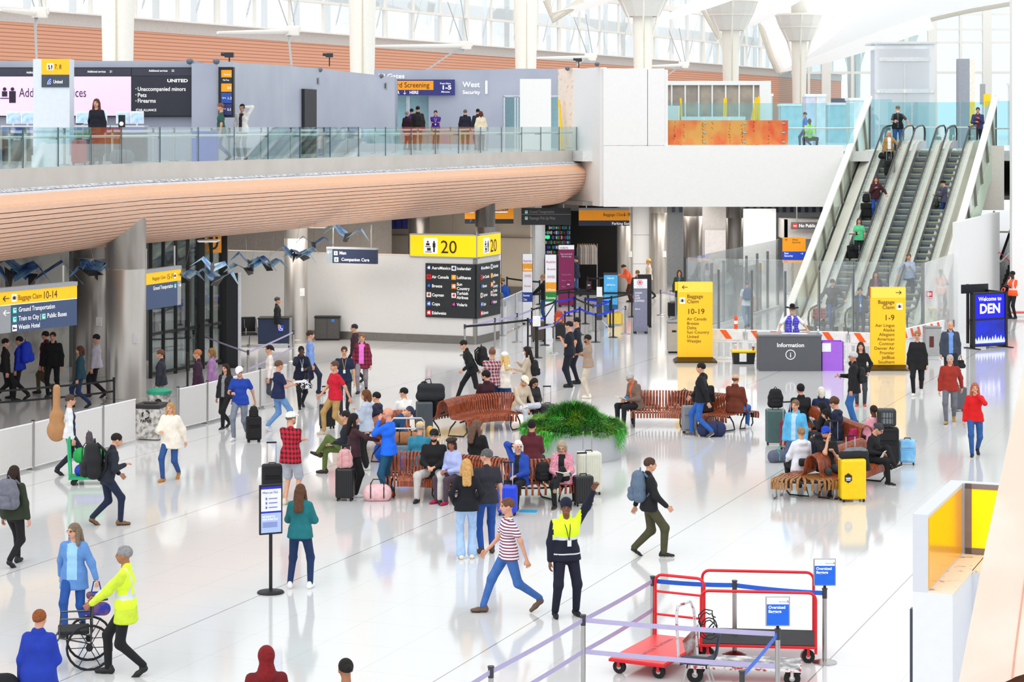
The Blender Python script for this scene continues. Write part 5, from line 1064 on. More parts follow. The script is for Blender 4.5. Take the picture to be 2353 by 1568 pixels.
# glass door frames in black
t = empty('glass_vestibule', D(350, 63.5), 0, 'tall black framed glass door screens right of the thick column', 'partition'); a = D(350, 63.5)
g0, g1, g2 = D(346, 63.5)-a, D(430, 65.2)-a, D(512, 67.3)-a
b = MB()
for q0, q1, n in ((g0, g2, 6),):
    for i in range(n+1): p = q0.lerp(q1, i/n); b.box((p.x, p.y, 2.05), (.10 if i not in (4, 6) else .3, .1, 4.1))
    for z in (.08, 1.25, 4.0): b.wallseg(q0, q1, z, z+.09, .08)
b.obj('frame', M('#0c0d0f', .4), t); b = MB(); b.wallseg(g0, g2, .1, 4.0, .02); b.obj('glass_pane', glass('door_glass', (.72, .80, .80), .06), t)
t = empty('check_in_banner', D(456, 66.6, 3.5), .2, 'yellow number sign with a zero seen through the glass doors', 'sign'); panel(t, 'yellow_face', 0, .7, 0, .7, ORG, .03); text_obj('0', .7, .28, .1, -.04, BTXT, t)
t = empty('wall_screen', D(514, 90, 3.75), 0, 'small wall screen glowing deep blue beneath the soffit', 'screen'); panel(t, 'screen_face', 0, .8, 0, .6, M('#12108c', .4, emit=.6), .03)
for i, x in enumerate((880, 898, 916, 933)):
    t = empty('flight_screen', D(878+i*15, 94, ZZ(526, 94)), 0, 'blue flight information screen in the row above the partition', 'screen', 'row of flight information screens'); panel(t, 'bezel', 0, .3, 0, .75, BLACK, .03); b = MB(); b.b2((.02, -.036, .03), (.27, -.031, .72)); b.obj('screen_face', wavemat('flight_rows', '#1423a8', '#0a0d2a', 14, 'Z', .4, .4), t)
# folded bird mobiles
BM = noisemat('painted_wing', '#123a8c', '#7fb3d8', 3.0, .6, lo=.35, hi=.65); BM2 = noisemat('painted_wing_light', '#2a62a8', '#9dbcc4', 3.5, .6, lo=.35, hi=.6); BB = M('#3a3536', .6, var=.2)
def bird(px, py, Y, s, rz, tilt, label, light=False):
    p = Pt(px, py, Y); t = empty('folded_bird', p, rz, label, 'mobile', 'folded paper bird mobiles under the balcony'); t.rotation_euler = (tilt, tilt*.6, rz)
    b = MB(); b.add([(0, .5*s, .02), (-.07*s, 0, .1*s), (.07*s, 0, .1*s), (0, -.45*s, -.02), (0, 0, -.16*s)], [(0, 1, 4), (0, 4, 2), (3, 4, 1), (3, 2, 4), (0, 2, 1), (3, 1, 2)]); b.obj('body', BB, t)
    for sg in (-1, 1):
        b = MB(); b.add([(.06*s*sg, .3*s, .05*s), (.06*s*sg, -.28*s, .05*s), (.42*s*sg, -.12*s, .30*s), (.72*s*sg, -.2*s, .02*s), (.36*s*sg, .2*s, .28*s)], [(0, 1, 2, 4), (2, 3, 4)]); b.obj('wing', BM2 if light else BM, t, solid=.01)
    b = MB(); b.tube([(0, 0, .1*s), (0, 0, .1*s+1.0)], .004, 4); b.obj('wire', STEEL, t)
for a_ in ((18, 640, 57, 1.7, .4, .3, 'dark blue folded bird at the left edge above the Baggage Claim 10-14 sign', 0), (75, 645, 57.5, 1.9, .1, .1, 'long blue folded bird above the Baggage Claim 10-14 sign', 0), (208, 622, 60, 1.0, 1.2, .2, 'deep blue folded bird before the rear metal column', 0), (222, 632, 60.2, 1.1, .3, -.3, 'dark folded bird touching the thick column edge', 0),
           (420, 640, 62, .9, .8, .2, 'pale blue folded bird right of the Baggage Claim 15-19 sign', 1), (487, 618, 64, .9, .2, .4, 'folded bird with brown body in front of the glass doors', 1), (500, 645, 64, 1.1, -.3, .2, 'bright blue and yellow folded bird in front of the black door frame', 1), (575, 610, 66, 1.1, .4, .3, 'dark headed folded bird left of the partition column', 0),
           (570, 622, 66, 1.0, -.2, -.3, 'grey blue folded bird just below the dark headed one', 1), (615, 613, 67, .9, .6, .2, 'small pale folded bird left of the partition column', 1), (675, 592, 68, 1.0, .1, .3, 'blue folded bird crossing the partition column', 1), (697, 590, 68, .9, -.4, -.2, 'pale folded bird at the right of the partition column', 1), (720, 563, 69, .9, .3, .1, 'darkest folded bird above the Men sign left corner', 0), (798, 545, 69, 1.1, -.2, .2, 'pale folded bird above the Men and Companion Care sign', 1)): bird(*a_)
# ------------------------------------------------------------------ glass railing of the balcony
GL1 = glass('railing_glass', (.87, .96, .955), .08)
EDGEM = M('#16424e', .3, var=.02)
t = empty('glass_railing', EP[4]+Vector((0, 0, DECK)), 0, 'long glass railing along the left balcony edge', 'railing'); R1 = Vector(t.location)
acc = [0]
for i in range(1, len(EP)): acc.append(acc[-1]+(EP[i]-EP[i-1]).length)
def at_len(s_):
    for i in range(1, len(EP)):
        if acc[i] >= s_: return EP[i-1].lerp(EP[i], (s_-acc[i-1])/(acc[i]-acc[i-1]))
    return EP[-1]
n = int(acc[-1]/2.0)
for i in range(n):
    a = at_len(acc[-1]*i/n)-R1; c = at_len(acc[-1]*(i+1)/n)-R1; a.z = c.z = 0; d = (c-a).normalized()
    b = MB(); b.wallseg(a+d*.02, c-d*.02, 0, 1.0, .03); b.obj('glass_panel', GL1, t)
b = MB()
for i in range(n+1): a = at_len(acc[-1]*i/n)-R1; b.box((a.x, a.y, .5), (.035, .035, 1.0))
b.obj('panel_joint', EDGEM, t)
b = MB(); b.tube([q+Vector((-R1.x, -R1.y, .76)) for q in off(EP, -.18)[1:]], .035, 8); b.obj('handrail', M('#dfe3e0', .3, .6), t, smooth=True)
b = MB()
offp = off([at_len(acc[-1]*(i+.02)/n) for i in range(n+1)], -.15)
for i in range(n): p = offp[i]-R1; b.box((p.x, p.y, .72), (.07, .25, .05), rz=.8)
b.obj('bracket', STEEL, t)
# right railing and plywood
def rail(name, a, c, z0, z1, label, n, gm=GL1, hz=None):
    t = empty(name, Vector((a.x, a.y, z0)), 0, label, 'railing'); v = Vector((c.x-a.x, c.y-a.y, 0))
    for i in range(n): b = MB(); b.wallseg(v*(i/n)+v.normalized()*.02, v*((i+1)/n)-v.normalized()*.02, 0, z1-z0, .03); b.obj('glass_panel', gm, t)
    if hz: b = MB(); b.tube([Vector((0, -.1, hz-z0)), v+Vector((0, -.1, hz-z0))], .03, 8); b.obj('handrail', M('#cfd6d6', .3, .6), t)
    return t
GL2 = glass('blue_glass', (.74, .92, .94), .08)
rail('glass_railing', D(1503, 88.75), D(1963, 88.75), 6.64, ZZ(237, 88.7), 'tall glass railing on the white fascia at the right deck', 8, GL2, 7.32)
rail('glass_railing', D(2262, 90), D(2322, 90), 6.6, ZZ(232, 90), 'short glass railing at the far right of the deck', 2, GL2, 7.3)
rail('glass_railing', D(1990, 93.2), D(2050, 93.2), DECK, ZZ(228, 93), 'short tall glass screen beside the top of the escalators', 2, GL2)
rail('glass_railing', D(2040, 99), D(2262, 99), DECK, ZZ(235, 99), 'glass screen across the deck behind the escalator landing', 4, GL2, 7.35)
Y = 88.45
t = empty('plywood_hoarding', D(1530, Y, 6.64), 0, 'stained orange plywood hoarding on the white fascia', 'hoarding'); PW = noisemat('stained_plywood', '#e05a35', '#dba252', 1.1, .7, lo=.38, hi=.58, stretch=(1, 1, .6))
for x0, x1 in ((1530, 1620), (1620, 1711), (1711, 1800), (1800, 1811)): b = MB(); b.b2((((x0-1530)*Y/F)+.01, 0, 0), ((x1-1530)*Y/F, .05, 1.0)); b.obj('plywood_sheet', PW, t)
b = MB()
for x in (1532, 1619, 1711, 1800):
    for z in (.12, .5, .88): b.box(((x-1530)*Y/F, -.02, z), (.12, .04, .05))
b.obj('metal_clip', M('#9fc2cc', .4, .4), t)
b = MB(); rr = random.Random(5)
for i in range(90): b.box((rr.choice([.35, .75, 1.5, 1.9, 2.6, 3.1, 3.6, 4.2])+rr.uniform(-.03, .03), -.004, rr.uniform(.05, .95)), (.025, .01, .02))
b.obj('screw_mark', M('#5d2412', .8), t)
# stud wall
Y = 92.5; t = empty('stud_wall', D(1528, Y, DECK), 0, 'open grey stud wall with white metal studs behind the plywood', 'wall'); w = (1748-1528)*Y/F; h = ZZ(186, Y)-DECK
b = MB(); b.b2((0, .1, 0), (w, .16, h-.15)); b.obj('sheathing', noisemat('grey_board', '#9b948d', '#b5a99c', 1.5, .8), t)
b = MB(); b.b2((-.05, -.05, h-.18), (w+.1, .2, h)); b.obj('top_track', WHITE, t)
b = MB()
for x in (1542, 1573, 1604, 1635, 1666, 1697, 1730): b.b2(((x-1528)*Y/F, 0, 0), ((x-1528)*Y/F+.06, .1, h-.15))
b.obj('stud', WHITE, t); b = MB(); b.b2(((1745-1528)*Y/F, -.1, 0), ((1771-1528)*Y/F, .3, h)); b.obj('end_post', WHITE, t)
b = MB(); b.b2((-.02, -.4, 0), ((1560-1528)*Y/F, -.2, 1.9)); b.obj('door_panel', WHITE, t)
def brace(px0, y0, px1, y1, Y, lbl):
    p = D(px1, Y, ZZ(y1, Y)); t = empty('ladder_brace', p, 0, lbl, 'brace', 'yellow props leaning on the stud wall'); q = D(px0, Y+.5, ZZ(y0, Y+.5))-p
    b = MB(); b.tube([(0, 0, 0), q], .05, 6); b.obj('prop_tube', M('#f2c80c', .5), t); b = MB(); b.box((0, 0, .02), (.2, .2, .04)); b.obj('foot_plate', M('#c9a20a', .5), t); return t
for a_ in ((1564, 226, 1570, 300), (1665, 226, 1660, 300), (1668, 226, 1668, 300), (1738, 224, 1712, 300), (1740, 226, 1722, 300), (1742, 226, 1732, 300), (1744, 222, 1744, 300), (1284, 230, 1296, 310), (1286, 240, 1290, 300)):
    brace(a_[0], a_[1], a_[2], ((DECK-HC)*-F/91.3)+HY if True else a_[3], 91.3 if a_[0] > 1300 else 91.3, 'yellow prop leaning against the stud wall' if a_[0] > 1300 else 'yellow prop leaning by the unpainted board panel')
simple('covered_trough', 'white covered trough lying above the plywood hoarding', 'box', D(1567, 90.3, DECK), [('trough_body', lambda b: b.b2((0, 0, 0), (2.65, .5, ZZ(268, 90.3)-DECK)), M('#eef7f7', .5))])
# frosted lift tower, grey pillar, far stores
t = empty('lift_tower', D(2010, 101, DECK), 0, 'frosted glass lift tower behind the escalator landing', 'lift'); w = 138*101/F; h = ZZ(97, 101)-DECK
b = MB(); b.b2((.2, .3, 0), (w-.2, 2.4, h-.3)); b.obj('lift_core', M('#c9cfda', .6, var=.04), t)
b = MB(); b.b2((0, 0, 0), (w, .04, h)); b.obj('glass_front', glass('frosted_tower', (.93, .95, .97), .06, .45, (.93, .94, .95)), t)
b = MB(); b.b2((-.05, -.1, h-.08), (w+.1, 2.5, h)); b.b2((w/2-.02, -.02, 0), (w/2+.02, .02, h*.8)); b.b2((0, -.03, h*.52), (w, .03, h*.56)); b.b2((.2, -.03, h*.82), (w-.2, .03, h*.86)); b.obj('metal_trim', M('#d9dcdf', .5), t)
for x in (.15, w/2, w-.15): b = MB(); b.box((x, -.06, h*.535), (.13, .06, .13)); b.obj('glass_fitting', M('#efece2', .5), t)
t = empty('grey_pillar', D(2203, 103, DECK), 0, 'tall grey pillar with yellow lit edge right of the lift tower', 'pillar'); b = MB(); b.b2((0, 0, 0), (.52, .6, ZZ(135, 103)-DECK)); b.obj('pillar_body', M('#a3a7b0', .5), t)
b = MB(); b.b2((.52, 0, 0), (.77, .5, 2.2), 0); b.b2((.52, 0, 2.2), (.77, .5, ZZ(135, 103)-DECK), 1); b.obj('lit_edge', [M('#ffc93a', .5, emit=.3), M('#fbf3e4', .5)], t)
t = empty('overhead_sign', D(2252, 106, ZZ(240, 106)), 0, 'small grey and yellow sign at far right above the escalator rider', 'sign'); panel(t, 'grey_plate', 0, .25, 0, 1.0, SGREY, .05); panel(t, 'yellow_plate', .16, .5, -.1, .5, YEL, .06)
t = empty('overhead_sign', D(2005, 106, ZZ(195, 106)), 0, 'small navy sign partly hidden behind the lift tower', 'sign'); panel(t, 'navy_plate', 0, .12, .3, 1.1, NAVY, .05); panel(t, 'yellow_plate', 0, .2, 0, .25, YEL, .05)
for i, (x0, x1, Y, zt, c) in enumerate(((1745, 1775, 120, 215, '#b7dde0'), (1795, 1845, 130, 238, '#a9d2dc'), (1852, 1872, 118, 216, '#ccd6ea'), (1877, 1897, 122, 216, '#dfe9ef'), (1902, 1953, 135, 236, '#9cc8d4'), (1953, 1985, 125, 225, '#c5e4ea'), (2330, 2340, 120, 190, '#e3eef2'))):
    t = empty('shop_kiosk', D(x0, Y, DECK), 0, ['pale teal glazed kiosk right of the stud wall', 'blue glazed store front left of the seated guard', 'lilac pillar kiosk right of the seated guard', 'narrow white kiosk right of the lilac pillar', 'wide blue glazed store front behind the railing', 'pale glazed store front beside the escalator parapet', 'pale kiosk at the far right edge'][i], 'kiosk'); w = (x1-x0)*Y/F; h = ZZ(zt, Y)-DECK
    b = MB(); b.b2((0, 0, 0), (w, 1.5, h)); b.obj('kiosk_body', M(c, .3, var=.1, scale=2), t); b = MB(); b.b2((-.05, -.05, h-.15), (w+.05, 1.6, h)); b.obj('cornice', M('#e9eef0', .5), t)
# security writing, screens
ysec = 99.9
def wall_text(label, txt, px, py, Y, size, m=WTXT, fit=None, name='wall_lettering', bold=.015):
    t = empty(name, D(px, Y, ZZ(py, Y)), 0, label, 'lettering'); text_obj(txt, size, 0, 0, -.03, m, t, fit=fit, bold=bold); return t
u = ysec/F
wall_text('white words All Gates at the top of the security wall', 'All Gates', 866, 180, ysec, .30, fit=64*u)
wall_text('white word West on the security wall', 'West', 1063, 200, ysec, .34, fit=40*u); wall_text('white word Security on the security wall', 'Security', 1063, 216, ysec, .23, fit=40*u); wall_text('large white number 1 on the security wall', '1', 1107, 215, ysec, .85, bold=.01)
t = empty('screening_sign', D(860, 99.8, ZZ(219, 99.8)), 0, 'navy and orange sign reading Standard Screening, enter here', 'sign')
panel(t, 'navy_board', 0, 185*u, 0, 35*u, M('#2e3179', .5, emit=.1), .05); b = MB(); b.b2((2*u, -.07, 12*u), (136*u, -.04, 33*u)); b.obj('orange_field', ORG, t, bevel=.03)
text_obj('Standard Screening', .34, 12*u, 18*u, -.08, BTXT, t, fit=114*u); text_obj('ENTER', .2, 26*u, 3*u, -.08, WTXT, t, bold=.02, fit=32*u); text_obj('HERE', .2, 81*u, 3*u, -.08, WTXT, t, bold=.02, fit=20*u); arrow(t, 70*u, 6.5*u, .18, WTXT, -1, -.08, True)
text_obj('From Here', .12, 151*u, 25*u, -.08, WTXT, t, fit=24*u, bold=.01); text_obj('1-5', .26, 154*u, 13.5*u, -.08, WTXT, t, fit=20*u, bold=.03); text_obj('Minutes', .11, 154*u, 6*u, -.08, WTXT, t, fit=19*u, bold=.01)
# united counter video wall
yv = 65.75; u = yv/F
t = empty('video_wall', D(-95, yv, ZZ(269, yv)), 0, 'long video wall with pink Additional services panel and dark right panel', 'screen'); X0 = -95
b = MB(); b.b2((0, -.05, 0), ((446+95)*u, .1, 114*u)); b.obj('bezel', M('#14141a', .4), t)
b = MB(); b.b2((2*u, -.07, 3*u), ((302+95)*u, -.04, 93*u)); b.obj('pink_panel', M('#eec8f4', .5, emit=.35, var=.01), t)
b = MB(); b.b2((2*u, -.07, 95*u), ((302+95)*u, -.04, 112*u)); b.b2((304*u+95*u, -.07, 95*u), ((443+95)*u, -.04, 112*u)); b.obj('header_strip', M('#343444', .5, emit=.1), t)
b = MB(); b.b2((304*u+95*u, -.07, 3*u), ((443+95)*u, -.04, 94*u)); b.obj('dark_panel', M('#252735', .5, emit=.05), t)
tx = lambda s_, x, y, sz, f_, m=WTXT, bo=.01: text_obj(s_, sz*u, (x+95)*u, (269-y)*u, -.08, m, t, fit=f_*u, bold=bo)
DK = M('#2b1830', .6, var=0)
tx('Additional services', 45, 223, 30, 154, DK, 0); tx('Additional services', 202, 167, 7, 42); tx('21', 253, 167, 7, 5); tx('Additional services', 343, 165, 7, 43); tx('22', 395, 165, 7, 6); tx('Additional services', 62, 169, 7, 42)
tx('UNITED', 385, 189, 10, 47, bo=.03); tx('Unaccompanied minors', 317, 209, 13, 110, bo=.01); tx('Pets', 317, 223, 13, 20); tx('Firearms', 317, 236, 13, 41); tx('STAR ALLIANCE', 313, 255.5, 7.5, 47)
b = MB()
for y in (204, 218, 232): b.tube([((313.5+95)*u, -.08, (269-y)*u), ((313.5+95)*u, -.085, (269-y)*u)], 1.1*u, 8)
b.obj('bullet', WTXT, t)
b = MB()
for cx_, w_, top in ((12, 8, 201), (30, 10, 201)):
    b.tube([((cx_+95)*u, -.08, (269-205)*u), ((cx_+95)*u, -.086, (269-205)*u)], 4.2*u, 14); b.box(((cx_+95)*u, -.083, (269-216)*u), (12*u, .01, 12*u)) if cx_ == 12 else b.box(((cx_+95)*u, -.083, (269-223)*u), (15*u, .01, 27*u))
b.b2(((2+95)*u, -.088, (269-227)*u), ((22+95)*u, -.08, (269-225)*u)); b.obj('service_symbol', DK, t)
# counters below the video wall
for i, (x0, x1) in enumerate(((5, 78), (160, 250), (258, 330))):
    p = D(x0, 63.6, DECK); w = (x1-x0)*63.6/F; t = empty('check_in_counter', p, 0, ['black and blue check-in counter left of the white column', 'black and blue check-in counter behind the woman in black', 'black and blue check-in counter right of the woman in black'][i], 'counter')
    b = MB(); b.b2((0, 0, 0), (w, .7, 1.0)); b.obj('counter_body', M('#2a2c33', .5), t); b = MB(); b.b2((-.03, -.05, 1.0), (w+.03, .75, 1.05)); b.obj('counter_top', M('#cdd2da', .4), t); b = MB(); b.b2((0, -.03, .86), (w, 0, .97)); b.obj('blue_band', M('#1034b8', .5), t)
    for k in range(2):
        m_ = empty('kiosk_screen', p+Vector((w*(.3+.45*k), .2, 1.05)), .3, 'white self service screen on the check-in counter', 'screen', 'self service screens on the check-in counters'); b = MB(); b.b2((-.2, -.03, .05), (.2, .03, .42)); b.obj('bezel', M('#e8ecf2', .4), m_, bevel=.01); b = MB(); b.b2((-.16, -.04, .09), (.16, -.032, .36)); b.obj('screen_face', M('#a9c6e8', .3, emit=.3, var=.2), m_); b = MB(); b.tube([(0, 0, 0), (0, 0, .08)], .03, 8); b.obj('stand', M('#d8dce2', .4), m_)
t = empty('bag_sizer_sign', D(272, 62, DECK), 0, 'black upright Baggage sign with white circle right of the woman in black', 'sign'); b = MB(); b.b2((0, 0, 0), (.18, .1, 1.35)); b.obj('totem', BLACK, t); b = MB(); b.tube([(.09, -.01, 1.1), (.09, -.02, 1.1)], .06, 16); b.obj('white_disc', WTXT, t)
# united column
t = empty('counter_column', D(76, 57.7, DECK), 0, 'white square column with yellow 7, 8 header and slate airline panel', 'column'); w = 84*57.7/F; k = 57.7/F
b = MB(); b.b2((0, 0, 0), (w, .6, 2.82)); b.obj('column_body', M('#dde5f0', .5, var=.02), t); b = MB(); b.b2((-.03, -.05, 0), (w+.1, .7, .25)); b.obj('plinth', M('#e2ebf2', .5), t)
b = MB(); b.b2((20*k, -.03, 2.82-36*k), (83*k, .02, 2.82)); b.obj('yellow_header', M('#fdb813', .5, emit=.2, var=.01), t); b = MB(); b.b2((20*k, -.03, 2.82-65*k), (83*k, .02, 2.82-36*k)); b.obj('slate_panel', M('#444c5a', .5, var=.01), t)
icon_box(t, 40*k, 2.82-18*k, .17, WTXT, 'desk', -.04); text_obj('7, 8', .17, 50*k, 2.82-23*k, -.04, BTXT, t, fit=15*k); text_obj('United', .13, 47*k, 2.82-56*k, -.04, WTXT, t, fit=21*k, bold=.01)
b = MB(); b.b2((34*k, -.045, 2.82-59*k), (43*k, -.035, 2.82-43*k), 0)
for r in (3, 6, 9): b.tube([((43-r*math.cos(q))*k, -.05, 2.82-(59-1.4*r*math.sin(q))*k) for q in np.arange(0, 1.6, .3)], .5*k, 4, 1)
b.obj('emblem', [M('#2c4a9a', .5, emit=.1), WTXT], t)
# security wait screen
k = 65.2/F; t = empty('wait_time_screen', D(502, 65.2, ZZ(270, 65.2)), 0, 'tall black framed wait time display with orange and blue fields', 'screen')
b = MB(); b.b2((0, -.05, 0), (35*k, .3, 116*k)); b.obj('bezel', BLACK, t, bevel=.01)
for z0, z1, m in ((92, 109, ORG), (79, 91, CHAR), (59, 78, ORG), (33, 57, M('#20489c', .5, emit=.15)), (6, 31, M('#2b2f6a', .5, emit=.15))): b = MB(); b.b2((7*k, -.07, z0*k), (31*k, -.045, z1*k)); b.obj('display_field', m, t)
for s_, x, z, f_, sz in (('West Security', 13, 97, 16, 5), ('Wait Times', 11, 84, 14, 6), ('0-4', 21, 65, 8, 9), ('1-3', 21, 41, 8, 9), ('0-3', 21, 15, 8, 9), ('TSA Pre', 9, 43, 9, 5), ('TSA Pre', 9, 18, 9, 5)): text_obj(s_, sz*k, x*k, z*k, -.075, WTXT, t, fit=f_*k)
# cameras and little fittings along the top of the grey building
def camera_mount(px, py, Y, lbl, tri=True):
    p = Pt(px, py, Y); t = empty('tripod_camera' if tri else 'dome_camera', p, 0, lbl, 'camera')
    b = MB(); b.box((0, 0, -.02), (.28, .2, .16)); b.tube([(-.14, 0, 0), (-.26, 0, .02)], .06, 8); b.obj('camera_body', M('#2a2c33', .4), t)
    b = MB(); b.tube([(0, 0, -.1), (0, 0, -.45)], .025, 6); b.obj('stem', BLACK, t)
camera_mount(527, 125, 68.5, 'black camera on a stem above the wait time display'); camera_mount(757, 126, 84.6, 'black camera on a stem on top of the curved grey wall'); camera_mount(1330, 137, 101, 'bluish camera on a stem above the white boarding'); 
for x, y, Y, l in ((436, 140, 65.5, 'dome camera at the corner of the video wall building'), (497, 140, 65, 'dome camera beside the wait time display'), (735, 160, 82.3, 'dome camera bolted under the top of the curved grey wall'), (876, 174, 88.3, 'small camera at the right end of the curved grey wall'), (1304, 157, 91, 'camera on top of the unpainted board'), (1372, 147, 88, 'camera on the rim of the white boarding')):
    p = Pt(x, y, Y); t = empty('dome_camera', p, 0, l, 'camera'); b = MB(); b.lathe([(.01, -.11), (.08, -.08), (.11, 0), (.1, .05), (.01, .08)], n=14); b.obj('dome', M('#6d7280', .25, .4), t, smooth=True); b = MB(); b.b2((-.03, .0, -.04), (.03, .55, .04)); b.obj('bracket', SGREY, t)
for x, y, Y in ((727, 187, 82.1), (883, 198, 88.7)): p = Pt(x, y, Y); t = empty('wall_speaker', p, 0, 'small grey louvre box on the upper part of the curved wall, %s' % ('near its door' if x < 800 else 'at its right end'), 'speaker'); b = MB(); b.b2((-.12, -.1, -.12), (.12, .15, .14)); b.obj('housing', SGREY, t); b = MB(); b.b2((-.08, -.11, -.09), (.08, -.1, .11)); b.obj('louvre', DKSTEEL, t)
# white deck stanchions behind the railing
ks = 'white belt posts behind the balcony railing'
def deckp(px, Y, z=DECK): return D(px, Y, z)
for i, (x, Y) in enumerate(((22, 55.2), (58, 54.6), (148, 56.5), (240, 60), (258, 61), (352, 62), (400, 63.5), (440, 64.2), (486, 64.8), (527, 66.3), (600, 69.5), (668, 73), (744, 76), (800, 78.5), (862, 81), (910, 84), (960, 86.5), (992, 87.5), (1035, 89), (1080, 90), (1120, 91))):
    stanchion('d%d' % i, deckp(x, Y), 'white belt post standing on the balcony behind the glass', 'steel', .98, ks)
    if i: belt('d%d' % i, 'd%d' % (i-1), M('#c9cbe6', .6, var=.02), .9, .07)
# ------------------------------------------------------------------ escalators
E0 = Vector((11.03, 77.5, 0)); ML = 12.33; RISE = DECK; PIT = 1.309
def esc_z(y): return 0 if y < 0 else (RISE if y > ML else y/ML*RISE)
def EW(x, y, z=0): return E0+Matrix.Rotation(RA, 3, 'Z') @ Vector((x, y, z))
def escalator(k):
    t = empty('escalator', EW(k*PIT, 0), RA, ['escalator nearest the left parapet, carrying people down', 'empty middle escalator of the three', 'right hand escalator beside the right parapet'][k], 'escalator', None)
    b = MB(); n = 29; W_ = .66
    for i in range(n):
        y0, y1 = ML*i/n, ML*(i+1)/n; z = RISE*(i+1)/n
        b.b2((0, y0, z-.55), (W_, y1, z), 0); b.b2((0, y0-.005, z-.03), (W_, y0+.03, z+.004), 1); b.b2((0, y0-.002, z-.22), (W_, y0+.01, z-.14), 2)
    b.obj('step', [M('#7d868c', .5, var=.05), M('#c3c78e', .5), M('#5c656b', .6)], t)
    b = MB(); b.b2((0, -1.6, -.02), (W_, 0, .02)); b.b2((0, ML, RISE-.1), (W_, ML+1.9, RISE+.02)); b.obj('landing_plate', M('#a9adb0', .35, .7), t)
    b = MB(); b.b2((0, ML-.05, RISE+.02), (W_, ML+.06, RISE+.03)); b.obj('comb_line', M('#cbd24a', .5), t)
    for s_ in (0, 1):
        x = -.10 if s_ == 0 else W_+.10
        prof_ = [(-1.0, 0), (.3, .12)]+[(ML-.3, RISE+.02), (ML+1.0, RISE+.1)]
        up = [(-1.0, .92), (.2, .97), (ML-.6, RISE+.70+.2), (ML+.1, RISE+1.0), (ML+1.1, RISE+1.03)]
        b = MB(); lo = [(-1.0, .3), (.2, .4), (ML-.6, RISE+.3), (ML+.1, RISE+.4), (ML+1.1, RISE+.4)]
        b.strip([[(x, y, z), (x, y2, z2)] for (y, z), (y2, z2) in zip(lo, up)]); b.obj('balustrade_glass', glass('balustrade', (.86, .93, .90), .08), t, solid=.012)
        pth = [(x, -1.0, .25), (x, -1.3, .35), (x, -1.42, .6), (x, -1.3, .85), (x, -1.0, .95), (x, .2, 1.0), (x, ML-.6, RISE+.93), (x, ML+.1, RISE+1.03), (x, ML+1.1, RISE+1.06), (x, ML+1.45, RISE+.95), (x, ML+1.55, RISE+.7), (x, ML+1.45, RISE+.42), (x, ML+1.1, RISE+.3)]
        b = MB(); b.tube(pth, .036, 8); b.obj('handrail', M('#2c2b2d', .45), t, smooth=True)
        b = MB(); b.strip([[(x-.09*(1 if s_ else -1), y, z+.30), (x+.14*(1 if s_ else -1)*1.0, y, z+.34), (x+.15*(1 if s_ else -1), y, z-.5)] for y, z in ((-1.1, .02), (.1, .12), (ML-.5, RISE+.0), (ML+.1, RISE+.12), (ML+1.3, RISE+.12))]); b.obj('skirt_cladding', M('#e9e4da', .3, .3), t, solid=.01)
        b = MB(); b.strip([[(x-.095*(1 if s_ else -1), y, z+.0), (x-.095*(1 if s_ else -1), y, z+.29)] for y, z in ((-1.1, .02), (.1, .12), (ML-.5, RISE+.0), (ML+.1, RISE+.12), (ML+1.3, RISE+.12))]); b.obj('skirt_brush', M('#aab0b8', .3, .7), t, solid=.01)
    return t
for k in range(3): escalator(k)
# truss body, parapets
t = empty('escalator_truss', EW(-1.2, 0), RA, 'white cladding body beneath the three escalators', 'cladding')
b = MB(); side = [(-1.6, -.0), (-1.6, .04), (0, .06), (ML, RISE-.30), (ML+2.2, RISE-.30), (ML+2.2, RISE-1.0), (ML+.3, RISE-1.0), (1.5, -.0)]
x0, x1 = .95, 3*PIT+1.2
vs = [(x0, y, z) for y, z in side]+[(x1, y, z) for y, z in side]; n = len(side)
b.add(vs, [tuple(range(n)), tuple(range(n, 2*n))[::-1]]+[(i, i+n, (i+1) % n+n, (i+1) % n) for i in range(n)]); b.obj('body', M('#e4e0d8', .6, var=.02), t)
b = MB(); 
for k in range(0, 2):
    xa = (k*PIT+.66+.24 if k >= 0 else -1.30)+1.2; xb = ((k+1)*PIT-.24 if k < 2 else 3*PIT+.9)+1.2-(.2 if k == 2 else 0)
    b.strip([[(xa, y, z), (xb, y, z)] for y, z in ((-1.5, .12), (0.1, .22), (ML-.5, RISE+.06), (ML+2, RISE+.03))])
b.obj('deck_cladding', M('#e6dfd0', .45, .1), t, solid=.02)
GG = glass('parapet_glass', (.90, .97, .92), .08, .25, (.90, .96, .88))
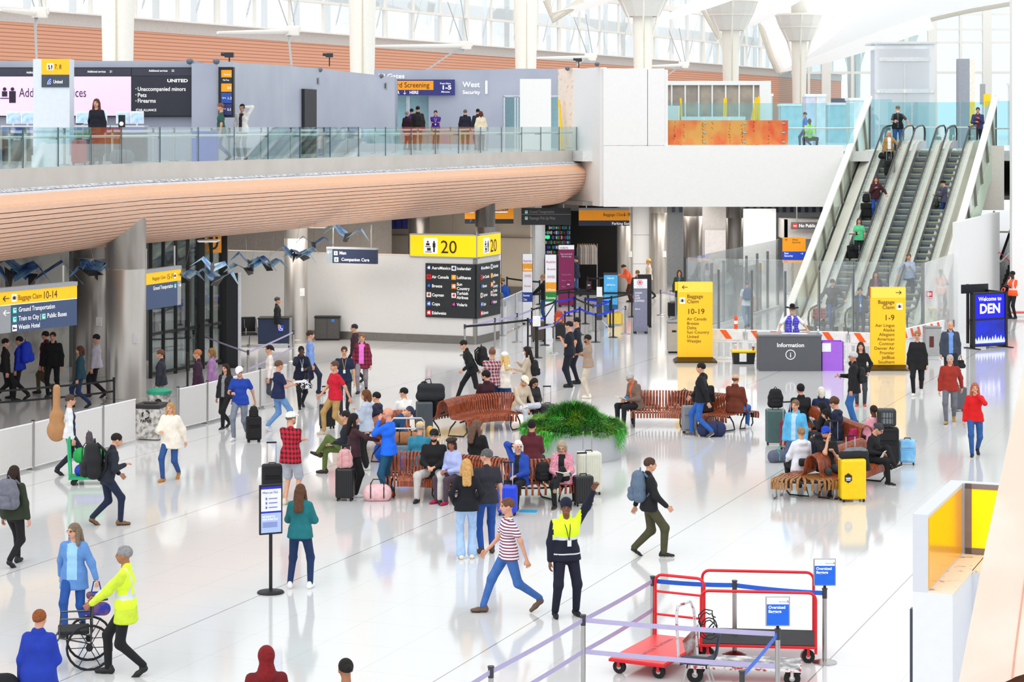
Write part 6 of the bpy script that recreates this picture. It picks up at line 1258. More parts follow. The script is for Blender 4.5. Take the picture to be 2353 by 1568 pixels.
def parapet(x, lbl, flip):
    t = empty('escalator_parapet', EW(x, -.5), RA, lbl, 'parapet'); Lp, Hp = 15.6, 8.66
    cap = lambda y: .02+y/Lp*Hp; low = lambda y: max(0, min(RISE, cap(y)-1.45)); stp = lambda y: max(.15, min(RISE+.1, (y-.5)/ML*RISE+.12)); sg = 1 if not flip else -1
    b = MB(); b.strip([[(-.13, y, cap(y)), (.13, y, cap(y)), (.13, y, cap(y)-.10), (-.13, y, cap(y)-.10), (-.13, y, cap(y))] for y in (0, Lp)]); b.obj('cap_beam', M('#f1eee8', .5), t, solid=.01)
    b = MB(); b.strip([[(0, y, low(y)+.02), (0, y, max(cap(y)-.1, low(y)+.03))] for y in np.linspace(.8, Lp, 12)]); b.obj('glass_pane', GG, t, solid=.015)
    ang = math.atan2(Hp, Lp)
    for i in range(9):
        y = 2.2+i*1.5; p0 = Vector((0.05, y, cap(y)-.1)); L_ = 0
        dv = Vector((0, .42, -.907))
        while (p0+dv*L_).z > low((p0+dv*L_).y)+.05 and L_ < 3.2: L_ += .05
        b = MB(); sx_ = .05; q = p0+dv*L_; b.add([p0+Vector((-.05, -.07, 0)), p0+Vector((.05, -.07, 0)), p0+Vector((.05, .07, .0)), p0+Vector((-.05, .07, 0)), q+Vector((-.05, -.07, 0)), q+Vector((.05, -.07, 0)), q+Vector((.05, .07, 0)), q+Vector((-.05, .07, 0))], [(0, 1, 2, 3), (7, 6, 5, 4), (0, 4, 5, 1), (1, 5, 6, 2), (2, 6, 7, 3), (3, 7, 4, 0)]); b.obj('slanted_post', M('#8f8d86', .35, .5), t)
    b = MB(); b.b2((-.05, Lp-.06, RISE if not flip else RISE-1.2), (.05, Lp+.04, Hp)); b.obj('end_post', M('#5b5d5c', .4, .5), t)
    b = MB(); b.strip([[(-.02*sg, y, max(0, low(y)-1.1)), (-.02*sg, y, low(y)+.02)] for y in np.linspace(0, Lp, 14)]); b.obj('stringer', M('#dfdcd4' if not flip else '#cfe2cc', .5), t, solid=.03)
    b = MB(); b.strip([[(.05*sg, y, low(y)+.0), (.10*sg, y, low(y)+.03), (.98*sg, y, stp(y))] for y in np.linspace(.3, Lp, 14)]); b.obj('sloped_deck', M('#ece7dd', .5, var=.02), t, solid=.02)
    b = MB(); b.tube([(.08*sg, y, low(y)+.04) for y in np.linspace(2.6, Lp-.3, 8)], .05, 5); b.obj('edge_gasket', BLACK, t)
parapet(-1.375, 'sloping glass parapet with slanted posts left of the escalators', False); parapet(3.93, 'sloping glass parapet right of the escalators', True)
# glass enclosure at the foot
C1, C2 = Vector((6.12, 76.1, 0)), Vector((13.9, 73.2, 0)); EG = glass('enclosure_glass', (.95, .975, .975), .06, .08, (.92, .95, .95))
def enclosure(a, c, n, h, label, gm, posts=True, fr=True):
    t = empty('glass_enclosure', a, 0, label, 'glass wall'); v = c-a
    for i in range(n): b = MB(); b.wallseg(v*(i/n)+v.normalized()*.015, v*((i+1)/n)-v.normalized()*.015, .05, h, .02); b.obj('glass_panel', gm, t)
    b = MB(); b.wallseg((0, 0), v, 0, .1, .16); b.obj('base_rail', M('#dfe2e2', .4, .3), t)
    for i in range(n+1):
        if posts: b = MB(); p = v*(i/n); b.tube([p+Vector((0, .1, 0)), p+Vector((0, .1, h*.86 if i % n else h))], .05 if i % n else .06, 8); b.obj('post', M('#6d6f70', .35, .6), t)
    return t
enclosure(C1, C1+A*13.1, 8, 2.77, 'glass wall running back from the enclosure corner behind the 10-19 pylon', EG)
enclosure(C1, C2, 7, 2.77, 'front glass wall across the foot of the escalators', EG)
enclosure(C2, C2+A*14.9, 12, 2.77, 'milky glass wall running back right of the escalators', glass('milky_glass', (.93, .95, .94), .05, .30, (.93, .93, .92)), posts=False)
enclosure(C1+Vector((.6, 2.4, 0)), C1+Vector((.6, 2.4, 0))+A*9, 5, 1.9, 'lower inner glass rail left of the parapet', EG)
t = empty('fire_sign', D(2125, 74.2, ZZ(686, 74.2)), 0, 'small red sign with white pictograms right of the enclosure corner', 'sign'); panel(t, 'red_plate', 0, .26, 0, .25, M('#d81f2c', .5, emit=.1), .015); b = MB(); b.b2((.1, -.022, .08), (.16, -.017, .21)); b.b2((.19, -.022, .1), (.22, -.017, .2)); b.b2((.02, -.022, .02), (.24, -.017, .04)); b.obj('pictogram', WTXT, t); b = MB(); b.tube([(.13, .03, 0), (.13, .03, -1.2)], .015, 6); b.obj('stand', STEEL, t)
t = empty('west_security_sign', D(1798, 83, ZZ(604, 83)), 0, 'yellow and blue West Security and East Security sign behind the parapet', 'sign'); k = 83/F
panel(t, 'yellow_plate', 0, 53*k, 26*k, 58*k, ORG, .03); panel(t, 'blue_plate', 0, 53*k, 6*k, 26*k, M('#1747c8', .5, emit=.1), .03); panel(t, 'lower_strip', 0, 53*k, 0, 6*k, ORG, .03)
text_obj('West\nSecurity', .1, 22*k, 51*k, -.04, BTXT, t); text_obj('East\nSecurity', .1, 4*k, 20*k, -.04, WTXT, t, bold=.01); arrow(t, 9*k, 53*k, .1, BTXT, -1, -.04); arrow(t, 44*k, 21*k, .1, WTXT, 1, -.04)
b = MB(); b.tube([(.4, .05, 0), (.4, .05, -1.9)], .04, 8); b.obj('stand_post', STEEL, t)
# dark mirrored escalator at the right edge
t = empty('dark_escalator', D(2290, 93, 0), RA, 'dark escalator behind barrier tape at the right edge', 'escalator')
b = MB()
for i in range(24): b.b2((.3, .45*i-2, .17*i), (1.6, .45*i-1.5, .17*i+.17))
b.obj('step', M('#1c1d22', .5, var=.1), t)
b = MB(); b.tube([(.15, -2, .9), (.15, 9, 5.0)], .06, 6); b.obj('handrail', BLACK, t); b = MB(); b.strip([[(.15, -2, .1), (.15, -2, .9)], [(.15, 9, 4.1), (.15, 9, 5.0)]]); b.obj('balustrade_glass', EG, t, solid=.01)
t = empty('frame_partition', D(2283, 88.2, 0), 0, 'thin metal mullion frame at the right edge below the deck', 'partition'); b = MB(); b.b2((0, 0, 0), (.06, .1, 3.95)); b.b2((-.2, 0, 3.05), (.72, .1, 3.12)); b.b2((-.5, 0, 1.9), (.6, .1, 1.96)); b.obj('mullion', M('#b4aea2', .4, .5), t)
t = empty('barrier_tape', D(2279, 87.6, 1.95), 0, 'red and white barrier tape crossed before the dark escalator', 'tape'); b = MB(); b.tube([(0, 0, .0), (.3, 0, .35), (.7, 0, .0)], .02, 5, 0); b.tube([(0, 0, .3), (.35, 0, -.05), (.7, 0, .3)], .02, 5, 1); b.obj('tape', [M('#e23440', .6), WHITE], t)
# ------------------------------------------------------------------ kiosk box with yellow inside, bottom right
p = Vector((4.44, 24.0, 0)); t = empty('lift_enclosure', p, RA, 'white walled enclosure with yellow inner panels at the lower right', 'enclosure')
WHB = M('#d3d6de', .5, var=.01)
b = MB(); b.b2((0, 0, 0), (.44, .02+2.3, 2.24)); b.obj('lower_wall', M('#e6e8ee', .5, var=.01), t)
b = MB(); b.b2((0, 0, 2.24), (.17, 2.3, 3.10)); b.b2((0, 2.3, 2.24), (2.4, 2.47, 3.10)); b.obj('upper_wall', WHB, t)
b = MB(); b.b2((.0, 2.3, 0), (2.4, 2.47, 2.24)); b.b2((.44, 1.3, 0), (2.2, 2.3, 2.235)); b.obj('back_wall', WHB, t)
b = MB(); b.b2((.17, .0, 2.24), (.45, 2.3, 2.255)); b.b2((.44, 1.3, 2.235), (2.2, 2.3, 2.255)); b.obj('dusty_ledge', noisemat('dusty_ledge', '#8a6f52', '#f0e0cc', 7, .8, lo=.28, hi=.4), t)
b = MB(); b.b2((.17, .02, 2.28), (.18, 2.2, 3.06)); b.obj('amber_panel', M('#ffb405', .18, var=.02), t); b = MB(); b.b2((.28, 2.285, 2.33), (2.3, 2.30, 3.04)); b.obj('yellow_panel', M('#ffdf00', .35, emit=.35, var=.01), t)
b = MB(); b.b2((.2, 2.27, 2.26), (.28, 2.31, 3.1)); b.b2((.2, 2.27, 2.26), (2.3, 2.31, 2.33)); b.b2((.2, 2.27, 3.04), (2.3, 2.31, 3.1)); b.obj('panel_frame', M('#8b7f7c', .4, .4), t)
b = MB(); b.b2((-.03, -.02, 0), (.10, .05, .55)); b.b2((.33, -.02, 0), (.46, .05, .5)); b.obj('corner_guard', M('#b7babf', .4, .5), t)
b = MB(); b.b2((-.07, .2, 0), (-.02, .3, 2.0)); b.obj('dark_strip', M('#3a4150', .4), t)
# curved timber edge of the near walkway, right foreground
t = empty('timber_edge', (2.0, 9.5, 4.5), 0, 'pale timber edge of the near walkway at the lower right corner', 'edge'); b = MB(); o = Vector(t.location)
rows = []
for y_, xx, zz_ in ((1620, 2192, 9.0), (1568, 2203, 9.4), (1420, 2232, 10.2), (1240, 2268, 11.2), (1080, 2303, 12.0), (940, 2332, 12.7), (800, 2362, 13.3)):
    p = Pt(xx, y_, zz_)-o; rows.append([p, p+Vector((.23, -.05, .12)), p+Vector((.24, -.06, .13)), p+Vector((.9, -.3, .42)), p+Vector((1.0, .6, .2)), p+Vector((.3, .9, -.4)), p])
b.strip(rows); b.obj('timber_cladding', noisemat('pale_timber', '#eccab8', '#f2d5c6', 2, .5, stretch=(1, .3, 1)), t)
b = MB(); b.tube([r[1]+Vector((0, 0, .004)) for r in rows], .004, 4); b.obj('joint_line', M('#d9a58c', .6), t)
# ------------------------------------------------------------------ luggage and trolleys
def rbox(b, c, d, mi=0): b.box(c, d, mi)
def suitcase(loc, rz, col, label, w=.42, d=.26, h=.62, handle=True, ribs=True, tilt=0, group=None, soft=False, hc=None):
    t = empty('suitcase', loc, rz, label, 'suitcase', group); t.rotation_euler = (tilt, 0, rz); m = M(col, .35 if not soft else .8, var=.04) if isinstance(col, str) else col
    b = MB(); b.box((0, 0, .05+h/2), (w, d, h)); b.obj('shell', m, t, bevel=.045)
    b = MB()
    if ribs:
        n = max(5, int(w/.05))
        for i in range(n): b.box((-w/2+.05+(w-.1)*i/(n-1), -d/2-.002, .05+h/2), (.014, .012, h*.86))
    else: b.box((0, -d/2-.012, .05+h*.32), (w*.8, .05, h*.42)); b.box((0, -d/2-.012, .05+h*.78), (w*.8, .04, h*.22))
    b.obj('front_ribs' if ribs else 'front_pocket', m, t, bevel=.004)
    b = MB(); b.box((0, 0, .05+h/2), (w+.006, .012, h-.05)); b.obj('zip_band', M('#1a1a1c', .6), t, bevel=.004)
    for sx in (-1, 1):
        for sy in (-1, 1): b = MB(); b.tube([(sx*(w/2-.05)-.015, sy*(d/2-.04), .03), (sx*(w/2-.05)+.015, sy*(d/2-.04), .03)], .03, 10); b.obj('wheel', RUBBER, t)
    b = MB(); b.tube([(-.07, 0, .05+h), (-.06, 0, .08+h), (.06, 0, .08+h), (.07, 0, .05+h)], .012, 6); b.obj('carry_handle', RUBBER, t)
    if handle:
        b = MB(); z = .05+h
        for sx in (-1, 1): b.tube([(sx*.09, d/2-.04, z-.02), (sx*.09, d/2-.04, z+.42)], .009, 6)
        b.obj('telescopic_tube', M(hc or '#c9cacc', .3, .8), t); b = MB(); b.tube([(-.1, d/2-.04, z+.42), (.1, d/2-.04, z+.42)], .017, 8); b.obj('grip', RUBBER, t)
    return t
def backpack(loc, rz, col, label, s=1.0, tilt=0.0, cat='backpack', straps=True, pc=None, lod=.018, group=None, name='backpack'):
    t = empty(name, loc, rz, label, cat, group); t.rotation_euler = (tilt, 0, rz)
    V, Q = sdf_mesh([('c', (-.09, 0, .12), (.09, 0, .12), .10, .10), ('c', (-.08, 0, .26), (.08, 0, .26), .105, .105), ('c', (-.05, 0, .38), (.05, 0, .38), .09, .09)], lod, .06); np_obj('bag_body', V*s, Q, 0, [M(col, .8, var=.1, scale=20)], t)
    V, Q = sdf_mesh([('c', (-.07, -.10, .10), (.07, -.10, .10), .055, .055), ('c', (-.06, -.10, .19), (.06, -.10, .19), .05, .05)], lod, .04); np_obj('front_pocket', V*s, Q, 0, [M(pc or col, .8, var=.12, scale=14)], t)
    if straps:
        for sx in (-1, 1): b = MB(); b.tube([Vector((sx*.09, .07, .44))*s, Vector((sx*.12, .15, .36))*s, Vector((sx*.12, .14, .16))*s, Vector((sx*.10, .08, .05))*s], .018*s, 6); b.obj('strap', M(col, .8, var=.1, scale=20), t)
    b = MB(); b.tube([Vector((-.04, .03, .46))*s, Vector((0, .03, .51))*s, Vector((.04, .03, .46))*s], .01*s, 5); b.obj('top_loop', M(col, .8, var=.1, scale=20), t)
    return t
def duffel(loc, rz, col, label, L=.55, r=.16, name='duffel_bag', pc=None, sc=(1, 1, 1)):
    t = empty(name, loc, rz, label, 'bag')
    V, Q = sdf_mesh([('c', (-L/2+r*.8, 0, r*.95), (L/2-r*.8, 0, r*.95), r, r), ('c', (-L/2+r*.6, 0, r*.6), (L/2-r*.6, 0, r*.6), r*.6, r*.6)], .02, .06); V[:, 2] = np.maximum(V[:, 2], .0); np_obj('bag_body', V*np.array(sc), Q, 0, [M(col, .8, var=.1, scale=15)], t)
    b = MB()
    for x in (-.13, .13): b.tube([(x, -r*1.0, r*.4), (x, -r*.95, r*1.5), (x, 0, r*2.05), (x, r*.95, r*1.5), (x, r, r*.4)], .012, 6)
    b.obj('webbing', M(pc or '#141416', .7), t)
    b = MB(); b.tube([(-.13, -.04, r*2.0), (-.08, -.02, r*2.5), (.08, -.02, r*2.5), (.13, -.04, r*2.0)], .011, 6); b.obj('grip_loop', M(pc or '#141416', .7), t)
    return t
suitcase(G(625, 1142), .2, '#1c1c20', 'black soft suitcase beside the man in red plaid shirt', .40, .28, .60, soft=True, ribs=False)
suitcase(G(793, 1150), -.1, '#17181c', 'black ribbed suitcase carrying the pink backpack', .36, .28, .60, handle=True)
backpack(G(793, 1150)+Vector((.0, -.05, .62)), math.pi+.2, '#dba5a6', 'pink backpack hanging on top of the black ribbed suitcase', .85, pc='#e3b2b2')
duffel(G(867, 1151), .05, '#f0c1c4', 'pale pink duffel bag with dark stripes on the floor', .50, .17)
suitcase(G(1353, 1136), .2, '#dcdccb', 'large cream hard suitcase at the right end of the front bench', .48, .32, .80)
suitcase(G(1340, 1162), .25, '#1b1b1f', 'black cabin suitcase standing before the cream suitcase', .38, .26, .54)
suitcase(G(1166, 1184), -.1, '#1d43d8', 'bright blue ribbed suitcase in front of the seated woman in blue', .38, .25, .52)
suitcase(G(975, 1002), .1, '#4b5158', 'tall dark grey ribbed suitcase under the black garment bag', .40, .30, .78, handle=False)
t = empty('garment_bag', G(975, 1002)+Vector((.12, .0, .83)), .1, 'large black garment bag lying over the grey suitcase', 'bag')
V, Q = sdf_mesh([('c', (-.2, 0, .12), (.25, 0, .12), .13, .13), ('c', (-.18, 0, .32), (.25, 0, .3), .11, .12)], .02, .1); np_obj('bag_body', V, Q, 0, [M('#17191f', .7, var=.15)], t)
b = MB(); b.tube([(-.12, 0, .40), (-.09, 0, .52), (.02, 0, .53), (.05, 0, .41)], .014, 6); b.obj('grip_loop', RUBBER, t)
suitcase(G(583, 1016), .3, '#131316', 'black suitcase pulled by the man in blue polo and white cap', .34, .26, .55, soft=True, ribs=False, handle=False); backpack(G(583, 1016)+Vector((0, 0, .56)), 0, '#121214', 'black bag riding on the suitcase of the man in blue polo', .6, straps=False)
suitcase(G(752, 985), .5, '#16161a', 'black suitcase trailing the man in red shirt', .36, .25, .55, tilt=.0)
suitcase(G(1782, 1022), -.05, '#4e6b6a', 'sage green ribbed suitcase at the left of the right benches', .46, .32, .78, handle=False); backpack(G(1782, 1022)+Vector((0, 0, .83)), 0, '#101014', 'black backpack on top of the sage green suitcase', 1.0)
suitcase(G(1812, 1035), .3, '#7c1830', 'dark red suitcase behind the woman in white hoodie', .36, .28, .62)
duffel(G(1797, 1062), .35, '#5d6076', 'low grey duffel with teal stripe on the floor at the right benches', .62, .14, pc='#29b39a')
suitcase(G(1958, 1152), .12, '#ffd206', 'bright yellow hard suitcase with black corners beside the stool', .50, .32, .80, handle=True)
t = empty('hexagon_sticker', G(1946, 1152)+Vector((.0, -.18, .48)), .12, 'black hexagonal sticker on the yellow suitcase', 'sticker'); b = MB(); b.add([(.085*math.sin(q*math.pi/3), 0, .1*math.cos(q*math.pi/3)) for q in range(6)], [(0, 1, 2, 3, 4, 5)]); b.obj('patch', M('#22201a', .5), t, solid=.004); b = MB(); b.box((0, -.005, .0), (.10, .004, .022)); b.box((0, -.005, -.035), (.09, .004, .018)); b.obj('print', WHITE, t)
t = empty('folded_jacket', G(1958, 1152)+Vector((.02, 0, .86)), .1, 'black and grey jacket draped over the yellow suitcase', 'jacket'); V, Q = sdf_mesh([('c', (-.22, -.05, .06), (.22, 0, .08), .085, .09), ('c', (.2, 0, .1), (.3, .02, -.22), .075, .06), ('c', (-.1, .05, .13), (.15, .05, .14), .06, .06)], .018, .06); np_obj('cloth', V, Q, (V[Q].mean(1)[:, 2] > .14).astype(int), [M('#1f2024', .85, var=.2), M('#75767e', .85, var=.1)], t)
suitcase(G(2037, 1070), -.1, '#17171b', 'large black soft suitcase behind the reading woman at the right', .52, .32, .78, soft=True, ribs=False, handle=False)
t = empty('pet_carrier', G(2037, 1070)+Vector((0, 0, .85)), -.05, 'black pet carrier with clear window on the big black suitcase', 'carrier'); b = MB(); b.box((0, 0, .2), (.4, .3, .38)); b.obj('shell', M('#2a2b2f', .5), t, bevel=.05); b = MB(); b.box((.0, -.152, .2), (.24, .01, .24)); b.obj('window', M('#6d7378', .3), t)
b = MB()
for i in range(4): b.box((-.1+i*.065, -.158, .2), (.012, .008, .24))
b.box((0, -.158, .2), (.24, .008, .012)); b.obj('grid', BLACK, t)
suitcase(G(2085, 1068), -.15, noisemat('sky_blue_shell', '#6fb7e8', '#9ad0f2', 5, .35), 'small pale blue patterned suitcase at the far end of the right benches', .36, .24, .50, handle=False, ribs=False)
backpack(G(1990, 1068)+Vector((-.25, .1, .45)), .3, '#a3124a', 'crimson backpack lying on the right bench behind the reading woman', .7)
backpack(G(1930, 1050)+Vector((.0, 0, .44)), 1.4, '#23262e', 'dark camouflage backpack on the right bench behind the man in blue cap', .8, tilt=.0)
suitcase(G(1920, 1072), .3, '#2b2d33', 'dark suitcase with raised silver handle between the right benches', .34, .24, .50)
backpack(D(1248, 42.25, .45), .2, '#131316', 'black backpack on the front bench left of the reading woman in pink', .85); backpack(D(1272, 42.3, .45), -.6, '#1b1626', 'dark purple bag on the front bench beside the pink cardigan woman', .6)
suitcase(G(1258, 985), .1, '#1b1c20', 'black suitcase with tall handle behind the planter', .40, .28, .55)
suitcase(G(1583, 996), .1, '#8b8d92', 'grey soft suitcase in front of the back right bench', .34, .26, .62, soft=True, ribs=False, handle=False)
duffel(G(1635, 1003), -.05, '#27315a', 'navy rucksack lying on the floor before the back right bench', .62, .19)
backpack(D(1573, 53.6, .45), 0, '#121216', 'black backpack resting on the back right bench behind the grey suitcase', .9)
duffel(G(905, 1058), .1, '#1769ee', 'bright blue duffel bag behind the bald man in blue', .80, .22, pc='#0a2b70')
backpack(D(928, 46.2, .0), .3, '#1258d8', 'bright blue rucksack standing behind the bald man in blue', .8)
suitcase(G(1237, 785), .1, '#4d4136', 'brown suitcase beside the man in black jacket in the queue', .44, .3, .66)
suitcase(G(1284, 783), .1, '#16161a', 'black suitcase in the queue carrying the red backpack', .42, .28, .55, handle=False); backpack(G(1284, 783)+Vector((0, 0, .6)), 0, '#b8402a', 'red and orange backpack on the black suitcase in the queue', .9, pc='#e08a20')
suitcase(G(1545, 730), 0, '#15151a', 'black suitcase of the woman behind the 10-19 pylon', .36, .25, .55)
simple('blue_folder', 'bright blue folder lying on the floor beside the blue suitcase', 'folder', G(1214, 1176), [('cover', lambda b: b.box((0, 0, .006), (.33, .24, .012), rz=-.15), M('#18a8d8', .5))])
# luggage cart on the left middle
def platform_cart(loc, rz, label, L, W_, zt, m, deckm, hoop=None, wheel=.09, wmat=RUBBER, hh=1.0, hooprows=2, second=None, hoopend=0):
    t = empty('platform_trolley', loc, rz, label, 'trolley'); b = MB(); b.b2((0, 0, zt-.05), (L, W_, zt-.012)); b.obj('frame', m, t, bevel=.006); b = MB(); b.b2((.015, .015, zt-.014), (L-.015, W_-.015, zt)); b.obj('platform', deckm, t)
    for x in (.12, L-.12):
        for y in (.1, W_-.1):
            b = MB(); b.tube([(x, y-.022, wheel), (x, y+.022, wheel)], wheel, 16); w_ = b.obj('wheel', wmat, t); b = MB(); b.tube([(x, y-.03, wheel), (x, y+.03, wheel)], wheel*.35, 10); b.obj('hub', STEEL, w_); b = MB(); b.b2((x-.02, y-.045, wheel), (x+.02, y-.03, zt-.04)); b.b2((x-.02, y+.03, wheel), (x+.02, y+.045, zt-.04)); b.obj('caster_fork', m, t)
    def hoop_(a, c, zt_, rows_):
        a = Vector(a); c = Vector(c); d = (c-a).normalized(); r = .10; b = MB(); pts_ = [a+Vector((0, 0, -.12))]
        for q in np.linspace(0, math.pi/2, 5): pts_.append(a+d*r*(1-math.cos(q))+Vector((0, 0, zt_-r+r*math.sin(q))))
        for q in np.linspace(math.pi/2, 0, 5): pts_.append(c-d*r*(1-math.cos(q))+Vector((0, 0, zt_-r+r*math.sin(q))))
        pts_.append(c+Vector((0, 0, -.12))); b.tube(pts_, .021, 10)
        for k in range(rows_): z = zt_*(.72-.38*k); b.tube([a+Vector((0, 0, z)), c+Vector((0, 0, z))], .017, 8)
        b.obj('push_hoop', m, t, smooth=40)
    for h_ in (hoop or []): hoop_(*h_)
    return t
RED = M('#e01b28', .4, var=.03)
# near trolleys
a = G(1398, 1520, .22); zt = .22
def fr(px, py, z=zt): return G(px, py, z)
q0, q1, q2 = fr(1398, 1512), fr(1520, 1533), fr(1620, 1468); q3 = fr(1505, 1455)
rz = math.atan2(q1.y-q0.y, q1.x-q0.x); Lr = (q1-q0).length; Wr = (q3-q0).length*.97
base = Vector((q0.x, q0.y, 0))
ang2 = math.atan2(q3.y-q0.y, q3.x-q0.x)-math.pi/2
t = platform_cart(base, ang2, 'red platform trolley with faded airline lettering inside the belt bay', Lr*.97, Wr, zt, RED, M('#e8484a', .35, var=.03), hoop=[((.04, Wr-.03, zt), (Lr*.97-.04, Wr-.03, zt), .85, 2)])
o = text_obj('American Airlines', .125, 0, 0, 0, M('#b86a70', .6, var=0), t, fit=Wr*.82); o.rotation_euler = (0, 0, math.pi/2); o.data.transform(Matrix.Rotation(0, 4, 'X'))
for v in o.data.vertices: v.co = Vector((v.co.x, v.co.z, 0))
o.location = (Lr*.45, .1, zt+.003)
# black topped long trolley behind
c0_, c1_, c2_ = fr(1622, 1480, .24), fr(1885, 1502, .24), fr(1632, 1462, .24)
p0 = D(1606, 29.9); t = platform_cart(p0, math.radians(-6), 'long trolley with black deck and tall red hoops, behind the scuffed one', 1.62, .95, .26, RED, M('#2b2b2e', .85, var=.1), hoop=[((.03, .92, .26), (1.6, .92, .26), .82, 0), ((.03, .03, .26), (1.6, .03, .26), .72, 0)])
t = platform_cart(D(1575, 28.7), math.radians(-9), 'scuffed white and grey flatbed trolley nearest the chair', 1.52, .62, .26, noisemat('chipped_paint', '#b8383a', '#efe8e6', 14, .6, lo=.42, hi=.5), noisemat('worn_deck', '#8a8a8c', '#d8d6d4', 5, .8, lo=.45, hi=.6), wheel=.11)
t = empty('hand_truck', D(1578, 29.0, .28), .5, 'worn aluminium hand truck standing on the flatbed trolley', 'hand truck')
b = MB(); b.tube([(-.13, 0, 0), (-.13, .05, .55), (-.08, .1, .68), (.14, .12, .72), (.18, .1, .6), (.17, .0, 0)], .02, 8); b.obj('tube_frame', noisemat('chipped_alu', '#a8494a', '#d7d7d9', 12, .4, .3, lo=.36, hi=.46), t, smooth=40)
b = MB(); b.add([(.02, .02, .0), (.2, .02, .0), (.22, .05, .42), (-.04, .04, .22)], [(0, 1, 2, 3)]); b.obj('back_plate', noisemat('rusty_plate', '#8a4a44', '#bdbabb', 6, .5, .2, lo=.4, hi=.6), t, solid=.012)
b = MB(); b.b2((-.15, -.28, .0), (.2, .02, .02)); b.obj('nose_plate', M('#8c8c90', .5, .3), t)
t = empty('cable_bundle', D(1622, 29.4, .72), 0, 'tangled black cable looped over the red hoop', 'cable'); b = MB(); rr = random.Random(2)
for k in range(4): b.tube([(.11*math.cos(q)+rr.uniform(-.02, .02)+k*.015, .03*k-.05, .13*math.sin(q)-.06*k+rr.uniform(-.02, .02)) for q in np.arange(0, 6.3, .45)], .009, 5)
b.obj('loop', BLACK, t)
# plastic chair
t = empty('plastic_chair', D(1602, 28.1), math.radians(-97), 'dark blue plastic shell chair with steel legs among the trolleys', 'chair')
rows = []
for i, (y, z) in enumerate(((-.22, .43), (-.16, .452), (0, .44), (.12, .435), (.20, .47), (.235, .56), (.25, .68), (.27, .80), (.285, .84))):
    w = .22 if i < 5 else .21-.01*(i-5); rows.append([(-w, y, z+(.02 if i < 5 else 0)), (-w*.6, y+(.0 if i < 5 else .02), z), (0, y+(.0 if i < 5 else .03), z-.005), (w*.6, y+(.0 if i < 5 else .02), z), (w, y, z+(.02 if i < 5 else 0))])
b = MB(); b.strip(rows); b.obj('seat_shell', M('#1c2540', .5, var=.04), t, smooth=True, solid=.012)
for sx in (-1, 1):
    for y0, y1 in ((-.12, -.24), (.12, .26)): b = MB(); b.tube([(sx*.12, y0, .43), (sx*.17, y0*1.05, .40), (sx*.22, y1, .0)], .012, 8); b.obj('leg', STEEL, t)
# floor lamp-like info stand
Yp = G(622, 1368).y; t = empty('notice_stand', G(622, 1363), math.radians(24), 'black stand holding a Where can I find notice beside the teal hoodie woman', 'sign stand')
k = Yp/F; b = MB(); b.lathe([(.215, 0), (.215, .015), (.2, .03), (.05, .045), (.028, .06), (.028, .95)], n=28); b.obj('pedestal', BLACK, t, smooth=40)
z0, z1 = .93, 1.72; b = MB(); b.b2((-.19, -.02, z0), (.19, .02, z1)); b.obj('frame', BLACK, t, bevel=.008)
b = MB(); b.b2((-.165, -.026, z0+.03), (.165, -.019, z0+.34), 0); b.b2((-.165, -.026, z0+.37), (.165, -.019, z1-.07), 1); b.b2((-.165, -.026, z1-.07), (.165, -.019, z1-.03), 2); b.b2((-.165, -.026, z0+.34), (.165, -.019, z0+.37), 2); b.obj('notice_sheet', [M('#a9bdf0', .5, emit=.1, var=.02), M('#eef0fb', .5), M('#2228c0', .5)], t)
text_obj('Where can I find...', .05, -.15, z1-.14, -.03, M('#2a2f7a', .6, var=0), t, fit=.28); text_obj('WE WANT TO\nHEAR FROM YOU!', .042, -.15, z0+.27, -.03, WTXT, t, fit=.26, bold=.01)
b = MB()
for i in range(3): b.box((-.08, -.03, z1-.22-.07*i), (.025, .004, .035)); b.box((.03, -.03, z1-.22-.07*i), (.14, .004, .012))
for i in range(4): b.box((-.02, -.03, z0+.19-.022*i), (.24, .004, .007))
b.obj('print', M('#7078b0', .6, var=0), t)
# banners in the queue zone
def banner(pxL, pxR, yb, yt, label, fields, texts, name='banner_stand', fm=None, rz=0):
    Y = HC*F/(yb-HY); k = Y/F; t = empty(name, D(pxL, Y), rz, label, 'banner'); w = (pxR-pxL)*k; H_ = ZZ(yt, Y)
    b = MB(); b.b2((0, 0, .05), (w, .05, H_)); b.obj('frame', fm or M('#3a3c42', .4), t)
    for f0, f1, m in fields: b = MB(); b.b2((.015, -.012, .06+(H_-.07)*f0), (w-.015, 0, .06+(H_-.07)*f1)); b.obj('print_field', m, t)
    for s_, x, z, sz, f_, m in texts: text_obj(s_, sz, x*w, .06+(H_-.07)*z, -.02, m, t, fit=f_*w)
    for x in (.06, w-.06): b = MB(); b.box((x, .02, .025), (.1, .45, .05)); b.obj('foot', BLACK, t)
    return t
WF = M('#eef0f6', .5, emit=.05, var=0); OR2 = M('#f0a020', .5, emit=.05); RT = M('#c93040', .6, var=0); DT = M('#39406a', .6, var=0); LT = M('#d0d2dc', .6, var=0)
banner(1200, 1224, 745, 583, 'slim white banner with blue Business Class field', [(.86, 1, WF), (.74, .86, OR2), (.44, .74, WF), (.3, .44, M('#123c9c', .5)), (0, .3, WF)], [('Austrian', .1, .88, .14, .8, RT), ('Lufthansa', .1, .76, .12, .8, WTXT), ('SWISS', .2, .66, .14, .65, RT), ('Brussels', .2, .52, .1, .6, RT), ('Business', .1, .38, .12, .6, WTXT), ('Class', .1, .32, .12, .35, WTXT)])
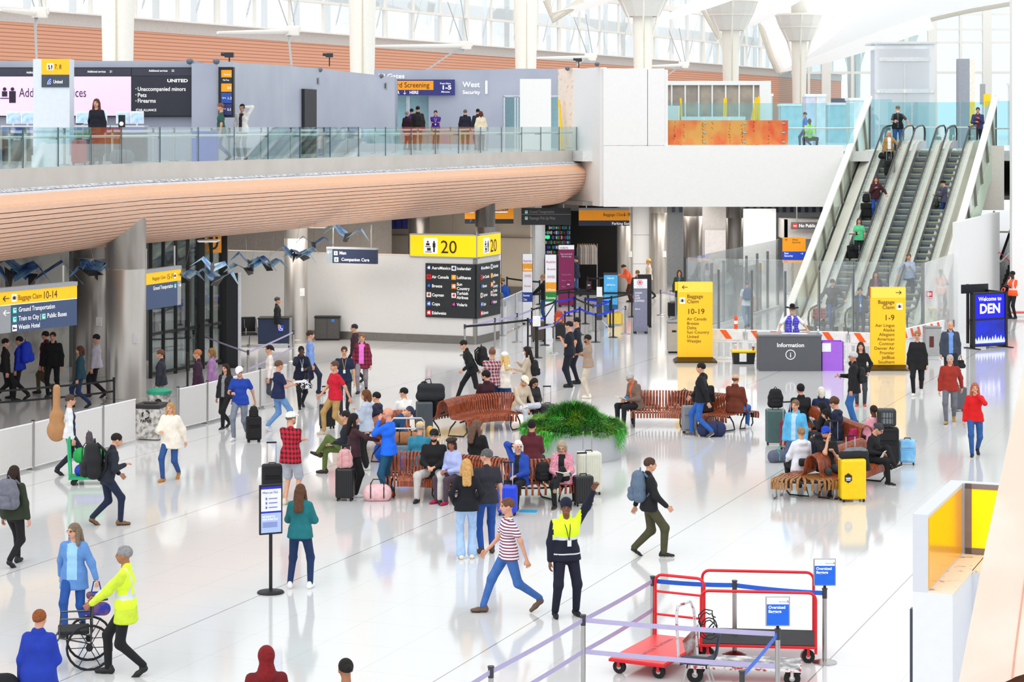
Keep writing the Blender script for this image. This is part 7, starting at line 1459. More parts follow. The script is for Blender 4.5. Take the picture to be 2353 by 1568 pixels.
banner(1252, 1279, 748, 585, 'slim white banner with green Economy field behind the queueing men', [(.6, 1, WF), (.46, .6, OR2), (.32, .46, M('#1d8a3a', .5)), (0, .32, WF)], [('Austrian', .1, .88, .14, .8, RT), ('Brussels', .2, .78, .1, .7, RT), ('SWISS', .2, .66, .14, .65, RT), ('Lufthansa', .1, .48, .12, .8, WTXT), ('Economy', .1, .36, .13, .8, WTXT)])
banner(1138, 1152, 752, 580, 'slim white and red banner peeking out right of the 20 sign', [(.7, 1, WF), (.58, .7, OR2), (.25, .58, WF), (.05, .25, M('#d8232a', .5))], [('Austrian', .1, .88, .14, .8, RT), ('SWISS', .2, .5, .14, .65, RT)])
banner(1283, 1320, 705, 563, 'tall maroon banner with white text in front of the dark shop', [(0, .93, M('#7a1450', .5, emit=.05)), (.93, 1, WF)], [('volaris', .1, .94, .14, .5, DT)]+[('Tenga su pase de abordar', .12, .84, .1, .75, LT), ('listo en su app', .2, .8, .1, .6, LT)]+[('Viaje sin estres', .2, .5-.1*i, .09, .6, M('#b77aa0', .6, var=0)) for i in range(4)])
banner(1387, 1420, 728, 627, 'sky blue banner with rounded frame behind the slim kiosk', [(0, .95, M('#4fb3ec', .5, emit=.08, var=.1)), (0, .25, WF)], [('icelandair', .25, .86, .1, .5, WTXT), ('Self Service', .2, .7, .09, .6, WTXT)])
banner(1455, 1488, 766, 641, 'grey economy class banner with red maple leaf emblem', [(.82, 1, WF), (0, .81, M('#85859c', .5))], [('ECONOMY', .12, .72, .09, .5, WTXT), ('CLASS', .12, .67, .09, .3, WTXT), ('CLASSE', .12, .62, .09, .35, WTXT), ('ECONOMIQUE', .12, .57, .09, .65, WTXT), ('Bag Drop', .12, .42, .07, .35, WTXT), ('AIR CANADA', .25, .84, .05, .5, LT)])
t = empty('leaf_emblem', D(1470.5, HC*F/(766-HY)-.05, ZZ(651, 77)), 0, 'red maple leaf emblem in a circle on the grey banner', 'sticker'); b = MB(); b.tube([(.085*math.cos(q), 0, .085*math.sin(q)) for q in np.arange(0, 6.28, .4)], .008, 5, closed=True); b.add([(0, -.01, .06), (.02, -.01, .02), (.055, -.01, .025), (.03, -.01, -.01), (.03, -.01, -.035), (0, -.01, -.03), (-.03, -.01, -.035), (-.03, -.01, -.01), (-.055, -.01, .025), (-.02, -.01, .02)], [tuple(range(10))]); b.obj('leaf', M('#d8262c', .5), t)
banner(1465, 1497, 752, 631, 'black banner directly behind the grey economy class banner', [(0, 1, M('#15161b', .5))], [('O', .35, .87, .16, .3, RT)])
simple('self_service_kiosk', 'slim white and black self service kiosk in the queue lanes', 'kiosk', D(1371, 78.6), [('kiosk_body', lambda b: b.add([(0, 0, .35), (.2, 0, .35), (.2, .12, .35), (0, .12, .35), (0, .02, 1.55), (.2, .02, 1.55), (.2, .1, 1.55), (0, .1, 1.55)], [(0, 3, 2, 1), (4, 5, 6, 7), (0, 1, 5, 4), (1, 2, 6, 5), (2, 3, 7, 6), (3, 0, 4, 7)]), M('#3a3b42', .4), {'bevel': .02}), ('top_plate', lambda b: b.b2((.0, -.01, 1.2), (.2, .03, 1.56)), WHITE), ('wire_stand', lambda b: (b.tube([(.05, .05, .4), (-.25, -.2, .01)], .012, 6), b.tube([(.15, .05, .4), (.5, -.2, .01)], .012, 6), b.tube([(.1, .1, .4), (.1, .4, .01)], .012, 6)), STEEL)])
for x, y, Y, l, c in ((1228, 692, 70, 'blank white notice frame on a black belt post', '#eeeef0'),): t = empty('notice_board', D(x-4, 69.2, 1.0), 0, l, 'sign'); panel(t, 'plate', 0, .25, 0, .33, M(c, .5), .02); b = MB(); b.tube([(.1, .03, .0), (.1, .03, -1.0)], .025, 8); b.obj('post', BLACK, t)
for x, y, l in ((1306, 722, 'small maroon notice on a black post in the queue'), (1353, 724, 'small dark maroon notice on a black post in the queue, right one')): p = G(x, y); t = empty('notice_board', p+Vector((.0, -.02, 1.0)), 0, l, 'sign'); panel(t, 'plate', -.1, .1, .02, .32, M('#7a1450' if x < 1320 else '#3a1a2c', .5), .015); b = MB(); b.box((0, -.02, .17), (.1, .004, .05)); b.obj('print', LT, t)
simple('yellow_floor_sign', 'low yellow board with rounded frame behind the queue posts', 'sign', D(1396, 80.5), [('frame', lambda b: b.tube([(0, 0, 0), (0, 0, .42), (.06, 0, .48), (.48, 0, .48), (.54, 0, .42), (.54, 0, 0)], .02, 8), M('#e8b800', .5)), ('board', lambda b: b.b2((.02, -.01, .05), (.52, .01, .45)), M('#ffd95a', .5))])
simple('scale_pedestal', 'grey topped white counter pedestal right of the 20 sign corner', 'counter', D(1146, 76.8), [('pedestal_body', lambda b: b.b2((0, 0, 0), (.28, .4, 1.0)), M('#e8eaec', .5)), ('top_box', lambda b: b.b2((-.05, -.02, 1.0), (.25, .35, 1.2)), M('#9aa0a6', .5))])
# shop stock
for i, (x, yy) in enumerate(((1262, 500), (1282, 500), (1300, 500))):
    t = empty('display_rack', D(x-10, 97.5, .0), 0, ['shelf rack of toys and electronics at the left inside the shop', 'middle shelf rack packed with small boxed goods', 'right shelf rack with green poster above'][i], 'shelf')
    b = MB(); b.b2((0, .1, 0), (.42, .2, 4.0)); b.obj('back_board', M('#141419', .6), t)
    b = MB(); rr = random.Random(i); mats = [M(c, .5, emit=.15, var=0) for c in ('#d8dce8', '#3a59c8', '#c8c8d0', '#38b05a', '#8c2a4a', '#6a7ad8', '#23232c')]
    for r in range(11):
        for c in range(5): b.box((.05+c*.08, .06, 1.5+r*.22), (.06, .06, rr.uniform(.09, .16)), rr.randrange(len(mats)))
    o = b.obj('boxed_goods', mats, t); tag(o, kind='stuff')
    b = MB()
    for r in range(12): b.b2((0, 0, 1.38+r*.22), (.42, .1, 1.40+r*.22))
    b.obj('shelf', M('#3a3c46', .5), t)
t = empty('shop_sign', D(1253, 97.2, 2.35), 0, 'small glowing green sign inside the dark shop', 'sign'); panel(t, 'lit_face', 0, .2, 0, .14, M('#2ce08a', .5, emit=1.2, var=0), .02)
def garment_rack(px, Y, z, cols, lbl):
    t = empty('clothes_rack', D(px, Y, 0), 0, lbl, 'rack'); b = MB(); b.tube([(-.1, 0, 0), (-.1, 0, z), (.75, 0, z), (.75, 0, 0)], .02, 6); b.obj('rail', STEEL, t)
    for i in range(7):
        g = empty('shirt', D(px, Y, z-.04)+Vector((i*.1, 0, 0)), .3, 'grey shirt hanging on the rack in the dark shop' if cols[0] != '#16161a' else 'black shirt hanging on the rack in the dark shop', 'shirt', 'shirts hanging in the shop, '+('grey' if cols[0] != '#16161a' else 'black'))
        b = MB(); b.add([(-.05, -.1, 0), (.05, -.1, 0), (.05, .1, 0), (-.05, .1, 0), (-.07, -.28, -.15), (.07, -.28, -.15), (.07, .28, -.15), (-.07, .28, -.15), (-.08, -.3, -.85), (.08, -.3, -.85), (.08, .3, -.85), (-.08, .3, -.85)], [(0, 1, 2, 3), (0, 4, 5, 1), (1, 5, 6, 2), (2, 6, 7, 3), (3, 7, 4, 0), (4, 8, 9, 5), (5, 9, 10, 6), (6, 10, 11, 7), (7, 11, 8, 4), (8, 11, 10, 9)]); b.obj('cloth', M(cols[i % len(cols)], .85), g); b = MB(); b.tube([(0, -.08, 0), (0, 0, .05), (0, .08, 0)], .012, 5); b.obj('hanger', M('#c98a3a', .5), g)
garment_rack(1333, 95.6, 2.2, ['#8c8480', '#7a736f', '#9a9490'], 'rail of grey shirts at the mouth of the dark shop'); garment_rack(1256, 95.4, 1.75, ['#16161a', '#2a2c38'], 'rail of black shirts at the left of the shop')
# red carts far right and wheelchairs
def red_cart(p, rz, lbl):
    t = empty('luggage_cart', p, rz, lbl, 'trolley'); m = M('#e2504a', .4)
    b = MB(); b.tube([(0, -.25, .15), (-.12, -.25, 1.05), (-.08, -.15, 1.12), (-.08, .15, 1.12), (-.12, .25, 1.05), (0, .25, .15)], .025, 8)
    for z in (.4, .7): b.tube([(-.03, -.25, z), (-.03, .25, z)], .02, 6)
    b.obj('handle_frame', m, t, smooth=40); b = MB(); b.b2((0, -.28, .15), (1.0, .28, .2)); b.obj('platform', m, t)
    for x in (.1, .9):
        for y in (-.2, .2): b = MB(); b.tube([(x, y-.02, .07), (x, y+.02, .07)], .07, 12); b.obj('wheel', RUBBER, t)
    return t
red_cart(G(2196, 745), .05, 'red luggage cart behind the milky glass wall'); red_cart(D(2312, 84), .0, 'red luggage cart at the feet of the man in orange vest')
def wheelchair(p, rz, lbl):
    t = empty('wheelchair', p, rz, lbl, 'wheelchair')
    for y in (-.28, .28):
        b = MB(); b.tube([(.30*math.cos(q), y, .31+.30*math.sin(q)) for q in np.arange(0, 6.28, .3)], .018, 6, closed=True); b.tube([(0, y-.03, .31), (0, y+.03, .31)], .05, 8)
        for k in range(6): b.tube([(0, y, .31), (.29*math.cos(k*1.047), y, .31+.29*math.sin(k*1.047))], .006, 4)
        b.obj('drive_wheel', RUBBER, t); b = MB(); b.tube([(.55, y-.02, .09), (.55, y+.02, .09)], .09, 12); b.obj('caster', RUBBER, t)
        b = MB(); b.tube([(-.25, y*.85, .95), (-.05, y*.85, .92), (-.02, y*.85, .35), (.4, y*.85, .45), (.62, y*.8, .12)], .015, 6); b.tube([(-.02, y*.85, .7), (.38, y*.85, .7), (.4, y*.85, .45)], .014, 6); b.obj('side_frame', DKSTEEL, t)
    b = MB(); b.b2((0, -.23, .48), (.42, .23, .53)); b.obj('seat', M('#232429', .8), t, bevel=.015); b = MB(); b.b2((-.05, -.23, .5), (-.01, .23, .92)); b.obj('backrest', M('#232429', .8), t, bevel=.01)
    b = MB(); b.b2((.55, -.2, .10), (.78, .2, .13)); b.obj('footrest', M('#33353b', .6), t); return t
wheelchair(G(205, 1530), math.pi+.2, 'dark empty wheelchair pushed by the hi-vis walker at lower left')
# green luggage pile on cart left
t = empty('luggage_cart', G(205, 1112), .1, 'green luggage cart half hidden by the black backpack walker', 'trolley'); b = MB(); b.b2((-.4, -.25, .12), (.4, .25, .17)); b.obj('platform', M('#21a86a', .5), t); b = MB(); b.tube([(-.38, -.2, .15), (-.42, -.2, .95), (-.42, .2, .95), (-.38, .2, .15)], .02, 8); b.obj('handle_frame', M('#2cb878', .4), t)
for x in (-.3, .3):
    for y in (-.2, .2): b = MB(); b.tube([(x, y-.02, .06), (x, y+.02, .06)], .06, 12); b.obj('wheel', RUBBER, t)
duffel(G(205, 1112)+Vector((0, 0, .17)), .1, '#2343b8', 'blue bag at the bottom of the green luggage cart', .55, .12); duffel(G(205, 1112)+Vector((0, 0, .44)), .1, '#1fa04a', 'green duffel on top of the green luggage cart', .6, .16); backpack(G(205, 1112)+Vector((.0, 0, .80)), 1.5, '#4a4348', 'grey cloth bag topping the green luggage cart', .6, straps=False)
# cardboard box cart by the blue jacket man
t = empty('luggage_cart', D(930, 46.9), 0, 'silver luggage cart with grey case and leather bag behind the bald man', 'trolley'); b = MB(); b.tube([(-.3, 0, .1), (-.3, 0, 1.0), (-.24, 0, 1.07), (.36, 0, 1.07), (.42, 0, 1.0), (.42, 0, .1)], .022, 8); b.tube([(-.3, 0, .85), (.42, 0, .85)], .018, 8); b.obj('handle_frame', STEEL, t, smooth=40); b = MB(); b.b2((-.3, 0, .1), (.42, .8, .14)); b.obj('platform', STEEL, t)
for x in (-.22, .34): b = MB(); b.tube([(x-.02, .1, .06), (x+.02, .1, .06)], .06, 10); b.obj('wheel', RUBBER, t)
simple('travel_case', 'slate blue hard case on the silver luggage cart', 'suitcase', D(930, 47.3, .14), [('shell', lambda b: b.box((.05, 0, .16), (.6, .4, .3)), M('#6d8290', .4), {'bevel': .03}), ('latch', lambda b: b.box((.05, -.205, .2), (.1, .01, .05)), STEEL)])
duffel(D(932, 47.3, .45), 0, '#a8714a', 'tan leather holdall on the slate blue case of the silver cart', .6, .14)
suitcase(D(182, 57.5, DECK), .1, '#b01c2c', 'dark red suitcase on the balcony left of the woman in black', .40, .28, .62)
duffel(D(280, 59.5, DECK), .1, '#5c6470', 'grey bag on the balcony floor right of the woman in black', .6, .2)
simple('blue_tote_bin', 'blue upright luggage bin on the balcony behind the green shirt walker', 'bin', D(440, 63.2, DECK), [('bin_body', lambda b: b.b2((0, 0, 0), (.75, .4, .85)), M('#1c4fb8', .5), {'bevel': .03}), ('rim', lambda b: b.b2((-.02, -.02, .85), (.77, .42, .89)), M('#2a62d0', .5))])
# ------------------------------------------------------------------ the people
BK, NV = '#121216', '#1a2440'; JN, JD, JL = '#2a4f8c', '#1c3560', '#9cbbe0'; DS, TS, LS = '#5a3a28', '#a8714f', '#e0ac8c'
def fl(px, py): return G(px, py)
def hd(px, py, h=1.7): Y = (HC-h)*F/(py-HY); return D(px, Y)
def sh_(px, py, h=1.7, lo=0.0): z = .50+.82*h/1.75-lo; Y = (HC-z)*F/(py-HY); return D(px, Y)
P_ = person
W1 = ('long', '#2b1b12')
p = P_('woman in royal blue fleece seen from behind at the lower left corner', hd(90, 1403, 1.66), -8, 1.66, topkind='coat', top='#1636a8', legs=NV, hands=('chest', 'side'), hair=('bun', '#8a4a22'), hem=.22, girth=1.08)
P_('woman walking in pale denim jacket and light blue blouse, lower left', fl(170, 1455), 178, 1.64, feet='walk', hands=('swingb', (.40, .08, .82)), topkind='jacket', top='#5f8fce', inner='#9fd0f2', innerw=.075, legs='#1d4f9c', hair=('long', '#7d6a58'), yaw=-35, shoes='#15151a', glasses=True, hem=.12, curl=(.6, 1.3))
P_('walker in yellow hi-vis jacket pushing the wheelchair, lower left', fl(288, 1552), 90, 1.78, feet='walk', hands=('push', 'push'), topkind='jacket', top='#cfe63a', vest='#d6f02a', legs='#131318', hair=('short', '#8a8a8c'), curl=(1.2, 1.2), skin=TS, hem=.1)
P_('dark clad walker with long dark hair carrying a grey backpack at the left edge', fl(32, 1300), -20, 1.72, feet='walk2', top='#2a3322', legs='#101014', hair=W1, topkind='jacket')
P_('traveller in dark clothes bent under a big black backpack, left', fl(245, 1208), -70, 1.76, feet='walk', lean=14, top='#1d2330', legs='#18243f', hands=('phone', 'swingf'), hair=('short', '#1b1613'), shoes='#7a5638', topkind='jacket')
P_('man carrying a tan guitar case, white sleeves and dark trousers', fl(160, 1094), -75, 1.76, feet='walk', top='#e8eaee', legs='#1c2333', hair=('short', '#4a3a30'), inner='#1d2740', innerw=.2, glasses=True)
P_('woman in fluffy cream coat and tan boots left of centre', fl(392, 1104), 165, 1.66, feet='walk', topkind='puffer', top='#f2e9da', legs=JN, hair=('long', '#b98a55'), shoes='#b87a35', sole='#c99a5c', hem=.1, hands=('phone', 'swingb'))
P_('man in royal blue polo and white cap walking with phone', fl(552, 1010), 170, 1.78, feet='walk', topkind='tee', top='#1740a8', legs='#7e8594', hair=('short', '#3a2a20'), hat=('cap', '#f2f2f2'), hands=('phone', 'pull'), nod=22, shoes='#eceff2', sole='#ffffff')
P_('woman with dark hair in black walking just behind the blue polo man', fl(519, 985), 150, 1.62, feet='walk2', top='#1a1a20', inner='#8f9094', legs='#121216', hair=W1, topkind='jacket', shoes='#17171c', sole='#f0f0f0')
P_('man in navy shirt and light jeans holding white papers, near the barrier panels', fl(640, 992), -60, 1.76, feet='walk', topkind='tee', top='#17244f', legs='#6f9bd0', hands=('phone', 'reach'), hair=('short', '#6a4a38'), shoes='#dfe4ea', sole='#fff', girth=1.08)
P_('airport worker in navy jacket with lanyard, hand at her mouth', fl(692, 938), 195, 1.66, feet='walk', topkind='jacket', top='#12172c', legs='#0f1018', hands=('face', 'phone'), skin=DS, hair=('bun', '#15100e'), lanyard='#e8eaf0')
P_('man in navy graphic tee with lanyard behind the man in red', hd(791, 793, 1.76), 185, 1.76, feet='walk', topkind='tee', top='#15203f', legs='#2a2c36', hair=('short', '#4a2e1c'), lanyard='#c9a23a', glasses=True)
P_('man in red T-shirt and khaki trousers walking', fl(770, 998), 120, 1.80, feet='walk', topkind='tee', top='#cf1230', legs='#b8925a', hair=('short', '#5a4334'), hands=('swingf', 'pull'), shoes='#c9b8a0', sole='#e9e2d8', girth=1.1)
P_('woman in open plaid shirt over pink top and grey trousers', fl(832, 903), 175, 1.68, feet='walk', topkind='jacket', topmat=plaid('plaid_wine', '#8c1636', '#3a1228', '#b03a58', 9), inner='#f078d8', innerw=.07, legs='#8b8084', hair=('bun', '#8a5c34'), hem=.1)
P_('man in pale blue shirt walking right, near the wheelchair counter', hd(712, 757, 1.78), -80, 1.78, feet='walk', top='#7f9fe0', legs='#1f2740', hair=('short', '#3a2c24'))
P_('person in white top and dark hair just behind the worker with lanyard', hd(620, 790, 1.66), 100, 1.66, feet='walk', top='#efe4de', legs='#4a4a55', hair=('tail', '#1c1614'))
P_('dark clad person beside the white partition, left of the waste cabinet', hd(637, 680, 1.72), -85, 1.72, feet='walk', top='#17181e', legs='#101014', hair=('short', '#3a3a3e'), topkind='jacket')
P_('person in dark maroon hooded jacket in front of the white partition', hd(815, 742, 1.72), 95, 1.72, feet='walk', top='#3a1c26', legs='#17171c', hair=('short', '#2a2430'), topkind='hoodie')
P_('bearded man in red plaid shirt and grey shorts standing with white cap', fl(668, 1160), -25, 1.80, topkind='long', topmat=plaid('plaid_red', '#d01030', '#141018', '#8a1024', 11), legs='#a9aeb8', legkind='shorts', hair=('short', '#6a5a4c'), hat=('cap', '#f0eee6'), beard=('stubble', '#8a8078'), hands=('cross', 'cross'), shoes='#d9cfbb', sole='#efe8da', yaw=-25, hem=.06, girth=1.06)
P_('woman in teal hoodie, navy jeans and white sneakers seen from behind', fl(690, 1352), -8, 1.66, feet='wide', topkind='hoodie', top='#157078', legs='#14305c', hands=('phone', 'phone'), hair=('long', '#5a3a26'), shoes='#f4f4f4', sole='#ffffff')
P_('woman in plum sweater with long black hair gesturing', fl(812, 1142), -75, 1.66, top='#3c2028', legs='#0f0f13', hands=('reach', 'chest'), hair=('long', '#1a0f10'), girth=1.14, shoes='#f0f0f0', sole='#fff', legw=1.2)
P_('woman in pale grey hoodie with curly brown hair and black trousers', fl(842, 1080), 75, 1.72, topkind='hoodie', top='#b9c4d6', legs='#0c0c10', hands=('chest', 'chest'), hair=('bob', '#6a4025'), shoes='#cfd6cc', sole='#e8eee4', legw=1.2)
P_('bald man in bright blue pullover and teal jeans', fl(893, 1146), 70, 1.80, feet='wide', top='#146cf0', legs='#155070', hands=('chest', 'face'), hair=('bald', '#caa08a'), glasses=True, shoes='#c9571c', sole='#d9d9dc', skin='#e09a80')
P_('seated person in olive trousers mostly hidden behind the plum sweater woman', D(795, 46.0), 88, 1.76, sit=.46, top='#1a1d2a', legs='#5c6e34', feet='cross', hands=('lap', 'lap'), hair=('short', '#241a14'), shoes='#2c1f1a', sole='#3c2c24')
P_('young man in navy hoodie sitting on the left bench, looking left', sh_(866, 903, 1.72), 70, 1.72, sit=.46, topkind='hoodie', top='#262840', legs='#1c1c28', hands=('lap', 'lap'), hair=('short', '#141010'), skin=LS)
P_('man in navy and white cap bending forward on the left bench', D(893, 48.3), -70, 1.72, sit=.46, lean=38, top='#12406a', legs='#2a3448', hands=('knee', 'knee'), hair=('short', '#5a4030'), hat=('cap', '#2a3458'), nod=20)
P_('young man in white long sleeve and face mask sitting turned away', sh_(928, 893, 1.72), 38, 1.72, sit=.46, top='#f2f0ee', legs='#141418', hands=('lap', 'lap'), hair=('short', '#161214'), mask='#e8eef4', yaw=40)
P_('man in black jacket bowing his head behind the garment bag', sh_(1003, 876, 1.76, .05), 65, 1.76, sit=.46, lean=20, nod=30, topkind='jacket', top='#14151a', legs='#17181e', hands=('lap', 'lap'), hair=('short', '#2c211c'))
P_('bearded man in dark maroon sweater seated behind the back left bench', sh_(1117, 857, 1.78), 35, 1.78, sit=.46, topkind='jacket', top='#35101c', legs='#1a1a20', hands=('lap', 'lap'), hair=('curly', '#17110f'), beard=('stubble', '#1c1412'), yaw=35)
P_('man in red and white plaid shirt standing with his back turned', hd(1131, 801, 1.82), 5, 1.82, topkind='long', topmat=plaid('plaid_redwhite', '#8c1a2c', '#d8c8d0', '#3c1c2c', 12), legs=JD, hands=('cross', 'cross'), hair=('short', '#7a5040'), girth=1.08)
P_('blonde woman in white cap and cream sweater standing beside the plaid shirt man', hd(1158, 810, 1.72), -40, 1.72, top='#f0e8dc', legs=JN, hands=('cross', 'cross'), hair=('long', '#e0bc7a'), hat=('cap', '#f3f3f5'), yaw=70)
P_('man in beige pullover and cream cap seated, ankle on his knee', sh_(1194, 864, 1.78, .03), -145, 1.78, sit=.46, feet='figure4', lean=10, top='#cdbda6', legs='#c3c7d2', hands=('knee', 'lapside'), hair=('short', '#8a5a38'), hat=('cap', '#efe4cc'), beard=('stubble', '#a8683c'), nod=25, shoes='#e9eaf0', sole='#c9b890')
P_('woman with long dark hair leaning on the beige pullover man', sh_(1221, 868, 1.62, .05), -150, 1.62, sit=.46, lean=8, topkind='jacket', top='#2e2f33', legs='#1b1c22', hands=('lap', 'lap'), hair=W1, nod=22, glasses=True)
P_('woman in beige jacket with white face mask and black backpack', hd(1212, 797, 1.70), 85, 1.70, topkind='jacket', top='#c4b49e', legs='#9cc0ec', hands=('chest', 'phone'), hair=('long', '#221614'), mask='#f2f4f8')
P_('black clad traveller running past the plaid shirt man', hd(1085, 775, 1.76), 100, 1.76, feet=[(.1, .42, .0), (-.1, -.48, .2)], lean=18, topkind='jacket', top='#0f1014', legs='#101015', hair=('short', '#1a1614'), hands=('swingb', 'swingf'))
P_('uniformed officer in dark navy facing left, nearer of two', fl(1309, 890), 72, 1.86, topkind='tee', top='#0f1424', legs='#0e1322', hands=('chest', 'chest'), hair=('short', '#1a1412'), shoes='#0e0e12', girth=1.1, legw=1.1)
P_('uniformed officer in dark navy with glasses, farther of two', fl(1326, 882), 78, 1.90, topkind='tee', top='#0f1424', legs='#0e1322', hands=('side', 'side'), hair=('short', '#141010'), glasses=True, shoes='#0e0e12', yaw=15, girth=1.08)
P_('man in taupe T-shirt and beige trousers with folded arms', fl(1351, 915), 70, 1.72, topkind='tee', top='#a58c78', legs='#d2c4b2', hands=('cross', 'cross'), hair=('short', '#1c1614'), beard=('stubble', '#2a201c'), shoes='#efe8d8', sole='#e9dcc0', skin=TS)
P_('grey haired man in brown jacket and orange collar reading on the bench', sh_(1462, 858, 1.78, .02), 120, 1.78, sit=.46, lean=8, topkind='jacket', top='#7a6458', inner='#f0602a', innerw=.04, legs='#14161e', hands=('lap', 'lap'), hair=('short', '#b8b8b8'), nod=22, glasses=True, shoes='#f2efee', sole='#f4f4f4', skin='#d08a68')
P_('man in black hoodie seated on the back right bench, seen from behind', sh_(1618, 862, 1.78), 5, 1.78, sit=.46, topkind='jacket', top='#15151a', legs='#1a1a22', hands=('lap', 'lap'), hair=('short', '#1c1614'))
P_('walker in black top and blue jeans passing the back right bench', fl(1612, 1004), 75, 1.80, feet='walk', topkind='jacket', top='#101218', legs='#2a62b8', hands=('swingf', 'swingb'), hair=('short', '#17130f'), shoes='#5a5050', sole='#e0d8d0')
P_('balding man in rust jacket seated with crossed legs, seen from behind', sh_(1690, 864, 1.78), -30, 1.78, sit=.46, topkind='jacket', top='#6e2f1c', legs='#2f62a8', feet='cross', hands=('lap', 'lap'), hair=('fringe', '#6a4a38'), collar=True, shoes='#f0f0f0', sole='#fff')
P_('backpacker in black jacket and olive trousers walking right', fl(1492, 1280), -85, 1.74, feet='walk', topkind='jacket', top='#16181c', legs='#4a4830', hair=('short', '#4a3428'), hands=('swingf', 'swingb'), shoes='#1a1a1c', sole='#efe6d4', legw=1.15)
P_('man in teal shirt and tan cap seated facing away on the front bench', D(962, 44.2), -12, 1.76, sit=.46, lean=10, top='#2f86a4', legs='#3a4454', hands=('lap', 'lap'), hair=('fringe', '#b8b4ae'), hat=('cap', '#e0c08c'), glasses=True)
P_('blonde person in yellow top seated facing away on the front bench', D(988, 44.4), -5, 1.62, sit=.46, top='#f2b41c', legs='#2f3442', hands=('lap', 'lap'), hair=('bob', '#d0a050'))
P_('smiling bearded man in black cap, black jacket and pale joggers', D(998, 42.95), 172, 1.80, sit=.46, feet=[(.26, .44, 0), (-.2, .50, 0)], topkind='jacket', top='#101014', legs='#c9c4c0', hands=('lap', 'lap'), hair=('short', '#181212'), hat=('cap', '#101018'), beard=('stubble', '#221814'), glasses=True, shoes='#17181c', sole='#17181c', legw=1.15)
P_('woman in lavender hoodie and brown beret leaning left on the front bench', D(1046, 42.7), 140, 1.64, sit=.46, lean=8, topkind='hoodie', top='#b3bdea', legs='#4a3c48', hands=('lap', 'lap'), hair=('bob', '#3a2420'), hat=('beret', '#33221e'), yaw=20, skin='#a8684c', shoes='#b01c48', sole='#7a1030')
P_('long haired man in black jacket seated facing away on the front bench', D(1096, 44.3), -35, 1.80, sit=.46, topkind='jacket', top='#121216', legs='#1c1c22', hands=('lap', 'lap'), hair=('long', '#6e5444'), yaw=-25)
P_('grey haired man in charcoal T-shirt and jeans standing before the front bench', fl(1118, 1272), 15, 1.80, topkind='tee', top='#2a2a34', legs='#1c4c9c', hands=('side', 'side'), hair=('short', '#5c5c5e'), yaw=50, shoes='#4a3028', sole='#3a2622', glasses=True)
P_('blonde woman in black sweater and pale wide jeans seen from behind', fl(1072, 1284), 4, 1.70, top='#0c0e18', legs='#a8c6ea', legkind='wide', hands=('pocket', 'pocket'), hair=('long', '#c89a5c'), shoes='#efe8d8', sole='#e9dfc8', girth=1.04)
P_('white haired woman in blue jacket shading her eyes on the front bench', D(1192, 42.1), 158, 1.68, sit=.46, topkind='jacket', top='#1b46a8', inner='#14141c', innerw=.045, legs='#111116', hands=('head', 'lap'), hair=('bob', '#e4e2de'), glasses=True, yaw=35)
P_('person in maroon sweater, black beanie and plaid scarf seated facing away', D(1222, 44.6), -8, 1.72, sit=.46, top='#5c1c28', legs='#1a1a20', hands=('lap', 'lap'), hair=('short', '#171310'), hat=('beanie', '#141217'), collar=True, girth=1.08)
P_('woman in pink cardigan reading a book at the end of the front bench', D(1292, 42.25), 172, 1.68, sit=.46, feet='cross', topkind='jacket', topmat=noisemat('pink_knit', '#c05c78', '#f0b4c0', 60, .9), inner='#121216', innerw=.06, legs='#0e0e12', hands=('lap', 'lap'), hair=('bob', '#a8967e'), nod=24, glasses=True, shoes='#1c1a1c', sole='#c9a870')
P_('walker in maroon striped shirt and blue jeans passing in mid stride', fl(1168, 1408), 105, 1.78, feet=[(.1, .38, 0), (-.1, -.46, .12)], topkind='tee', topmat=wavemat('striped_shirt', '#f1e9ee', '#7a3a58', 22, 'Z', .8, .45), legs='#3c6ab0', hair=('short', '#6a4434'), hands=('swingf', 'swingb'), shoes='#6a5240', sole='#2c2824')
P_('officer in yellow hi-vis vest and navy beanie raising one arm', fl(1300, 1417), -165, 1.76, feet='wide', topkind='jacket', top='#10142a', vest='#d8f51a', legs='#10142a', hands=('side', 'up'), curl=(.4, .12), hair=('short', '#141010'), hat=('beanie', '#131a33'), vlow=True, yaw=-15, skin='#7a4a30', shoes='#101014', lanyard='#18181c', girth=1.08, legw=1.1)
P_('person in dark red hooded coat at the bottom edge', hd(612, 1490, 1.66), 10, 1.66, topkind='hoodie', top='#6e0c14', legs='#1a1a20', hat=('hood', '#7c0e16'), hair=None)
P_('dark haired person in navy top at the bottom edge', hd(795, 1516, 1.66), 20, 1.66, top='#101c4c', legs='#1a1a20', hair=('bun', '#17120f'), skin=TS)
P_('man in black cowboy hat and purple plaid vest behind the information desk', D(1820, 67.1), 180, 1.82, topkind='vest', topmat=plaid('plaid_purple', '#3d34c8', '#7f78f0', '#1c1a70', 13), inner='#f4f6fa', innerw=.012, legs='#2a2c3a', hands=('desk', 'desk'), curl=(.2, .2), hair=('short', '#7a7672'), hat=('cowboy', '#0e0e12'), beard=('stubble', '#c9c0b8'), yaw=-35, girth=1.15, lanyard='#20242c')
P_('person in black jacket, beanie and red scarf seated at the far right bench', sh_(1840, 888, 1.76), 10, 1.76, sit=.46, topkind='jacket', top='#17161c', legs='#17171c', hands=('lap', 'lap'), hair=('short', '#121014'), hat=('beanie', '#100f14'))
P_('white haired person in navy jacket seated facing away, right benches', sh_(1887, 890, 1.68), 0, 1.68, sit=.46, topkind='jacket', top='#16244c', legs='#1a1a24', hands=('lap', 'lap'), hair=('bob', '#e0dccc'))
P_('walker in light blue jacket passing behind the white hoodie woman', hd(1828, 915, 1.68), 150, 1.68, feet='walk', topkind='jacket', top='#58b4e4', inner='#b8d8f4', legs='#4a5a78', hair=('short', '#7a5c48'))
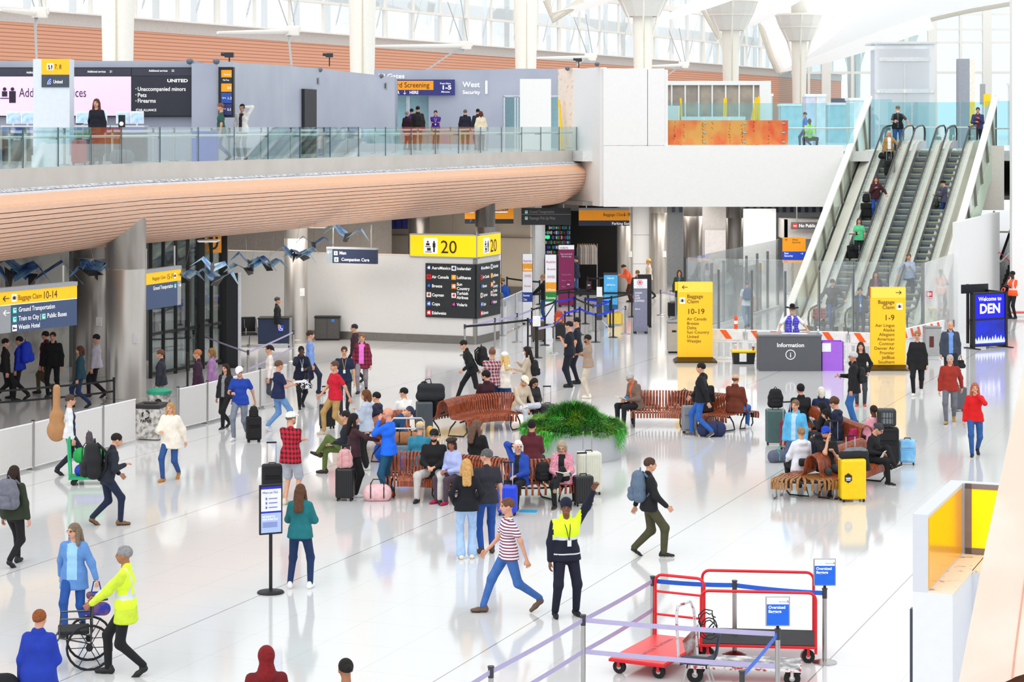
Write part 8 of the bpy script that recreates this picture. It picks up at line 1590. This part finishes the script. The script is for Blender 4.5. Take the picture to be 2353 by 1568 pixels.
P_('black haired woman in dark coat looking at a tablet, right benches', sh_(1893, 922, 1.62), 65, 1.62, sit=.46, topkind='jacket', top='#12141c', legs='#14141c', hands=('lap', 'chest'), hair=('long', '#0e0c10'), nod=15)
P_('smiling girl in black between the dark coat woman and the curly haired man', sh_(1903, 936, 1.56), 70, 1.56, sit=.46, top='#14161f', legs='#1a1c28', hands=('lap', 'lap'), hair=('bob', '#100d10'), nod=15)
P_('curly haired man in navy jacket with grey hood, right benches', sh_(1922, 918, 1.78), 60, 1.78, sit=.46, topkind='hoodie', top='#16233f', legs='#1c2a44', hands=('lap', 'lap'), hair=('curly', '#5a3a26'), nod=12)
P_('woman in white hoodie with black waist bag seated facing away, right benches', D(1841, 43.9), 12, 1.68, sit=.46, topkind='hoodie', top='#e6e8f0', legs='#101014', hands=('lap', 'lapside'), hair=('bun', '#9a7450'), girth=1.06)
P_('bearded man in blue cap and black tee holding a phone to his ear', D(1899, 43.6), -165, 1.76, sit=.46, topkind='tee', top='#0f0f13', legs='#3a3e42', hands=('face', 'chest'), hair=('short', '#2a1c16'), hat=('cap', '#1440c0'), beard=('stubble', '#3a221a'), yaw=-40, nod=10)
P_('grey haired woman in black knit reading with crossed legs at the right bench', D(2000, 44.9), -125, 1.68, sit=.46, feet='cross', lean=10, top='#131317', legs='#0d0d11', hands=('lap', 'lap'), hair=('bun', '#3c3c42'), nod=24, glasses=True, shoes='#1a1a1c', sole='#f0f0f0')
P_('person in pink top seated behind the pet carrier', sh_(2008, 932, 1.66), 20, 1.66, sit=.46, top='#f0a6b8', legs='#3a3a48', hands=('lap', 'lap'), hair=('bun', '#2a1610'), skin=DS)
P_('grey haired man in black jacket with orange stripes and jeans, standing', fl(1962, 976), 80, 1.80, topkind='jacket', top='#121218', legs='#2a62a4', hands=('phone', 'side'), hair=('short', '#c3c3c3'), glasses=True, shoes='#3c2c24', hem=.08, legw=1.1, girth=1.05, skin='#c98a6a')
P_('woman with long wavy brown hair in black behind the striped jacket man', fl(1978, 935), 170, 1.70, top='#0e0e12', legs='#3c4048', hands=('pocket', 'pocket'), hair=('long', '#3a2018'), shoes='#d04a3a', sole='#e8e8f0')
P_('heavy set person in black sweater walking, right', fl(2108, 908), 165, 1.80, feet='walk', top='#101014', legs='#0d0d12', hair=('bun', '#a06c48'), girth=1.22, hem=.12, glasses=True, shoes='#e8e4dc', sole='#f0ece0')
P_('bearded man in grey suit jacket and blue shirt carrying a black bag', fl(2150, 882)+Vector((.42, 0, 0)), 180, 1.84, feet='walk2', topkind='jacket', top='#3b4250', inner='#6f9ae0', innerw=.06, legs='#1a1c26', hands=('side', 'bag'), hair=('fringe', '#b8704a'), beard=('stubble', '#b8744c'), hem=.08)
P_('grey haired person in dark red jacket and grey trousers walking', fl(2183, 972), 165, 1.74, feet='walk', topkind='jacket', top='#9c2a1c', legs='#6a6c74', hair=('short', '#b0aca8'), shoes='#b08a4a', sole='#2a2622', hands=('side', 'pull'))
P_('woman in bright red sweater and jeans walking, far right', fl(2240, 1048), 172, 1.68, feet='walk', top='#d80f16', legs='#2a5898', hair=('long', '#b0644c'), hands=('side', 'face'), shoes='#16161c', sole='#e9e9ee')
P_('seated person in yellow hi-vis jacket inside the glass enclosure', D(2133, 76.2), -40, 1.74, sit=.46, topkind='jacket', top='#cdf23a', vest='#d0f52a', legs='#2a2c34', hands=('lap', 'lap'), hair=('short', '#8a8a8a'), hat=('beanie', '#9a9a98'))
P_('worker in orange hi-vis shirt and black cap on the phone, right edge', G(2327, 733), 120, 1.82, topkind='tee', top='#f2541c', vest='#ff5a1e', legs='#121216', hands=('face', 'cross'), hair=('short', '#100d0c'), hat=('cap', '#141418'), skin='#4a2c1e')
# escalator riders
def esc(px, py): Y = (1.03+.554*89)/((py-HY)/F+.554); Y = min(Y, 90.5); return D(px, Y, min(DECK+.02, 6.37-.554*(89-Y)+.12 if Y < 89 else DECK+.02))
P_('man with long white beard in black vest and camouflage cap atop the escalator', D(2063, 89.9, DECK+.02), 172, 1.84, topkind='vest', top='#121216', inner='#4a5058', innerw=.03, legs='#2c5a9c', hands=('phone', 'rail'), hair=('short', '#8a8478'), hat=('cap', '#6a6a52'), beard=('beard', '#e6e0cc'), girth=1.12, shoes='#5a3c28')
P_('grey haired woman in tan jacket with black bags on the escalator', esc(2043, 402), 175, 1.66, topkind='jacket', top='#a8844c', inner='#f4f2ee', innerw=.06, legs='#101014', hair=('bob', '#c9b49c'), hands=('bag', 'rail'))
P_('woman in maroon and black jacket with jeans on the escalator', esc(2013, 513), 170, 1.68, topkind='jacket', top='#3a101c', legs='#1c4aa0', hair=('long', '#5a3024'), hands=('chest', 'rail'))
P_('woman in mint green top and black trousers riding the escalator', esc(1974, 608), 172, 1.62, topkind='tee', top='#55c98a', legs='#0e0e12', hair=('bob', '#4a2820'), hands=('phone', 'bag'), legw=1.2)
P_('man in dark jacket gripping both handrails at the escalator foot', esc(1912, 762), 178, 1.80, feet='walk', topkind='jacket', top='#3a3634', inner='#14141a', innerw=.07, legs='#244a88', hair=('short', '#2a1c18'), hat=('cap', '#1a1a22'), hands=('rail', 'rail'), lean=6)
P_('person in red and black plaid shirt sitting low at the escalator foot', D(1883, 76.2), 175, 1.66, sit=.46, topmat=plaid('plaid_redblack', '#b8142a', '#141418', '#6a1020', 9), legs='#17171c', hair=('short', '#3a201a'), hands=('lap', 'lap'))
P_('uniformed woman with blue shirt and lanyard near the 1-9 pylon', D(1976, 75.9), 178, 1.74, topkind='jacket', top='#1a1c26', inner='#1f62d0', innerw=.03, legs='#17181f', hair=('bun', '#2a1c18'), hands=('side', 'side'), lanyard='#4ac8e8')
P_('woman in dark jacket above the top of the 1-9 pylon', esc(2012, 740), 178, 1.70, topkind='jacket', top='#24181f', inner='#8a5468', legs='#1a1a20', hair=('long', '#4a2a1e'))
P_('person in heather grey sweatshirt riding the middle escalator', esc(2088, 700), 178, 1.78, feet='walk2', top='#9fb0cc', legs='#17233c', hair=('short', '#6a4a38'), hands=('rail', 'chest'), shoes='#efe9dc', sole='#f4f0e8')
P_('woman in purple grey sweater with green handbag on the right escalator', esc(2170, 522), 60, 1.70, top='#4a4660', legs='#1a3c78', hair=('bun', '#17120f'), hands=('phone', 'phone'), nod=20)
P_('man in blue and maroon jacket at the top of the right escalator', D(2247, 91.5, DECK+.02), 170, 1.80, topkind='jacket', top='#34406e', inner='#7a1c34', innerw=.06, legs='#1a1c28', hair=('short', '#4a3428'), hands=('phone', 'chest'))
suitcase(D(2044, 86.4, esc_z(10.3)+.1), .1, '#111114', 'black suitcase in front of the tan jacket woman on the escalator', .40, .26, .56, soft=True, ribs=False); suitcase(esc(1990, 510), .1, '#121215', 'black suitcase in front of the maroon jacket woman on the escalator', .40, .26, .56, soft=True, ribs=False)
backpack(esc(1990, 510)+Vector((0, 0, .62)), .1, '#101013', 'black bag stacked on the suitcase of the maroon jacket woman', .8, straps=False); suitcase(esc(1958, 606), .2, '#131317', 'black suitcase behind the mint green top woman', .36, .24, .52, soft=True, ribs=False)
suitcase(esc(2160, 520), .2, '#3c4a48', 'grey green suitcase beside the purple sweater woman', .34, .24, .50, handle=False); suitcase(D(2231, 91.2, DECK+.02), .1, '#1a2a4c', 'navy suitcase at the top of the right escalator', .36, .26, .52); backpack(D(2233, 91.1, DECK+.62), 0, '#121216', 'black backpack on the navy suitcase at the escalator top', .9, straps=False)
# upper deck
dk = lambda px, Y: D(px, Y, DECK+.001)
P_('woman in black dress with long brown hair on the balcony', dk(222, 58.2), 172, 1.76, topkind='long', top='#0e1020', legs='#0c0c10', hem=.5, girth=1.12, hair=('long', '#5a3424'), hands=('swingb', 'side'))
P_('man in dark green T-shirt and jeans walking on the balcony', dk(508, 65.0), 100, 1.76, feet='walk', topkind='tee', top='#2c5a50', legs='#24508c', hair=('short', '#7a5040'), girth=1.08)
P_('person in white and grey jacket scratching the head on the balcony', dk(557, 66.2), 160, 1.70, topkind='jacket', top='#e9e6e2', inner='#3c2c30', innerw=.06, legs='#7f8288', hands=('side', 'head'), hair=('short', '#17110f'))
for a_ in ((896, 94, 75, 1.66, '#141a30', 'tail', '#16110f', 'woman in navy leaning on the wall end at West Security'), (935, 94, -40, 1.66, '#3a1c30', 'short', '#8a8a8a', 'person in maroon waiting at West Security, left of the backpack man'), (946, 95.5, 0, 1.80, '#3a2c8c', 'short', '#17130f', 'person in purple and blue facing West Security'),
           (960, 93, 5, 1.88, '#2c1c18', 'short', '#0f0d0c', 'tall man with black backpack at West Security'), (1001, 96, 180, 1.72, '#46208c', 'short', '#141010', 'staff member in purple shirt at the screening doors'), (1069, 93.5, 0, 1.74, '#14162c', 'short', '#5a5a5c', 'grey haired man in navy hooded jacket at West Security'),
           (1098, 94.5, 20, 1.78, '#1c2030', 'short', '#100e0e', 'man in dark jacket hugging someone at West Security'), (1105, 92, 5, 1.66, '#e4d6b8', 'bob', '#5a2c20', 'woman in cream jacket with red brown hair at West Security')):
    px, Y, fc, h_, tp, hk, hc_, lb = a_
    P_(lb, dk(px, Y), fc, h_, topkind='jacket', top=tp, legs='#3a2c20' if px > 940 else '#1a1a20', hair=(hk, hc_), hands=('cross', 'cross') if px in (1001, 896) else ('side', 'side'), lanyard='#dfe6f0' if px == 1001 else None)
backpack(dk(961, 92.83)+Vector((0, 0, 1.0)), 0, '#0f0f12', 'black backpack worn by the tall man at West Security', 1.1, straps=False)
P_('seated guard in yellow hi-vis vest behind the right deck glass', D(1860, 89.8, DECK), 178, 1.76, sit=.46, feet=[(.25, .35, 0), (-.25, .35, 0)], topkind='jacket', top='#16203c', vest='#c8f22a', legs='#141828', hands=('face', 'knee'), hair=('bald', '#4a3428'), skin=DS, glasses=True)
simple('folding_chair', 'chair under the seated guard on the right deck', 'chair', D(1860, 89.95, DECK), [('seat', lambda b: b.box((0, -.05, .44), (.42, .42, .04)), M('#6a6c72', .5)), ('backrest', lambda b: b.box((0, .18, .75), (.42, .03, .25)), M('#6a6c72', .5))]+[('leg', (lambda sx, sy: lambda b: b.tube([(sx*.19, sy*.18-.05, 0), (sx*.17, sy*.16-.05, .44)], .013, 6))(sx, sy), STEEL) for sx in (-1, 1) for sy in (-1, 1)])
P_('person in blue jacket walking far off behind the seated guard', D(1850, 104, DECK), 90, 1.74, feet='walk', topkind='jacket', top='#3c74c0', legs='#2a3a5c', hair=('short', '#4a3a30'))
# queue and shadow zone
P_('man with fair hair in black jacket and jeans in the queue', G(1252, 742)+Vector((0, 0, 0)), 75, 1.82, topkind='jacket', top='#101216', legs='#1d4f84', hair=('short', '#a87c54'), hands=('pull', 'push'), shoes='#efe9e0', sole='#fff', lean=4)
P_('sandy haired man in rust vest and blue shirt in the queue', G(1266, 738), 70, 1.82, topkind='jacket', top='#24407c', vest=None, inner='#6a2a1c', innerw=.25, legs='#5a3c28', hair=('short', '#c08a5c'))
P_('man in black mask, grey cap and blue jacket with backpack in the queue', hd(1155, 640, 1.78), 150, 1.78, topkind='jacket', top='#1c52b4', legs='#1a1e30', hair=('short', '#2a201a'), hat=('cap', '#5c6a5c'), mask='#0f0f12')
P_('woman in grey sweater with curly blonde hair in the queue, back turned', hd(1144, 655, 1.64), -10, 1.64, top='#6a6a70', legs='#2a3040', hair=('bob', '#a8814c'))
P_('traveller in dark coat passing behind the 20 sign banners', hd(1188, 588, 1.74), 100, 1.74, feet='walk', topkind='coat', top='#18161c', legs='#1c1a20', hair=('short', '#b07a5a'))
P_('traveller in dark blue jacket walking in front of the shop', hd(1325, 588, 1.76), 80, 1.76, feet='walk', topkind='jacket', top='#171f3a', legs='#1c4c84', hair=('short', '#3a3440'), hat=('beanie', '#2c2a38'))
P_('person in coral jacket bending over luggage near the columns', hd(1450, 606, 1.62), 100, 1.66, lean=28, topkind='puffer', top='#f0643c', legs='#5a2018', hair=('tail', '#4a2c1c'), hands=('reach', 'reach'))
P_('person in cream coat and tan hat between the twin columns', hd(1491, 594, 1.72), 95, 1.72, feet='walk', topkind='coat', top='#d9c8b4', legs='#2a2c34', hair=('short', '#8a5c3c'), hat=('beanie', '#dcaa5c'))
P_('man in dark green jacket and brown cap beside the coral jacket person', hd(1465, 622, 1.70), 175, 1.70, topkind='jacket', top='#1f2a20', legs='#17171c', hair=('short', '#2a1c14'), hat=('cap', '#7a5420'))
P_('woman with glasses in dark green jacket behind the 10-19 pylon', hd(1561, 621, 1.70), 178, 1.70, topkind='jacket', top='#2c3a24', inner='#4a6a90', innerw=.03, legs='#1a1c24', hair=('bob', '#4a2c20'), glasses=True)
P_('person in white shirt and blue trousers behind the glass enclosure', D(1680, 84.5), 10, 1.80, top='#dfe8f0', legs='#3a6490', hair=('short', '#6a4a3c'), feet='walk')
P_('person in pale shirt with blue backpack seen through the enclosure glass', D(1717, 79.5), 0, 1.76, topkind='tee', top='#cfdde6', legs='#5c86a4', hair=('short', '#5a6480'), feet='walk')
# dark zone under the balcony, left
for px, py, h_, fc, tp, lg, hc_, lb in ((45, 770, 1.74, 90, '#1230b0', '#17181c', '#1a1412', 'traveller with bright blue jacket in the dark zone at far left'), (105, 758, 1.78, 80, '#4a1016', '#5a4a34', '#241a16', 'traveller in maroon and khaki in the dark zone'), (122, 760, 1.80, 178, '#0c0c10', '#0e0e12', '#3a2018', 'man in black with a white collar in the dark zone'),
                                  (185, 792, 1.66, 95, '#123c4a', '#1a2f58', '#4a2a20', 'traveller in dark teal in the dark zone left of the thick column'), (222, 765, 1.76, 85, '#c9c4d4', '#14141a', '#2a2430', 'traveller in pale shirt just left of the thick column'), (12, 775, 1.72, -80, '#141014', '#121216', '#1c1412', 'dark clad traveller cut off by the left edge in the dark zone'),
                                  (455, 800, 1.76, 95, '#3a1c34', '#1a2040', '#b07048', 'traveller in dark purple passing the glass doors'), (487, 797, 1.66, 90, '#a87cae', '#2a2c44', '#8a6a3c', 'traveller in lilac striped top passing the glass doors'), (370, 800, 1.74, 90, '#2a2c38', '#8a8684', '#6a4434', 'traveller in dark shirt beside the thick column by the glass doors')):
    P_(lb, hd(px, py, h_), fc, h_, feet='walk', topkind='jacket' if px != 222 else 'long', top=tp, legs=lg, hair=('short' if h_ > 1.7 else 'bob', hc_))
# ------------------------------------------------------------------ carried things
def at(label_part):
    for o in bpy.data.objects:
        if o.get('category') == 'person' and label_part in o['label']: return o
def worn(lbl, col, text, s=1.1, up=1.02, pc=None, back=.19):
    o = at(lbl); a = o.rotation_euler.z; p = Vector(o.location)+Matrix.Rotation(a, 3, 'Z') @ Vector((0, -back, up)); backpack(p, a, col, text, s, pc=pc, straps=True)
worn('long dark hair carrying a grey backpack', '#6e6e7c', 'grey backpack worn by the walker at the left edge', 1.15, .95)
worn('bent under a big black', '#17181c', 'big black hiking pack worn by the bent traveller', 1.5, .85, back=.26)
worn('backpacker in black jacket', '#5c7086', 'slate blue backpack worn by the backpacker walking right', 1.2, .92)
worn('beige jacket with white face mask', '#121217', 'black backpack worn by the woman in beige jacket', .95, .92)
worn('fair hair in black jacket', '#141216', 'black backpack worn by the fair haired man in the queue', 1.1, .98)
worn('black mask, grey cap', '#101014', 'black backpack worn by the masked man in the queue', 1.1, .98)
worn('black jacket with orange stripes', '#16161a', 'black backpack worn by the man with orange stripes', .9, 1.0)
worn('black clad traveller running', '#0e0e12', 'black bag on the back of the running traveller', 1.2, .95, back=.28)
worn('long white beard', '#0f0f12', 'black bag slung behind the white bearded man', .9, .75)
worn('pale shirt with blue backpack', '#3a5a84', 'blue backpack seen through the enclosure glass', 1.0, 1.0)
worn('bright blue jacket in the dark zone', '#1538c8', 'bright blue backpack in the dark zone at far left', 1.3, .95)
o = at('tan guitar case'); a = o.rotation_euler.z; p = Vector(o.location)+Matrix.Rotation(a, 3, 'Z') @ Vector((0, -.27, .75))
t = empty('guitar_case', p, a+1.3, 'tall tan guitar case carried upright on a back, left', 'guitar case'); V, Q = sdf_mesh([('e', (0, 0, .22), (.21, .09, .24)), ('e', (0, 0, .5), (.16, .085, .18)), ('c', (0, 0, .6), (0, 0, 1.12), .085, .075)], .022, .05); np_obj('case_shell', V, Q, 0, [M('#b88456', .6, var=.06)], t); b = MB(); b.tube([(-.1, .08, .7), (-.14, .2, .6), (-.12, .1, .3)], .02, 6); b.obj('strap', M('#6a4a30', .7), t)
def held(lbl, side, fn, dz=-.02):
    o = at(lbl); p = hand_pos(o, side); fn(p+Vector((0, 0, dz)), o.rotation_euler.z)
def tote(col, text, w=.3, h=.3, d=.12, cat='bag', m2=None):
    def f(p, a):
        t = empty('tote_bag', p-Vector((0, 0, h+.14)), a, text, cat); V, Q = sdf_mesh([('c', (-w*.3, 0, h*.25), (w*.3, 0, h*.25), d*.6, d*.6), ('c', (-w*.25, 0, h*.8), (w*.25, 0, h*.8), d*.35, d*.35)], .018, .08); np_obj('bag_body', V, Q, 0, [m2 or M(col, .8, var=.15)], t)
        b = MB(); b.tube([(-w*.2, 0, h*.9), (-w*.1, 0, h+.13), (w*.1, 0, h+.13), (w*.2, 0, h*.9)], .01, 6); b.obj('grip_loop', M(col, .8), t)
    return f
held('pale denim jacket', 'L', tote('#2a3a9a', 'blue, green and brown cloth bag carried by the denim jacket woman', .38, .36, .16, m2=noisemat('patchwork', '#1c2a9a', '#8a5a3a', 4, .8)))
held('hand at her mouth', 'L', tote('#3c3c44', 'black and white patterned handbag of the airport worker', .30, .26, .12, m2=noisemat('zebra', '#101014', '#f0f0f4', 22, .8, lo=.48, hi=.52)), -.12)
held('grey suit jacket', 'L', tote('#17181c', 'black briefcase carried by the man in the grey suit', .34, .24, .12))
held('green handbag', 'R', tote('#2f3c28', 'dark green handbag of the woman on the right escalator', .32, .22, .14), -.1)
held('open plaid shirt', 'R', tote('#9ab8a0', 'pale green shopping bag of the plaid shirt and pink top woman', .32, .30, .14), .0)
held('tan jacket with black bags', 'R', tote('#101013', 'black handbag held by the tan jacket woman on the escalator', .34, .2, .16), .1)
def phone(text, col='#1a1a20', sz=(.075, .012, .15)):
    def f(p, a):
        t = empty('mobile_phone', p, 0, text, 'phone'); t.rotation_euler = (-.6, 0, a); b = MB(); b.box((0, .03, .03), sz); b.obj('phone_body', M(col, .3), t, bevel=.004); b = MB(); b.box((0, .03-sz[1]*.6, .03), (sz[0]*.88, .002, sz[2]*.88)); b.obj('phone_screen', M('#9ab0c8', .3), t)
    return f
held('royal blue polo', 'R', phone('phone in the hand of the man in blue polo')); held('orange stripes', 'R', phone('phone held by the man with orange stripes')); held('looking at a tablet', 'L', phone('dark tablet held by the black haired woman at the right', '#20222a', (.18, .012, .25)))
held('mint green top', 'R', phone('phone held by the mint green top woman')); held('camouflage cap', 'R', phone('white phone held by the white bearded man', '#f0f0f0')); held('black knit reading', 'R', phone('white reader held by the woman in black knit', '#f2f2f2', (.13, .012, .18)))
def book(text, c):
    def f(p, a):
        t = empty('open_book', p, a, text, 'book'); b = MB()
        for sg in (-1, 1): b.add([(0, .0, 0), (sg*.14, .0, .03), (sg*.14, .18, .12), (0, .18, .09), (0, .0, -.015), (sg*.14, .0, .015), (sg*.14, .18, .105), (0, .18, .075)], [(0, 1, 2, 3), (4, 7, 6, 5), (0, 4, 5, 1), (1, 5, 6, 2), (2, 6, 7, 3)])
        b.obj('pages', M('#e9e2cc', .7), t); b = MB(); b.box((0, .09, .03), (.3, .2, .006)); o = b.obj('cover', M(c, .6), t); o.rotation_euler = (.46, 0, 0); o.location = (0, 0, -.02)
    return f
held('pink cardigan', 'L', book('open book with teal cover held by the woman in pink', '#2c6a78')); held('orange collar', 'R', book('open paper held by the man in brown jacket', '#dfe4ee'))
def cup(p, a):
    t = empty('coffee_cup', p, 0, 'blue takeaway cup held by the man in brown jacket', 'cup'); b = MB(); b.lathe([(.03, 0), (.042, .12)], n=12); b.obj('cup_body', M('#2c86c0', .5), t, smooth=40); b = MB(); b.lathe([(.045, .12), (.04, .135)], n=12); b.obj('lid', BLACK, t)
held('orange collar', 'L', cup)
def sheets(p, a):
    t = empty('paper_stack', p, a, 'white papers held out by the man in navy shirt', 'paper'); b = MB(); b.box((0, .12, 0), (.24, .32, .03)); b.obj('sheets', M('#eef1f4', .6), t)
held('navy shirt and light jeans', 'L', sheets)
# waist pack, suitcases of walkers
simple('waist_bag', 'black waist bag on the back of the white hoodie woman', 'bag', D(1845, 43.9)+Vector((.03, -.24, .52)), [('bag_body', lambda b: b.box((0, 0, .1), (.3, .1, .16)), M('#1a1a1e', .7), {'bevel': .04}), ('strap', lambda b: b.tube([(.1, 0, .15), (.16, .0, .5), (.1, .1, .9)], .012, 6), BLACK)])
suitcase(G(2203, 945), .2, '#5c5e66', 'grey suitcase pulled by the dark red jacket walker', .38, .26, .58)
t = at('royal blue fleece'); p = Vector((t.location.x-.55, t.location.y-.1, 0)); suitcase(p, .2, '#16161a', 'black suitcase under a black jacket at the lower left corner', .42, .28, .62, handle=True, hc='#2a2a2e')
t = empty('draped_jacket', p+Vector((0, 0, .66)), .2, 'black jacket draped over the suitcase at the lower left corner', 'jacket'); V, Q = sdf_mesh([('c', (-.18, 0, .12), (.18, 0, .12), .15, .15), ('c', (.2, 0, .1), (.26, -.02, -.25), .1, .07), ('c', (-.2, 0, .1), (-.24, -.05, -.3), .1, .08), ('c', (0, -.1, .1), (.05, -.18, -.2), .1, .08)], .02, .08); np_obj('cloth', V, Q, 0, [M('#1b1a1f', .9, var=.25, scale=6)], t)
for o in list(bpy.data.objects):
    for k in ('wrR', 'wrL'):
        if k in o: del o[k]
